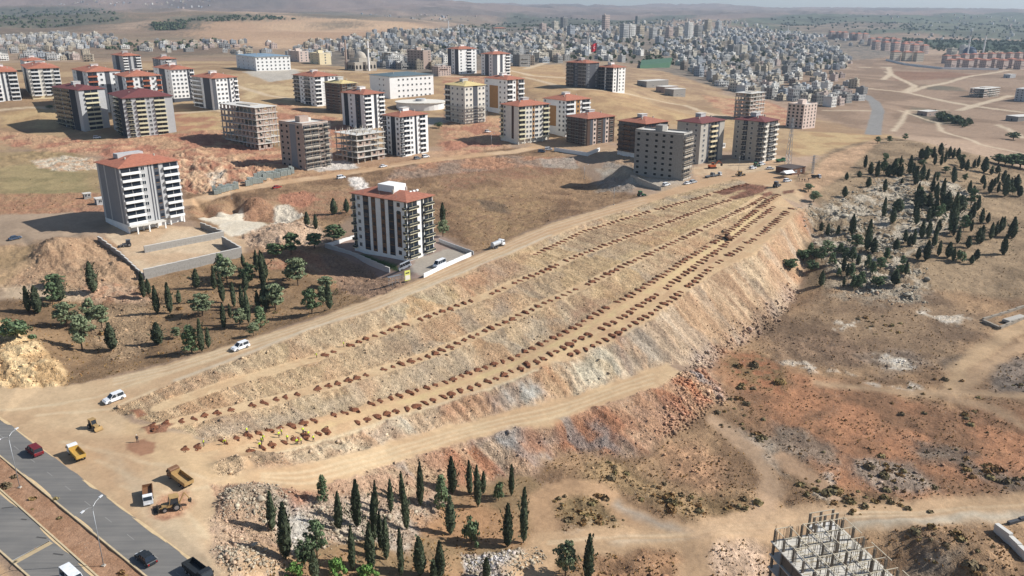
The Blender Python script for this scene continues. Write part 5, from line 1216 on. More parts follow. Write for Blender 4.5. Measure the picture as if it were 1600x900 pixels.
def rocks(idx, size, tint, squash=.7, sink=.25):
    n = len(idx); nv = len(ICO_V)
    V = ICO_V[None] * (1 + RNG.uniform(-.5, .45, (n, nv, 1))) * (RNG.uniform(.6, 1.3, (n, 1, 3)) * np.array([1, 1, squash]))
    a = RNG.uniform(0, 6.28, n); ca, sa = np.cos(a)[:, None], np.sin(a)[:, None]
    V = np.stack([V[..., 0]*ca - V[..., 1]*sa, V[..., 0]*sa + V[..., 1]*ca, V[..., 2]], 2) * size[:, None, None]
    P = np.stack([X[idx], Y[idx], Zg[idx] + size * (squash - sink) * .5], 1) + np.concatenate([RNG.uniform(-.6, .6, (n, 2)), np.zeros((n, 1))], 1)
    V = (V + P[:, None]).reshape(-1, 3); F = (ICO_F[None] + (np.arange(n) * nv)[:, None, None]).reshape(-1, 3)
    return V, F, np.repeat(tint, nv, 0)
inview = (abs(X / Y) < .8)
def pick(w, n): w = w * inview; return RNG.choice(NV, n, p=w / w.sum())
STONE = tint_mat('loose_stone')
terr_m = area(TERR, 1, 0) + area(big, 1, 0) + area(lsl, 1, 0)
w = np.clip(ROCK - .55, 0, 1) * (Y < 420)
def shade(i, a=.95, b=1.35): return np.clip(C[i] * RNG.uniform(a, b, (len(i), 1)) * np.array([1.0, 1.0, 1.04]), 0, .8)
i = pick(w * (1 - np.clip(terr_m, 0, 1)), 5200); mass('rubble', *rocks(i, RNG.gamma(1.8, .085, len(i)) + .06, shade(i, .8, 1.35)), STONE, 'scattered broken stone over the spoil heaps and rough ground', 'rubble')
i = pick(w * np.clip(terr_m, 0, 1), 5200); mass('slope_stones', *rocks(i, RNG.gamma(1.8, .06, len(i)) + .05, shade(i, .85, 1.4)), STONE, 'pale loose stones spilled down the terrace slopes', 'stones')
TOEm = area([(1100,575),(1130,553),(1175,533),(1205,511),(1225,488),(1247,455),(1235,440),(1200,485),(1150,515),(1090,555),(1060,600),(1030,690),(1060,680),(1100,650),(1135,620)], 2, 4)
i = pick(TOEm, 1800); mass('toe_boulders', *rocks(i, RNG.gamma(1.7, .13, len(i)) + .07, shade(i, .9, 1.35)), STONE, 'pinkish boulders gathered at the foot of the great slope', 'boulders')
OUT = area([(1262,330),(1330,300),(1440,262),(1520,300),(1510,350),(1430,400),(1445,472),(1380,470),(1300,420),(1270,380)], 6, 10) * sstep(.5, .6, fbm(X/6, Y/6, 77, 3))
i = pick(OUT, 5200); mass('limestone_outcrop', *rocks(i, RNG.gamma(1.5, .17, len(i)) + .08, np.tile(np.array(lin((178,168,150))), (len(i), 1)) * RNG.uniform(.6, 1.15, (len(i), 1)), .55, .3), STONE, 'pale weathered limestone outcrop among the cypresses on the hill', 'rock outcrop')
PIL = area([(345,770),(450,762),(455,805),(420,815),(380,805),(345,805)], 1, 2) + area([(470,795),(560,790),(640,805),(690,775),(637,826),(575,840),(510,854),(480,840)], 1, 2) + area([(720,870),(790,862),(830,855),(850,870),(800,910),(730,910)], 1, 2) + area([(340,860),(400,850),(440,890),(350,900)], 1, 2)
i = pick(PIL, 3600); mass('white_rubble', *rocks(i, RNG.gamma(1.6, .075, len(i)) + .05, np.tile(np.array(lin((184,170,148))), (len(i), 1)) * RNG.uniform(.5, 1.2, (len(i), 1))), STONE, 'white and grey rubble dumped round the lower grove', 'rubble')
# tufts: three crossed blades each
def tufts(idx, size, tint):
    n = len(idx); V = np.zeros((n, 9, 3)); a0 = RNG.uniform(0, 6.28, n)
    for k in range(3):
        a = a0 + k * 2.09; c, s = np.cos(a) * size, np.sin(a) * size; h = size * RNG.uniform(.5, 1.0, n)
        V[:, 3*k, 0], V[:, 3*k, 1] = -c*.5 - s*.25, -s*.5 + c*.25; V[:, 3*k+1, 0], V[:, 3*k+1, 1] = c*.5 - s*.25, s*.5 + c*.25
        V[:, 3*k+2, 0], V[:, 3*k+2, 1], V[:, 3*k+2, 2] = s*.3, -c*.3, h
    P = np.stack([X[idx] + RNG.uniform(-.7, .7, n), Y[idx] + RNG.uniform(-.7, .7, n), Zg[idx] - .04], 1)
    V = (V + P[:, None]).reshape(-1, 3); F = np.arange(n * 9).reshape(-1, 3)
    return V, F, np.repeat(tint, 9, 0)
GRASSM = tint_mat('dry_grass')
BRm = area(BR, 2, 2) + area([(0,470),(230,440),(500,390),(600,435),(550,474),(262,566),(115,600),(0,500)], 2, 2) + area([(400,880),(575,845),(700,785),(832,745),(830,860),(800,900),(400,910)], 1, 2) + .6 * area([(1262,390),(1280,320),(1390,216),(1600,262),(1700,470),(1450,450),(1248,455)], 2, 2) + .5 * area([(300,330),(560,300),(860,240),(960,300),(745,395),(560,330),(480,400)], 2, 3) + .35 * area([(-100,232),(120,238),(165,262),(160,318),(-100,345)], 2, 3)
w = np.clip(BRm, 0, 1) * sstep(.3, .5, ROCK) * (.15 + con(N3, .45, .6)) * (ROCK < .85)
i = pick(w, 10000); g1 = np.array(lin((186,150,98))); g2 = np.array(lin((120,100,62))); g3 = np.array(lin((150,112,72))); mixk = RNG.random((len(i), 1))
mass('dry_grass', *tufts(i, RNG.uniform(.2, .6, len(i)), np.where(mixk < .4, g1, np.where(mixk < .75, g2, g3)) * RNG.uniform(.7, 1.1, (len(i), 1))), GRASSM, 'dry golden and brown grass tufts over the waste ground', 'grass')
# scrub: clumps of small leaves
sv, sf, st = [], [], []; scrub_proto = []
for s in range(4):
    rng = random.Random(s); b = MB(); pts = []; nr = []
    for _ in range(46):
        d = Vector((rng.gauss(0, 1), rng.gauss(0, 1), abs(rng.gauss(0, .8)))).normalized(); q = rng.uniform(.5, 1.0); pts.append((d.x*q, d.y*q, d.z*q*.7)); nr.append(d)
    leaf_quads(b, pts, nr, .5, rng, .2); scrub_proto.append((np.array(b.v), np.array(b.f)))
scr_w = np.zeros(NV)
for P, k in [([(1200,660),(1290,690),(1310,730),(1240,720),(1190,690)], .6), ([(1320,710),(1420,720),(1470,770),(1390,770)], .8), ([(1420,690),(1500,705),(1600,750),(1600,775),(1520,740)], 1), ([(1240,745),(1300,750),(1350,790),(1340,802),(1260,770)], 1.6), ([(1340,760),(1440,785),(1450,800),(1360,795)], 1.6), ([(870,780),(920,765),(960,790),(975,818),(930,828),(885,815)], 1.2),
             ([(905,720),(960,716),(1060,770),(1190,790),(1180,805),(1080,810),(1000,780)], 1), ([(1130,550),(1190,555),(1230,600),(1160,610)], 1), ([(1340,490),(1440,490),(1420,520),(1350,520)], 1), ([(1140,600),(1200,650),(1200,700),(1120,660)], .8), ([(1330,560),(1600,560),(1600,700),(1330,640)], .15), ([(1410,830),(1600,850),(1600,910),(1430,910)], .6), ([(4,735),(60,775),(180,868),(215,905),(195,905),(60,802),(0,752)], .25), ([(130,460),(550,420),(400,520),(200,580)], .08)]: scr_w += k * area(P, 2, 4)
i = pick(scr_w * (.2 + con(N3, .45, .55)), 360)
off = 0
for j, q in enumerate(i):
    v, f = scrub_proto[j % 4]; s = RNG.gamma(3, .2) + .15; a = RNG.uniform(0, 6.28); Rm = np.array([[math.cos(a), -math.sin(a), 0], [math.sin(a), math.cos(a), 0], [0, 0, 1]])
    sv.append(v @ Rm.T * s + np.array([X[q], Y[q], Zg[q] - .05])); sf.append(f + off); off += len(v)
    c = np.array(lin(random.choice([(138,124,86), (126,114,84), (150,126,84), (118,104,80), (140,110,74)]))); st.append(np.tile(c, (len(v), 1)))
mass('scrub', np.concatenate(sv), np.concatenate(sf), np.concatenate(st), GRASSM, 'low dark scrub in patches over the brown ground', 'scrub')
# ------------------------------------------------------------------ asphalt road with median
def asphalt():
    m = bpy.data.materials.new('asphalt'); m.use_nodes = True; nt = m.node_tree; b = nt.nodes['Principled BSDF']
    ge = nt.nodes.new('ShaderNodeNewGeometry'); n1 = nt.nodes.new('ShaderNodeTexNoise'); n1.inputs['Scale'].default_value = .12; n1.inputs['Detail'].default_value = 6
    mp = nt.nodes.new('ShaderNodeMapping'); mp.inputs['Rotation'].default_value = (0, 0, R(48)); mp.inputs['Scale'].default_value = (.18, 3.2, 1)
    n2 = nt.nodes.new('ShaderNodeTexNoise'); n2.inputs['Scale'].default_value = .35; n2.inputs['Detail'].default_value = 4
    nt.links.new(ge.outputs['Position'], n1.inputs['Vector']); nt.links.new(ge.outputs['Position'], mp.inputs['Vector']); nt.links.new(mp.outputs[0], n2.inputs['Vector'])
    ad = nt.nodes.new('ShaderNodeMath'); ad.operation = 'ADD'; nt.links.new(n1.outputs[0], ad.inputs[0]); nt.links.new(n2.outputs[0], ad.inputs[1])
    cr = nt.nodes.new('ShaderNodeValToRGB'); cr.color_ramp.elements[0].position = .38; cr.color_ramp.elements[1].position = .66
    cr.color_ramp.elements[0].color = (*lin((104,102,99)), 1); cr.color_ramp.elements[1].color = (*lin((128,124,118)), 1)
    mr = nt.nodes.new('ShaderNodeMath'); mr.operation = 'MULTIPLY'; mr.inputs[1].default_value = .5; nt.links.new(ad.outputs[0], mr.inputs[0]); nt.links.new(mr.outputs[0], cr.inputs[0])
    nt.links.new(cr.outputs[0], b.inputs['Base Color']); b.inputs['Roughness'].default_value = .9; return m
ASPH = asphalt(); KERB = mat('kerb_stone', (196,176,142), .95, .1, 1); MARK = mat('worn_white_paint', (186,184,178), .9, .15, 2); PATCH = mat('sandy_trench_patch', (180,160,126), .95, .1, 1)
def xl(p, q, e0, e1):
    a, b = PZ(*p, 0), PZ(*q, 0); d = (b - a).normalized(); return a - d * e0, b + d * e1
def strip(name, e1, e2, z, m, n=24, jag=0.0):
    b = MB(); rng = random.Random(5)
    P1 = [e1[0].lerp(e1[1], i/n) for i in range(n+1)]; P2 = [e2[0].lerp(e2[1], i/n) for i in range(n+1)]
    for i in range(n+1):
        j = Vector((rng.uniform(-jag, jag), rng.uniform(-jag, jag), 0)); b.v.append((P1[i].x + j.x, P1[i].y + j.y, z)); b.v.append((P2[i].x, P2[i].y, z))
    for i in range(n): b.f.append((2*i, 2*i+2, 2*i+3, 2*i+1)); b.m.append(0)
    o = b.build(name, m); o['kind'] = 'structure'; return o
c1r = xl((0,652), (332,899), 120, 90); c1l = xl((0,712), (225,897), 120, 90); c2r = xl((0,767), (145,897), 120, 90); c2l = xl((0,860), (25,882), 120, 120)
road1 = strip('road', c1r, c1l, .13, ASPH, 90, .1); road1['label'] = 'worn grey asphalt carriageway beside the dirt junction'
road2 = strip('road', c2r, c2l, .13, ASPH, 40); road2['label'] = 'worn grey asphalt carriageway in the lower left corner'
def kerb(e, side):
    d = (e[1] - e[0]).normalized(); n = Vector((-d.y, d.x, 0)) * side
    b = MB(); a0, a1 = e; pts = [a0, a1, a1 + n*.3, a0 + n*.3]
    v = len(b.v)
    for z in (-.2, .27):
        for p in pts: b.v.append((p.x, p.y, z))
    for q in ((0,1,5,4),(1,2,6,5),(2,3,7,6),(3,0,4,7),(4,5,6,7)): b.f.append(tuple(v+i for i in q)); b.m.append(0)
    o = b.build('kerb', KERB); o['kind'] = 'structure'; return o
kerb(c1l, -1); kerb(c2r, 1); kerb(c2l, -1)
def quad_on(p1, p2, w, z, name, m, parent):
    a, b_ = PZ(*p1, 0), PZ(*p2, 0); d = (b_ - a).normalized(); n = Vector((-d.y, d.x, 0)) * w/2
    MB().face([(q.x, q.y, z) for q in (a + n, b_ + n, b_ - n, a - n)]).build(name, m, parent)
quad_on((22,880), (80,848), 1.3, .136, 'trench_patch', PATCH, road2); quad_on((20,877), (78,846), .25, .136, 'painted_line', MARK, road2)
for p, q in [((3,795),(22,793)),((57,840),(73,842)),((83,866),(99,868)),((33,812),(42,813))]: quad_on(p, q, .35, .136, 'tar_patch', mat('tar_patch', (78,76,74), .8), road2)
mid = ((c1r[0] + c1l[0]) / 2, (c1r[1] + c1l[1]) / 2)
for i in range(34):
    a = mid[0].lerp(mid[1], (i + .2) / 34); b2 = mid[0].lerp(mid[1], (i + .5) / 34); d = (b2 - a).normalized(); n = Vector((-d.y, d.x, 0)) * .07
    MB().face([(q.x, q.y, .136) for q in (a + n, b2 + n, b2 - n, a - n)]).build('lane_dash', mat('faded_paint', (142,139,134), .9), road1)
# sand blown and driven over the asphalt edge
SAND = mat('drifted_sand', (206,180,140), .95, .1, .8); rs = random.Random(12)
for k in range(46):
    t = rs.uniform(.28, .92); e = c1r if k % 3 else (c1l if k % 2 else c2r); q = e[0].lerp(e[1], t); d = (e[1] - e[0]).normalized(); n = Vector((-d.y, d.x, 0)); inn = ((c1l[0] if e is c1r else c1r[0] if e is c1l else c2l[0]) - e[0]).dot(n); n = n if inn > 0 else -n
    L_, W_ = rs.uniform(3, 9), rs.uniform(.12, .38); m_ = 14; pts = []
    for i in range(m_):
        a = 2*math.pi*i/m_; r_ = rs.uniform(.75, 1.15); p = q + d * (L_ * math.cos(a) * r_) + n * (W_ * .55 + W_ * math.sin(a) * r_); pts.append((p.x, p.y, .138 + k*.0004))
    MB().face(pts).build('sand_drift', SAND, road2 if e is c2r else road1)
# ------------------------------------------------------------------ street lamps, masts
def lamp(px, py, H, label, arms=(-1, 1), rz=0):
    g = G(px, py); root = empty('street_lamp', g, rz, label, 'street lamp', 'street lamps')
    MB().cyl((0,0,-.5), (0,0,H - 1.2), .09, .05, 8).build('pole', METAL, root, smooth=True); MB().box(-.28, .28, -.28, .28, -.3, .25).build('footing', CONC, root)
    for s in arms:
        b = MB(); pts = [(0,0,H-1.2), (s*.25,0,H-.5), (s*.9,0,H-.1), (s*2.0,0,H+.05)]
        for a, c in zip(pts, pts[1:]): b.cyl(a, c, .05, .045, 6)
        arm = b.build('arm', METAL, root); MB().box(min(s*1.9, s*2.7), max(s*1.9, s*2.7), -.16, .16, H, H + .16).build('lamp_head', mat('lamp_head_grey', (206,208,210), .4), arm)
rd = math.atan2((c1l[1] - c1l[0]).y, (c1l[1] - c1l[0]).x)
lamp(31, 762, 12, 'double-armed street lamp on the median at the left edge', rz=rd + math.pi/2 + .5); lamp(162, 884, 12.3, 'double-armed street lamp on the median opposite the parked trucks', rz=rd + math.pi/2 + .5)
lamp(959, 320, 9, 'street lamp on the upper road below the earth mound', (1,), R(-40)); lamp(1154, 266, 9, 'street lamp in front of the maroon-roofed blocks', (1,), R(-40)); lamp(913, 279, 8, 'street lamp between the field and the blockwork tower', (1,), R(-40)); lamp(362, 312, 8, 'thin pole on the bank of the second dirt road', (1,), 0)
lamp(768, 232, 9, 'street lamp left of the arcade block', (1,), R(-40))
def mast(px, py, H, label, w=2.6):
    g = G(px, py); root = empty('lattice_mast', g, R(30), label, 'mast'); n = 9
    for sx, sy in ((-1,-1),(1,-1),(1,1),(-1,1)): MB().bar((sx*w/2, sy*w/2, -.5), (sx*.3, sy*.3, H), .09).build('leg', METAL, root)
    for i in range(n):
        z0, z1 = H*i/n, H*(i+1)/n; f = lambda z: w/2*(1 - z/H) + .3*z/H; b = MB()
        for a in ((-1,-1,1,-1),(1,-1,1,1),(1,1,-1,1),(-1,1,-1,-1)):
            b.bar((a[0]*f(z0), a[1]*f(z0), z0), (a[2]*f(z1), a[3]*f(z1), z1), .05); b.bar((a[2]*f(z0), a[3]*f(z0), z0), (a[0]*f(z1), a[1]*f(z1), z1), .05)
        b.build('bracing', METAL, root)
    for z in (.95, .8, .62): MB().bar((-2.2, 0, H*z), (2.2, 0, H*z), .09).build('cross_arm', METAL, root)
mast(1231, 257, 26, 'tall lattice mast beside the maroon-roofed blocks'); mast(1269, 272, 10, 'short lattice pole beside the brown low building', 1.0)
# ------------------------------------------------------------------ walls and yards
def wall_run(pts, h, t, m, name, label, cat='wall', cap=None, dz=0, depth=1.5):
    P = [G(*p) for p in pts]; root = empty(name, P[0], 0, label, cat)
    for i, (a, b_) in enumerate(zip(P, P[1:])):
        L = math.hypot(b_.x - a.x, b_.y - a.y); n = max(1, round(L / 4.0)); ang = math.atan2(b_.y - a.y, b_.x - a.x)
        for k in range(n):
            c = a.lerp(b_, k / n); e = a.lerp(b_, (k+1) / n); z = max(c.z, e.z) + dz
            MB().box(0, L/n - .02, -t/2, t/2, -depth, h).build('wall_panel', m, root, (c.x - P[0].x, c.y - P[0].y, z - P[0].z), ang)
            if cap: MB().box(0, L/n - .02, -t/2 - .06, t/2 + .06, h + .002, h + .14).build('coping', cap, root, (c.x - P[0].x, c.y - P[0].y, z - P[0].z), ang)
    return root
wall_run([(226,395),(350,371)], 2.5, .5, BLOCKW, 'retaining_wall', 'upper grey block retaining wall in front of the striped block', cap=CONCL); wall_run([(314,356),(348,370)], 2.2, .4, BLOCKW, 'retaining_wall', 'side return of the upper grey retaining wall', cap=CONCL)
wall_run([(226,436),(378,401)], 3.6, .5, BLOCKW, 'retaining_wall', 'lower and longer grey block retaining wall facing the grove', cap=CONCL); wall_run([(348,382),(378,400)], 3.2, .4, BLOCKW, 'retaining_wall', 'side return of the lower grey retaining wall', cap=CONCL)
wall_run([(154,378),(190,402),(225,435)], 1.4, .4, BLOCKW, 'retaining_wall', 'sloping grey wall on the spoil heap side of the striped block', cap=CONCL)
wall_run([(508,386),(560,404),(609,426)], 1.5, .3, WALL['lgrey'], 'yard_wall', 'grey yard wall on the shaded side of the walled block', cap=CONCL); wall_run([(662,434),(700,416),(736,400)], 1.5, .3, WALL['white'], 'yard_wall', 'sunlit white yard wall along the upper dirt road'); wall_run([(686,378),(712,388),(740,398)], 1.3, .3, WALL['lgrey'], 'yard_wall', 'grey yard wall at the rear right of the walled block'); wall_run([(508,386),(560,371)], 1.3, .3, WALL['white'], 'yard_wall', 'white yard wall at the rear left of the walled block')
wall_run([(866,236),(918,244),(937,236)], 2.2, .25, WALL['white'], 'site_hoarding', 'white hoarding in the shade in front of the brown unfinished block', 'fence'); wall_run([(985,284),(1033,298)], 1.6, .4, CONC, 'retaining_wall', 'low concrete wall at the foot of the blockwork tower')
wall_run([(1384,95),(1415,102),(1472,109),(1560,110)], 3.5, .6, WALL['white'], 'boundary_wall', 'long white wall round the red-roofed estate on the right')
wall_run([(1555,828),(1577,848),(1604,880)], 1.9, 1.1, CONCL, 'concrete_barrier', 'thick grey concrete barrier at the lower right edge'); wall_run([(1575,820),(1610,808)], .5, .8, mat('dark_pipe', (70,72,76), .6), 'drain_pipe', 'dark pipe lying near the lower right edge', 'pipe')
STONEW = mat('dry_stone', (150,140,126), .95, .25, 1.5)
wall_run([(1536,500),(1575,488),(1600,480)], .7, .8, STONEW, 'ruined_wall', 'rear stone footing of the ruin at the right edge', 'ruin'); wall_run([(1536,502),(1562,514),(1600,498)], .8, .9, STONEW, 'ruined_wall', 'front stone footing of the ruin at the right edge', 'ruin')
q = G(1585, 500); o = MB().box(-5, 5, -1.2, 1.2, .0, .9).box(-5, 5, 1.25, 1.5, .0, .5).build('ruin_slab', WALL['warmgrey'], None, (q.x, q.y, q.z), R(28)); tag(o, 'pale slab lying across the ruined stone footings', 'slab')
# stacked block pallets by the second dirt road
def pallet_mesh(nx, nz):
    b = MB(); rng = random.Random(nx * 7 + nz); b.box(-.65, .65, -.65, .65, -.8, .12, 1)
    for k in range(nz):
        for i in range(2):
            for j in range(2):
                e = rng.uniform(-.03, .03); b.box(-.62 + .63*i + e, -.02 + .63*i + e, -.62 + .63*j, -.02 + .63*j, .13 + k*.52, .63 + k*.52)
    return b.mesh('block_pallet', [mat('pumice_block', (150,156,150), .95, .14, 1.5), mat('pallet_wood', (120,96,66), .9)])
PM = [pallet_mesh(2, 3), pallet_mesh(2, 4), pallet_mesh(2, 5)]
for i in range(46):
    u = i / 45; px = 335 + 122*u; py = 305 - 34*u
    if .3 < u < .42: continue
    g = G(px, py + random.uniform(-1, .5) - (0 if i % 2 else 3.0)); o = link('block_pallet', PM[random.choice((0, 1, 2)) if u < .5 else random.choice((1, 2, 2))], None, g, R(30) + random.uniform(-.1, .1)); o.scale = (1.35, 1.35, 1.25)
    tag(o, 'pallet of grey building blocks in the row nearest the striped block' if u < .36 else 'pallet of grey building blocks in the tall row by the bend', 'block pallet', 'pallets of grey blocks, short row' if u < .36 else 'pallets of grey blocks, tall row')
# billboard at the yard corner
g = G(637, 440); bb = empty('site_board', g, R(40), 'yellow-green board with bare frame at the corner of the walled yard', 'sign')
MB().box(-1.1, 1.1, -.06, .06, .4, 4.0).build('panel', mat('board_yellow_green', (206,206,110), .7), bb); MB().box(-.9, .9, -.09, -.065, .7, 2.3).build('poster', WALL['offwhite'], bb); MB().box(-.7, .7, -.12, -.095, 2.9, 3.3).build('lettering_band', WALL['anth'], bb)
for s in (-1.0, 1.0): MB().bar((s, .12, -.8), (s, .12, 4.0), .07).build('post', METAL, bb)
b = MB()
for i in range(5): b.bar((-1.6 - i*1.3, 1.0, -1.5), (-1.6 - i*1.3, 1.0, 2.6), .06)
for z in (.6, 1.6, 2.6): b.bar((-1.4, 1.0, z), (-7, 1.0, z), .06)
b.box(-7, -1.4, .6, 1.8, 2.62, 2.7); b.build('frame_rack', METAL, bb)
# low brown building, tent and white hut at the far end of the terraces
def low_house(name, label, px, py, W, D, H, th, m, roof=CONCL, cat='building'):
    g = G(px, py); r = empty(name, g, R(th), label, cat)
    MB().box(0, W, 0, D, -1.5, H).build('wall', m, r); MB().box(-.25, W + .25, -.25, D + .25, H + .002, H + .25).build('roof_slab', roof, r)
    for k in range(2): link('window', window_mesh(1.2, 1.2), r, (W*(.3 + .4*k), 0, 1.0), 0)
    link('door', hole_mesh(1.0, 2.0), r, (0, D*.5, .1), -math.pi/2)
    return r
low_house('site_building', 'low dark brown site building beside the lattice mast', 1237, 274, 12, 10, 3.2, 38, mat('brown_block', (112,82,66), .95, .15, 1), mat('dark_roof', (86,76,72), .9, .1, 1))
for a in [('site_hut', 'small grey hut left of the striped block, larger of two', 152, 321, 5, 4, 2.6, 40, WALL['lgrey']), ('site_hut', 'tiny grey hut left of the striped block, smaller of two', 132, 311, 3, 2.4, 2.4, 40, BLOCKW), ('site_hut', 'white cabin between the two maroon-roofed blocks', 1127, 232, 4, 3, 2.6, 40, WALL['white'])]: low_house(*a)
low_house('old_house', 'long grey-brown shed on the golden field, left of three', 1010, 137, 30, 14, 6, 34, BLOCKW); low_house('old_house', 'square grey shed on the golden field, middle of three', 1038, 146, 18, 12, 6, 34, BRICK); low_house('old_house', 'shed with reddish upper floor on the golden field, right of three', 1052, 151, 16, 12, 6.5, 34, BLOCKW)
low_house('old_house', 'low grey house in the dark scrub of the right-hand plain', 1448, 182, 16, 10, 4, 30, BRICK); low_house('old_house', 'small house with trees on the right-hand plain', 1578, 122, 14, 10, 5, 30, WALL['lgrey']); low_house('old_house', 'dark low shed at the right edge below the plain', 1590, 190, 30, 12, 4, 20, BLOCKW)
g = G(1228, 279); tn = empty('event_tent', g, R(30), 'white open-sided tent at the far end of the terraces', 'tent')
for x in (0, 6):
    for y in (0, 4): MB().bar((x, y, -.3), (x, y, 2.5), .05).build('pole', METAL, tn)
b = MB(); b.face([(-.3,-.3,2.5),(6.3,-.3,2.5),(6.3,2,3.7),(-.3,2,3.7)]).face([(6.3,4.3,2.5),(-.3,4.3,2.5),(-.3,2,3.7),(6.3,2,3.7)]).face([(-.3,-.3,2.5),(-.3,2,3.7),(-.3,4.3,2.5)]).face([(6.3,-.3,2.5),(6.3,4.3,2.5),(6.3,2,3.7)]); b.build('canopy', WALL['white'], tn)
# ------------------------------------------------------------------ vehicles
RUB = mat('tyre_rubber', (34,34,34), .9); RIM = mat('wheel_rim', (150,150,152), .4, metallic=.5); LIGHT = mat('headlight_glass', (225,228,230), .2, spec=.6); TAIL = mat('tail_light', (150,30,26), .3)
PAINT = {k: mat('paint_' + k, c, .5, .14, 1.4, spec=.4) for k, c in {'white': (228,230,232), 'maroon': (112,36,44), 'black': (40,44,48), 'grey': (110,114,118), 'red': (160,50,40), 'blue': (66,82,104), 'yellow': (190,154,78), 'orange': (196,100,56), 'green': (56,110,78), 'brown': (126,92,66), 'ochre': (168,138,92), 'silver': (176,180,184)}.items()}
def wheel(root, x, y, r, w=.22):
    wv = empty('wheel', (x, y, r)); wv.parent = root
    MB().cyl((0, -w/2, 0), (0, w/2, 0), r, r, 14).build('tyre', RUB, wv); s = -1 if y < 0 else 1
    MB().cyl((0, s*w/2, 0), (0, s*(w/2 + .02), 0), r*.6, r*.6, 10).build('rim', RIM, wv)
def veh(name, label, px, py, ang, cat, group=None, scale=1.0):
    g = G(px, py); h = math.cos(ang), math.sin(ang)
    zf = GH(g.x + h[0]*1.6, g.y + h[1]*1.6); zr = GH(g.x - h[0]*1.6, g.y - h[1]*1.6)
    onr = .13 if name.startswith('road_') else 0
    r = empty(name.replace('road_', ''), (g.x, g.y, max(g.z, onr, (zf + zr)/2) if onr else max(g.z, (zf + zr)/2)), ang, label, cat, group)
    r.rotation_euler = (0, -math.atan2(zf - zr, 3.2) if not onr else 0, ang); r.scale = (scale,)*3; return r
def car(label, px, py, ang, col, kind='suv', group=None, name='car', scale=1.0):
    r = veh(name, label, px, py, ang, {'van': 'van', 'bus': 'minibus'}.get(kind, 'car'), group, scale); P = PAINT[col]
    if kind == 'sedan': L, W, H, belt, cab, hood = 4.5, 1.76, 1.45, .92, [(-1.75,.9),(-1.05,1.42),(.35,1.45),(1.05,.92)], .85
    elif kind == 'suv': L, W, H, belt, cab, hood = 4.5, 1.82, 1.72, 1.02, [(-2.12,1.0),(-1.9,1.66),(.3,1.7),(1.05,1.0)], .95
    elif kind == 'van': L, W, H, belt, cab, hood = 4.6, 1.85, 1.9, 1.1, [(-2.22,1.08),(-2.1,1.82),(.75,1.86),(1.5,1.08)], 1.0
    else: L, W, H, belt, cab, hood = 5.8, 2.0, 2.6, 1.35, [(-2.85,1.33),(-2.8,2.5),(1.5,2.55),(2.3,1.33)], 1.25
    h = L/2
    prof = [(-h,.42),(-h+.05,belt-.12),(-h+.15,belt),(cab[-1][0]+.02,belt),(h-.25,hood-.04),(h-.04,hood-.28),(h,.4),(h-.1,.3),(-h+.1,.3)]
    MB().prism(prof, -W/2, W/2).build('body', P, r)
    g = MB(); t = .16; n = len(cab); base = len(g.v)
    for s in (-1, 1):
        for (x, z) in cab: g.v.append((x, s*(W/2 - .05 - (t if z > belt + .1 else 0)), z + (.003 if z <= belt + .1 else 0)))
    for i in range(n - 1): g.f.append((base+i, base+i+1, base+n+i+1, base+n+i)); g.m.append(0)
    g.f.append(tuple(base+i for i in range(n))); g.m.append(0); g.f.append(tuple(base+n+i for i in reversed(range(n)))); g.m.append(0); g.f.append((base, base+n, base+2*n-1, base+n-1)); g.m.append(0)
    g.build('cabin_glass', GLASS, r)
    (x1, z1), (x2, z2) = cab[1], cab[2]; MB().box(x1 - .03, x2 + .03, -W/2 + .16, W/2 - .16, z2 - .01, z2 + .05).build('roof', P, r)
    for s in (-1, 1):                                  # pillars
        b = MB(); yy = s*(W/2 - .13)
        for xx in ((cab[0][0] + cab[1][0])/2 + .08, -.45, (x1 + x2)/2 + (.55 if kind != 'bus' else 1.2)): b.bar((xx, s*(W/2 - .06), belt), (xx - .02, s*(W/2 - .17), z2), .055)
        b.bar((cab[-1][0], s*(W/2 - .06), belt), (x2, s*(W/2 - .18), z2), .05); b.build('pillars', P, r)
        MB().box(h - .1, h + .02, s*(W/2 - .45) - .18, s*(W/2 - .45) + .3*1, hood - .34, hood - .16).build('headlight', LIGHT, r); MB().box(-h - .02, -h + .06, s*(W/2 - .2) - .12, s*(W/2 - .2) + .12, belt - .4, belt - .12).build('tail_light', TAIL, r)
        MB().box(cab[-1][0] - .25, cab[-1][0] - .08, s*(W/2 + .02) - .1, s*(W/2 + .02) + .1, belt, belt + .16).build('mirror', P, r)
    for x in (-L*.3, L*.3):
        for s in (-1, 1): wheel(r, x, s*(W/2 - .1), .34 if kind != 'bus' else .38)
    return r
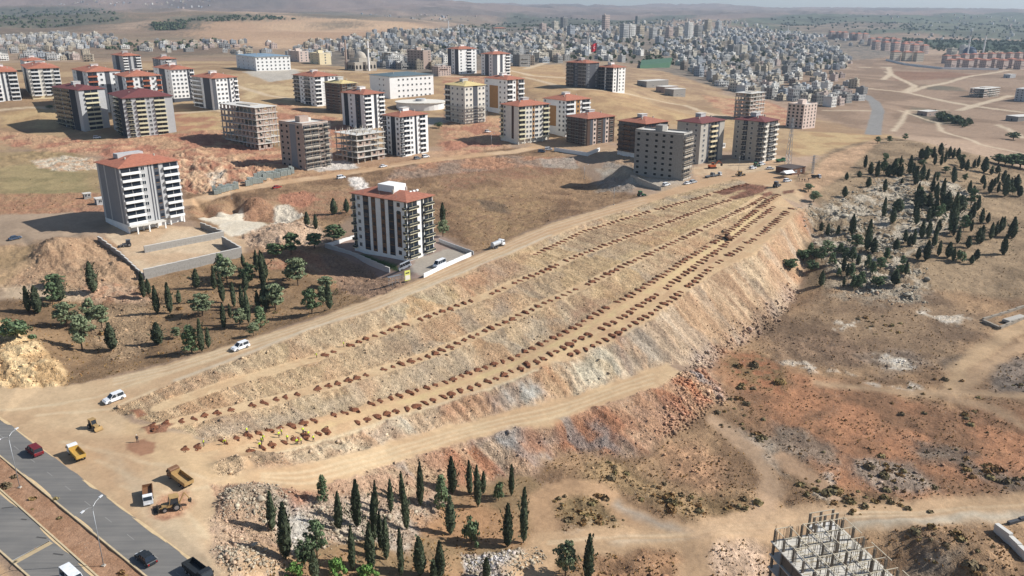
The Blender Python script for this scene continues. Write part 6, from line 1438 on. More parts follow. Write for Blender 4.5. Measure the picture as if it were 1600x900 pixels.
def truck(label, px, py, ang, cabcol, bedcol, kind='dump', group=None, scale=1.0, name='dump_truck', tilt=0):
    r = veh(name, label, px, py, ang, 'truck', group, scale); C_, B_ = PAINT[cabcol], PAINT[bedcol]
    MB().box(-3.6, 2.2, -.45, .45, .65, .95).build('chassis', mat('chassis_dark', (52,50,48), .8), r)
    cb = MB().prism([(1.75,.6),(1.75,2.7),(2.0,2.85),(3.1,2.8),(3.5,1.7),(3.55,.6)], -1.2, 1.2).build('cab', C_, r)
    MB().prism([(3.16,2.66),(3.5,1.78),(3.56,1.78),(3.22,2.66)], -1.05, 1.05).build('windscreen', GLASS, cb)
    for s in (-1, 1): MB().box(2.2, 3.05, s*1.2 - .02, s*1.2 + .02, 1.75, 2.5).build('side_window', GLASS, cb); MB().box(3.5, 3.58, s*.85 - .2, s*.85 + .2, .8, 1.05).build('headlight', LIGHT, cb); MB().box(3.1, 3.25, s*1.38 - .08, s*1.38 + .08, 1.8, 2.3).build('mirror', RUB, cb)
    MB().box(3.45, 3.65, -1.2, 1.2, .45, .75).build('bumper', C_, cb)
    if kind == 'dump':
        t = .09; bed = MB().box(-4.0, 1.5, -1.22, 1.22, 1.1, 1.22).build('bed', B_, r)
        for s in (-1, 1): MB().box(-4.0, 1.5, s*1.22 - t/2, s*1.22 + t/2, 1.225, 2.15).build('side_board', B_, bed)
        MB().box(-4.06, -3.96, -1.17, 1.17, 1.225, 2.1).build('tailgate', B_, bed); MB().box(1.45, 1.55, -1.17, 1.17, 1.225, 2.5).build('headboard', B_, bed)
        b = MB()
        for i in range(6):
            for s in (-1, 1): b.box(-3.8 + i, -3.7 + i, s*1.29 - .04, s*1.29 + .04, 1.2, 2.1)
        b.build('ribs', B_, bed)
    elif kind == 'tank':
        MB().cyl((-3.9, 0, 1.95), (1.3, 0, 1.95), .98, .98, 18).build('tank', B_, r, smooth=False); MB().cyl((-1.2, 0, 2.85), (-1.2, 0, 3.05), .3, .3, 10).build('manhole', B_, r); MB().box(-4.1, -3.9, -.9, .9, .8, 1.2).build('rear_bar', METAL, r)
    else:
        MB().box(-4.0, 1.5, -1.2, 1.2, 1.0, 1.2).build('flatbed', B_, r); MB().box(1.45, 1.55, -1.17, 1.17, 1.205, 2.4).build('headboard', B_, r)
    for x in (2.6, -1.7, -2.9):
        for s in (-1, 1): wheel(r, x, s*1.02, .5, .34)
    return r
def loader(label, px, py, ang, col, group=None, scale=1.0, hoe=True, name='backhoe_loader'):
    r = veh(name, label, px, py, ang, 'construction machine', group, scale); P = PAINT[col]; DK = mat('machine_dark_steel', (58,54,50), .7)
    MB().prism([(-1.3,.7),(-1.3,1.3),(.2,1.35),(1.7,1.25),(1.75,.7)], -.55, .55).build('body', P, r)
    c = MB().prism([(-1.2,1.3),(-1.1,2.55),(.2,2.55),(.45,1.36)], -.7, .7).build('cab_glass', GLASS, r)
    MB().box(-1.3, .35, -.8, .8, 2.56, 2.68).build('cab_roof', P, r)
    for s in (-1, 1):
        for x0, x1 in ((-1.2, -1.1), (.45, .22)): MB().bar((x0, s*.72, 1.3), (x1, s*.72, 2.56), .06).build('cab_post', P, r)
        MB().bar((.9, s*.5, 1.2), (2.3, s*.5, .75), .09).build('loader_arm', P, r)
    MB().prism([(2.2,.25),(2.2,1.0),(2.3,1.05),(2.45,.35),(3.0,.25),(3.0,.18)], -1.1, 1.1).build('bucket', DK if hoe else P, r)
    if hoe:
        MB().bar((-1.4, 0, 1.0), (-2.3, 0, 2.9), .14).build('boom', P, r); MB().bar((-2.3, 0, 2.9), (-3.2, 0, 1.4), .11).build('dipper', P, r); MB().prism([(-3.4,.7),(-3.5,1.4),(-3.1,1.5),(-2.9,1.0)], -.35, .35).build('hoe_bucket', DK, r)
        for s in (-1, 1): MB().bar((-1.5, s*.6, .9), (-1.7, s*1.3, .1), .08).build('stabiliser', DK, r)
    for s in (-1, 1): wheel(r, -.75, s*.85, .7, .42); wheel(r, 1.25, s*.75, .48, .34)
    return r
def excavator(label, px, py, ang, col, group=None, scale=1.0):
    r = veh('excavator', label, px, py, ang, 'construction machine', group, scale); P = PAINT[col]; DK = mat('machine_dark_steel', (58,54,50), .7)
    for s in (-1, 1): MB().prism([(-1.9,.15),(-2.0,.5),(-1.8,.85),(1.8,.85),(2.0,.5),(1.9,.15),(1.7,0),(-1.7,0)], s*1.15 - .3, s*1.15 + .3).build('crawler_track', DK, r)
    MB().box(-2.2, 1.4, -1.3, 1.3, .95, 1.9).build('house', P, r); MB().prism([(.0,1.905),(.0,2.9),(1.1,2.9),(1.45,1.905)], .3, 1.28).build('cab', GLASS, r); MB().box(-.1, 1.2, .25, 1.33, 2.905, 3.0).build('cab_roof', P, r)
    MB().bar((1.2, -.3, 1.5), (3.4, -.3, 4.2), .24).build('boom', P, r); MB().bar((3.4, -.3, 4.2), (5.4, -.3, 2.6), .2).build('stick', P, r); MB().prism([(5.0,1.2),(4.9,2.2),(5.5,2.6),(5.9,1.8),(5.6,1.1)], -.75, .15).build('bucket', DK, r)
    return r
def hd(a, b):
    p, q = G(*a), G(*b); return math.atan2(q.y - p.y, q.x - p.x)
h_r = math.atan2((c1l[1] - c1l[0]).y, (c1l[1] - c1l[0]).x); h_d = hd((400,540), (180,622)); h_2 = hd((440,287), (640,254))
car('maroon van driving on the asphalt near the left edge', 55, 709, h_r + math.pi, 'maroon', 'van', name='road_van', scale=1.05)
car('dark saloon car on the asphalt at the bottom', 229, 878, h_r + math.pi, 'black', 'sedan', name='road_car', scale=1.05)
car('white van entering at the bottom edge of the far carriageway', 116, 914, h_r, 'white', 'bus', name='road_van')
truck('dark truck cut by the bottom edge on the asphalt', 312, 905, h_r, 'black', 'black', name='road_truck', scale=.85)
truck('dump truck with yellow bed and white cab on the road edge', 120, 714, h_r + math.pi - .1, 'white', 'yellow', name='road_dump_truck', scale=.8)
truck('brown dump truck with empty bed parked on the dirt', 281, 752, hd((300,765), (262,738)), 'brown', 'ochre', scale=.85)
truck('white-cabbed truck facing the camera with brown bed', 232, 779, hd((231,760), (233,800)), 'white', 'brown', scale=.72)
loader('yellow backhoe loader scooping red soil between the trucks', 268, 796, hd((290,790), (245,800)), 'ochre', scale=1.05)
loader('ochre wheel loader beside the upper dirt road start', 147, 669, hd((130,660), (165,678)), 'ochre', scale=.85, hoe=False, name='wheel_loader')
car('white estate car on the upper dirt road close to the junction', 179, 626, h_d, 'white', 'suv', scale=1.12); car('white car further up the upper dirt road beside the grove', 376, 545, h_d, 'white', 'suv', scale=1.12)
car('white minibus on the lawn side of the walled yard', 634, 419, hd((642,416), (625,424)), 'white', 'bus', scale=.85); car('white van by the road wall of the walled yard', 687, 416, hd((675,421), (700,410)) + math.pi, 'white', 'bus', scale=.95)
truck('white tanker truck on the upper dirt road', 778, 386, hd((765,391), (795,379)), 'white', 'silver', 'tank', scale=.9, name='tanker_truck')
GC = 'cars on and beside the second dirt road'
for x, y, c, k, l in [(533,279,'white','van','white van below the white rock spill on the second road'),(599,261,'white','sedan','white car on the second road below the concrete frame'),(433,294,'red','sedan','red car beside the block pallets'),(652,249,'grey','suv','grey car parked beside the banded white block, left of two'),(665,246,'white','van','pale van parked beside the banded white block, right of two'),(762,207,'white','suv','white car left of the arcade block')]: car(l, x, y, h_2, c, k, GC)
for x, y, a, c, k, l in [(846,238,.2,'blue','van','blue-grey van in the shade left of the hoarding'),(857,235,.2,'white','van','white van behind the blue-grey van'),(24,374,h_2,'blue','sedan','dark blue car in the shade on the left road'),(152,216,.4,'white','suv','white car at the foot of the maroon-roofed towers'),(1041,290,.7,'white','suv','white car at the foot of the blockwork tower, left of three'),(1074,288,.7,'white','sedan','white car right of the blockwork tower, first of two'),(1083,286,.7,'silver','suv','silver car right of the blockwork tower, second of two'),
                        (1176,264,.6,'white','suv','white car beside green machinery, nearer the lamp'),(1190,258,.6,'white','suv','white car behind the green machinery'),(1203,265,.2,'white','sedan','white car beside the brown low building'),(1230,284,.5,'white','suv','white car in front of the tent')]: car(l, x, y, a, c, k, 'cars by the building sites')
truck('grey truck parked at the end of the upper road, left of two', 1109, 277, .6, 'grey', 'grey', 'flat', scale=.8, name='truck'); truck('white truck parked at the end of the upper road, right of two', 1121, 275, .6, 'white', 'grey', 'flat', scale=.7, name='truck'); truck('green truck beside the lattice mast', 1220, 253, .5, 'green', 'green', scale=.8)
truck('dark truck with white cab right of the tent', 1275, 279, .3, 'white', 'black', scale=.7); loader('green-yellow loader on the upper road end', 1157, 275, .5, 'ochre', hoe=True); loader('green loader on the earth mound beside the upper road', 1001, 307, .5, 'green', hoe=False, name='wheel_loader'); loader('green machine behind the upper road lamp', 1181, 261, .5, 'green', hoe=False, name='wheel_loader')
excavator('dark excavator working on the far terraces', 1137, 374, 2.0, 'brown', scale=.8); excavator('orange excavator among rubble left of the lamp', 1113, 263, .3, 'orange'); loader('dark tractor loader under the canopy of the striped block', 199, 385, 3.6, 'grey', hoe=False, name='wheel_loader'); loader('dark roller at the top of the rows', 1213, 292, .8, 'grey', scale=1.1, hoe=False, name='wheel_loader')
# ------------------------------------------------------------------ people
SKIN = mat('skin', (176,128,100), .7); VEST = mat('hi_vis_vest', (206,226,60), .7); TROU = mat('dark_trousers', (52,56,66), .9); SHIRT = mat('dark_shirt', (60,58,60), .9); HELM = mat('cap', (226,222,206), .6)
def person_mesh(pose, vest=True):
    lean = {'stand': 0, 'bend': .5, 'walk': .05}[pose]; st = .2 if pose == 'walk' else .1
    J = [(0,0,.95),(lean*.25,0,1.2),(lean*.55,0,1.42 - lean*.15),(lean*.72,0,1.55 - lean*.25),(lean*.85 + .02,0,1.68 - lean*.3),
         (lean*.55,.2,1.4 - lean*.15),(lean*.6 + .12,.27,1.12 - lean*.2),(lean*.6 + .3,.22,.92 - lean*.2),(lean*.6 + .38,.2,.87 - lean*.2),(lean*.55,-.2,1.4 - lean*.15),(lean*.6 + .05,-.27,1.12 - lean*.2),(lean*.6 + .2,-.24,.9 - lean*.2),(lean*.6 + .27,-.22,.85 - lean*.2),
         (0,.1,.9),(st*.6,.12,.5),(st,.12,.08),(st + .16,.13,.04),(0,-.1,.9),(-st*.3 + .05,-.12,.5),(-st,-.12,.08),(-st + .16,-.13,.04)]
    E = [(0,1),(1,2),(2,3),(3,4),(2,5),(5,6),(6,7),(7,8),(2,9),(9,10),(10,11),(11,12),(0,13),(13,14),(14,15),(15,16),(0,17),(17,18),(18,19),(19,20)]
    Rr = [.15,.155,.17,.065,.115,.075,.055,.042,.035,.075,.055,.042,.035,.095,.07,.05,.04,.095,.07,.05,.04]
    me = bpy.data.meshes.new('person_skeleton'); me.from_pydata(J, E, []); o = bpy.data.objects.new('tmp_person', me); COL.objects.link(o)
    md = o.modifiers.new('skin', 'SKIN'); md.use_smooth_shade = True
    for v, rr in zip(me.skin_vertices[0].data, Rr): v.radius = (rr, rr)
    me.skin_vertices[0].data[0].use_root = True
    o.modifiers.new('sub', 'SUBSURF').levels = 1
    dg = bpy.context.evaluated_depsgraph_get(); out = bpy.data.meshes.new_from_object(o.evaluated_get(dg)); out.name = 'person'
    bpy.data.objects.remove(o)
    out.materials.clear()
    for m in (SKIN, VEST if vest else SHIRT, TROU): out.materials.append(m)
    Jv = [Vector(j) for j in J]; reg = {0: 2, 1: 1, 2: 1, 3: 0, 4: 0, 5: 1, 6: 1, 7: 0, 8: 0, 9: 1, 10: 1, 11: 0, 12: 0}
    for p in out.polygons:
        k = min(range(len(Jv)), key=lambda i: (Jv[i] - p.center).length); p.material_index = reg.get(k, 2)
    return out, Jv[4]
PERS = {(p, v): person_mesh(p, v) for p in ('stand', 'bend', 'walk') for v in (True, False)}
capm = MB(); ellipse(capm, .125, .125, 0, .09, 0, 10); capmesh = capm.mesh('cap', HELM)
def person(px, py, pose, vest, label, group, ang=None):
    me, hd_ = PERS[(pose, vest)]; g = G(px, py); o = link('person', me, None, g, random.uniform(0, 6.28) if ang is None else ang); o.scale = (1.04,)*3
    tag(o, label, 'person', group); link('cap', capmesh, o, (hd_.x, hd_.y, hd_.z + .03)); return o
for x, y, p, l in [(319,697,'stand','worker in a yellow vest by the third pit of the lowest bench'),(351,695,'bend','worker in a yellow vest bending at the fourth pit from the left'),(386,678,'stand','worker in a yellow vest standing above the others at the slope foot'),(409,694,'stand',None),(411,690,'bend',None),(406,701,'stand',None),(440,680,'walk',None),(436,684,'stand',None),(449,690,'bend',None),(464,695,'stand',None),(471,694,'stand',None),(474,678,'bend',None),(482,683,'walk',None),(490,690,'stand','worker in a yellow vest furthest right of the digging crew')]:
    person(x, y, p, True, l or 'worker in a yellow vest among the digging crew', 'workers in yellow vests')
person(495, 559, 'bend', True, 'bending worker in a yellow vest at the left end of the highest terrace', 'workers in yellow vests'); person(537, 542, 'stand', True, 'worker in a yellow vest on the highest terrace row, right of two', 'workers in yellow vests')
person(215, 691, 'stand', False, 'person in dark clothes standing on the red soil patch', None)
for i, (x, y) in enumerate([(1249,283),(1253,284),(1257,284),(1263,284),(1247,277)]): person(x, y, 'stand', False, 'small dark-clothed person in the group right of the tent', 'people by the tent')
# ------------------------------------------------------------------ concrete frame with open roof at the lower right
zt = -8.4
A, B_, C_ = PZ(1211, 826, zt), PZ(1318, 807, zt), PZ(1417, 897, zt)
dv = (C_ - B_).normalized(); uv = (B_ - A); uv = (uv - dv * uv.dot(dv)).normalized(); Wf = (B_ - A).dot(uv); Df = (C_ - B_).length * 1.25
fr = empty('unfinished_building', A + Vector((0, 0, -3.1)), math.atan2(uv.y, uv.x), 'bare concrete frame with open formwork roof at the lower right corner', 'building frame')
sgn = 1 if (uv.x * dv.y - uv.y * dv.x) > 0 else -1
PAL = mat('bleached_timber', (196,184,160), .9, .12, 2); DKC = mat('weathered_concrete', (120,110,98), .95, .2, 1); RB = mat('rebar_rust', (110,82,66), .8)
def Yd(y): return sgn * y
slab = MB().box(-.4, Wf + .4, min(Yd(-.4), Yd(Df)), max(Yd(-.4), Yd(Df)), -.25, 0).mesh('floor_slab', mat('dusty_slab', (200,194,182), .95, .16, .5))
for k in range(5): link('floor_slab', slab, fr, (0, 0, -3.05 * k))
nx, ny = 6, 8
cm = MB().box(-.24, .24, -.13, .13, .003, 2.9).mesh('column', DKC); cm2 = MB().box(-.28, .28, -.17, .17, -3.05*4 - 6, -.255).mesh('column', DKC)
rc_ = random.Random(21)
for i in range(nx):
    for j in range(ny):
        x = .1 + (Wf - .2)*i/(nx-1); y = Yd(.1 + (Df - .4)*j/(ny-1))
        if (i, j) in ((2, 0), (1, 0)) and i == 1: x += .8
        if rc_.random() < .25 and 0 < i < nx - 1 and 0 < j: continue
        x += rc_.uniform(-.3, .3) if 0 < i < nx - 1 else 0
        o = link('column', cm, fr, (x, y, 0), 0 if (i + j) % 2 else math.pi/2); o.scale = (1, 1, rc_.uniform(.8, 1.02))
        if i in (0, nx-1) or j in (0, ny-1): link('column', cm2, fr, (x, y, 0), 0 if (i + j) % 2 else math.pi/2)
rj = random.Random(8)
for j in range(ny):
    for i in range(nx - 1):
        if rj.random() < .14: continue
        y = Yd(.1 + (Df - .4)*j/(ny-1)) + rj.uniform(-.08, .08); x0 = .1 + (Wf - .2)*i/(nx-1); x1 = .1 + (Wf - .2)*(i+1)/(nx-1); zz = 2.905 + rj.uniform(0, .05)
        MB().box(x0 - .1, x1 - .105, y - .08, y + .08, zz, zz + .1).build('beam', PAL, fr, (0, 0, 0), rj.uniform(-.004, .004))
for i in range(nx):
    x = .1 + (Wf - .2)*i/(nx-1); [MB().box(x - .08, x + .08, min(Yd(Df*k/8), Yd(Df*(k+1)/8 - .01)), max(Yd(Df*k/8), Yd(Df*(k+1)/8 - .01)), 3.09, 3.19).build('beam', PAL, fr, (0, 0, 0), rj.uniform(-.003, .003)) for k in range(8) if rj.random() > .16]
MB().box(Wf*.62, Wf + .2, min(Yd(-3.2), Yd(-.42)), max(Yd(-3.2), Yd(-.42)), -.25, -.005).build('landing_slab', CONCL, fr)
for q in (.64, .8, .98):
    for yy in (-3.0, -1.6): o = link('column', cm, fr, (Wf*q, Yd(yy), 0)); o.scale = (1, 1, 1.0)
    link('column', cm2, fr, (Wf*q, Yd(-3.0), 0))
for yy in (-3.0, -1.6): MB().box(Wf*.62, Wf, Yd(yy) - .08, Yd(yy) + .08, 2.92, 3.03).build('beam', PAL, fr)
rng = random.Random(3)
pr = MB().bar((0, 0, .0), (0, 0, 2.9), .045).mesh('prop', DKC)
for k in range(300):
    if rng.random() < .6: i = rng.randrange(ny); x = rng.uniform(0, Wf); y = Yd(.1 + (Df - .4)*i/(ny-1)) + rng.uniform(-.1, .1)
    else: x = .1 + (Wf - .2)*rng.randrange(nx)/(nx-1) + rng.uniform(-.1, .1); y = Yd(rng.uniform(0, Df))
    link('prop', pr, fr, (x, y, .002))
b = MB()
for k in range(120):
    x = rng.choice([.1 + (Wf - .2)*i/(nx-1) for i in range(nx)]) + rng.uniform(-.25, .25); y = Yd(.1 + (Df - .4)*rng.randrange(ny)/(ny-1)) + rng.uniform(-.15, .15); b.bar((x, y, 3.0), (x + rng.uniform(-.06, .06), y, 3.0 + rng.uniform(.5, 1.1)), .018)
o = b.build('rebar', RB, fr); o['kind'] = 'stuff'
b = MB()
for k in range(240):
    x, y, s = rng.uniform(.5, Wf - .5), Yd(rng.uniform(.5, Df - .5)), rng.uniform(.15, .8); b.box(x - s, x + s, y - .09, y + .09, .004 + k*.0004, .07 + k*.0004)
o = b.build('timber_offcuts', PAL, fr); o['kind'] = 'stuff'
MB().box(.05, Wf*.98, min(Yd(Df*.15), Yd(Df*.95)), max(Yd(Df*.15), Yd(Df*.95)), -3.05*4 - 6, -.26).build('inner_wall', DKC, fr)
# ------------------------------------------------------------------ town
HW = [mat('house_' + n, c, .92, .08, .3) for n, c in (('white', (216,213,206)), ('cream', (200,192,176)), ('pale_grey', (178,177,174)), ('grey', (142,140,136)), ('sand', (180,168,148)), ('pink', (190,172,162)), ('bluegrey', (160,165,170)), ('brown', (144,132,120)))]
HN = ['white', 'cream', 'pale grey', 'grey', 'sand-coloured', 'pinkish', 'blue-grey', 'brownish']
HROOF = mat('flat_roof_concrete', (172,166,158), .95, .12, .4); HDARK = mat('house_window_dark', (58,62,70), .4)
def house_mesh(w, d, n, seed, red=False):
    rng = random.Random(seed); b = MB(); h = n * 3.0
    b.box(-w/2, w/2, -d/2, d/2, -6, h, 0)
    if red: hip_roof(b, -w/2, w/2, -d/2, d/2, h + .01, min(w, d)*.18, .5, 2)
    else:
        b.box(-w/2 - .25, w/2 + .25, -d/2 - .25, d/2 + .25, h + .01, h + .25, 1); t = .25
        b.box(-w/2, w/2, -d/2, -d/2 + t, h + .26, h + 1.0, 0); b.box(-w/2, w/2, d/2 - t, d/2, h + .26, h + 1.0, 0); b.box(-w/2, -w/2 + t, -d/2 + t, d/2 - t, h + .26, h + 1.0, 0); b.box(w/2 - t, w/2, -d/2 + t, d/2 - t, h + .26, h + 1.0, 0)
        x, y = rng.uniform(-w*.2, w*.2), rng.uniform(-d*.2, d*.2); b.box(x - 1.6, x + 1.6, y - 1.6, y + 1.6, h + .26, h + 2.9, 0)
        b.cyl((x + 2.6, y, h + .3), (x + 2.6, y, h + 1.9), .6, .6, 8, 1); b.box(-w*.4, -w*.4 + 1.4, -1, 1, h + .9, h + 1.0, 2)
    k = max(2, int(w / 3)); k2 = max(2, int(d / 3))
    for f in range(n):
        z = f*3 + .9
        for i in range(k):
            x = -w/2 + w*(i + .5)/k; b.face([(x - .65, -d/2 - .04, z), (x + .65, -d/2 - .04, z), (x + .65, -d/2 - .04, z + 1.4), (x - .65, -d/2 - .04, z + 1.4)], 2 if not red else 3)
        for i in range(k2):
            y = -d/2 + d*(i + .5)/k2
            for s in (-1, 1): b.face([(s*(w/2 + .04), y - .65, z), (s*(w/2 + .04), y + .65, z), (s*(w/2 + .04), y + .65, z + 1.4), (s*(w/2 + .04), y - .65, z + 1.4)], 2 if not red else 3)
        if f and rng.random() < .6: b.box(-w*.3, w*.3, -d/2 - 1.2, -d/2 - .01, f*3 - .1, f*3 + .9, 0)
    return b
SHAPES = [(9,8,2),(10,9,3),(12,10,3),(8,8,1),(13,9,2),(10,10,4),(11,9,3),(14,11,2)]
hm = {}
def hmesh(si, ci, red=False):
    k = (si, ci, red)
    if k not in hm:
        w, d, n = SHAPES[si] if si < 20 else {20: (16,13,6), 21: (18,14,8), 22: (15,12,5), 23: (22,12,5)}[si]
        hm[k] = house_mesh(w, d, n, si * 10 + ci, red).mesh('house', [HW[ci], HROOF, TILE3 if red else HDARK, HDARK])
    return hm[k]
def inpoly(px, py, P):
    r = False; n = len(P)
    for i in range(n):
        x1, y1 = P[i]; x2, y2 = P[(i+1) % n]
        if (y1 > py) != (y2 > py) and px < (x2-x1)*(py-y1)/(y2-y1) + x1: r = not r
    return r
QUARTERS = [([(60,3),(330,2),(340,11),(180,12),(60,10)], 'on the far hills at the left', 50), ([(560,20),(700,24),(760,30),(700,36),(640,32)], 'beyond the far tan hill', 24), ([(540,103),(590,100),(640,76),(690,66),(760,52),(790,58),(840,62),(880,80),(890,96),(830,104),(800,98),(700,92),(690,110),(600,108)], 'in the middle quarter of the town', 240), ([(445,86),(480,70),(560,58),(640,50),(720,44),(760,52),(690,66),(620,84),(540,96),(470,96)], 'on the left flank of the town', 170), ([(800,58),(860,46),(960,42),(1000,58),(1000,92),(960,100),(890,88)], 'near the flag in the town', 190),
            ([(1000,92),(1040,64),(1130,56),(1250,60),(1300,76),(1340,104),(1300,112),(1345,140),(1350,160),(1300,152),(1240,148),(1190,142),(1120,118),(1060,106)], 'on the slope facing the golden field', 420), ([(1000,58),(1010,44),(1100,40),(1250,48),(1350,60),(1400,72),(1300,76),(1130,58)], 'in the far upper quarter of the town', 240), ([(-60,62),(100,56),(180,62),(190,72),(110,80),(-60,82)], 'in the far village on the left', 170), ([(190,66),(330,62),(430,70),(440,84),(360,88),(250,84),(190,76)], 'scattered over the fields behind the left blocks', 26), ([(0,84),(90,82),(160,86),(150,98),(60,96),(0,98)], 'just behind the blocks at the left edge', 16), ([(200,72),(300,68),(350,64),(340,76),(230,80)], 'by trees beyond the left fields', 14), ([(1385,28),(1600,30),(1600,60),(1420,60)], 'scattered in the far green valley', 46), ([(960,42),(1000,36),(1150,34),(1200,44),(1060,44)], 'far behind the town', 70), ([(1060,106),(1120,118),(1190,142),(1240,150),(1300,154),(1340,160),(1300,168),(1240,160),(1150,146)], 'along the near lower edge of the town', 60)]
ang0 = R(38); cand = []
for P, lab, n in QUARTERS:
    WP = wpoly(P); ca, sa = math.cos(ang0), math.sin(ang0); U = WP @ np.array([[ca, -sa], [sa, ca]]); got = []
    md = float(np.hypot(WP[:, 0], WP[:, 1]).mean()); f = max(1.0, md / 1700)
    u = U[:, 0].min(); ri = 0
    while u < U[:, 0].max():
        w = U[:, 1].min() + random.uniform(0, 9); ci_ = 0
        while w < U[:, 1].max():
            got.append((u + random.gauss(0, 1.2), w + random.gauss(0, 1.2))); ci_ += 1; w += (12.5 if ci_ % 6 else 20) * f * random.uniform(.9, 1.15)
        ri += 1; u += (11.5 if ri % 2 else 19) * f
    got = np.array(got) @ np.array([[ca, sa], [-sa, ca]]); got = got[inside(WP, got[:, 0], got[:, 1])]
    k = np.random.default_rng(len(P)).permutation(len(got))[:int(n * 1.75)]
    for x, y in got[k]:
        px, py = proj(x, y, tin_h(x, y))
        if 990 < px < 1056 and 88 < py < 110: continue
        cand.append((Vector((x, y, 0)), lab, math.hypot(x, y), px, py))
cand.sort(key=lambda t: t[2])
tv, tf, tm_, toff = [], [], [], 0
MASSM = [HW[0], HW[1], HW[2], HW[3], HW[4], HW[5], HROOF, HDARK, HW[6]]
for i, (g, lab, dist, px, py) in enumerate(cand):
    ci = random.choice([0,0,1,2,2,3,3,4,4,5,6,7]); si = random.randrange(8); z = GH(g.x, g.y); a = ang0 + random.choice((0, 0, .3, -.3, 1.57, .1)); s = random.uniform(.7, 1.02)
    if i < 290:
        o = link('town_house', hmesh(si, ci), None, (g.x, g.y, z), a); o.scale = (s, s, random.uniform(.75, .98))
        w, d, n = SHAPES[si]; st = ('one-storey', 'two-storey', 'three-storey', 'four-storey')[n - 1]
        tag(o, '%s %s flat-roofed house %s' % (HN[ci], st, lab), 'house', '%s %s houses %s' % (HN[ci], st, lab))
    else:
        b = house_mesh(*SHAPES[si], i % 50); M = Matrix.Translation((g.x, g.y, z)) @ Matrix.Rotation(a, 4, 'Z') @ Matrix.Diagonal((s, s, s * .9, 1))
        tv += [tuple(M @ Vector(v)) for v in b.v]; tf += [tuple(k + toff for k in f) for f in b.f]; toff = len(tv)
        tm_ += [{0: (ci if ci < 6 else 8), 1: 6, 2: 7}[m] for m in b.m]
me = bpy.data.meshes.new('far_town'); me.from_pydata(tv, [], tf)
for m in MASSM: me.materials.append(m)
me.polygons.foreach_set('material_index', tm_)
o = link('far_town', me); tag(o, 'dense mass of pale flat-roofed houses filling the far town', 'town', None, 'stuff')
# taller blocks in and around the town
def tower(px, py, si, ci, label, red=False, s=1.0, a=None, hpx=None, group='taller blocks of the town'):
    g = G0(px, py); o = link('tower_block', hmesh(si, ci, red), None, (g.x, g.y, GH(g.x, g.y)), ang0 if a is None else a); sz = s
    if hpx:
        n = {20: 6, 21: 8, 22: 5, 23: 5}[si]; sz = hpx / (FPX / math.hypot(g.x, g.y, CAM_H - g.z)) / (n * 3.0 + 1.5)
    o.scale = (s, s, sz); tag(o, label, 'apartment block', group)
for x, y, si, ci, h, l in [(946,51,21,5,24,'tall reddish twin tower on the bare rise behind the flag'),(975,62,21,2,22,'tall grey block at the left end of the upper row'),(985,62,21,0,21,'tall white block second in the upper row'),(996,39,20,3,11,'dark block on the ridge above the upper row'),(1000,60,20,4,18,'sand-coloured block in the upper row'),(1020,60,20,2,16,'pale grey block in the upper row'),(1045,60,20,5,16,'pinkish block in the upper row'),(1060,60,20,1,15,'cream block in the upper row'),(1075,62,21,0,24,'white block near the right end of the upper row'),(1090,62,20,3,20,'grey block at the right end of the upper row'),(1105,55,21,4,18,'sand-coloured block behind the upper row'),(1122,52,20,2,14,'pale block right of the upper row'),
                          (848,52,20,5,12,'pink block on the left rise, first of four'),(867,50,20,1,14,'cream block on the left rise, second of four'),(881,48,21,3,18,'dark block on the left rise, third of four'),(892,58,20,6,16,'blue-grey block on the left rise, fourth of four'),(1150,70,22,6,12,'blue-grey hall right of the upper row'),(1110,72,22,2,10,'wide pale block below the upper row'),(1030,70,22,6,11,'blue-grey long block below the upper row'),(1145,88,21,3,16,'slim grey tower in the middle of the slope quarter'),(1158,86,21,1,14,'slim cream tower in the middle of the slope quarter'),
                          (815,104,20,3,18,'grey block at the town edge left of the bare lot'),(845,97,20,1,14,'cream block at the town edge right of the bare lot'),(865,95,20,4,16,'sand block beside the minaret in the town centre'),(613,58,21,3,10,'dark block on the skyline of the left quarter'),(690,118,22,5,14,'pinkish block between the two banded town blocks'),(617,104,20,0,18,'white-walled block beside the open frame in town')]: tower(x, y, si, ci, l, hpx=h)
for k in range(14): tower(1300 + k*10.3 + random.uniform(-2, 2), 62 + k*1.15 + random.uniform(-2, 2), 23, 5, 'red-roofed pinkish block in the far terrace-like row on the right', True, .9, R(30), 10, 'red-roofed blocks of the far right row')
for k in range(6): tower(1368 + k*15, 79 + k*1.0, 23, 5, 'red-roofed pinkish block in front of the far right row', True, .9, R(30), 12, 'red-roofed blocks in front of the far right row')
for k in range(10): tower(1484 + k*13.5, 108 - (k % 2)*2, 22, 5, 'red-roofed pinkish block in the near row beside the mosque', True, 1.0, R(30), 12, 'red-roofed blocks near the mosque, front row')
for k in range(10): tower(1478 + k*14, 98 - k*.4, 22, 5, 'red-roofed pinkish block in the rear row beside the mosque', True, .9, R(30), 11, 'red-roofed blocks near the mosque, rear row')
for k in range(3): tower(1398 + k*18, 95, 23, 1, 'cream long block behind the long white wall', True, .8, R(20), 13, 'cream blocks behind the white wall')
tower(1486, 89, 22, 1, 'cream school block behind the red-roofed rows', False, 1.1, R(20), 12); tower(1505, 88, 21, 0, 'white block left of the domed mosque', False, .9, R(20), 15)
tower(780, 56, 23, 1, 'yellowish long hall on the town skyline', True, 1.5, R(20), 10)
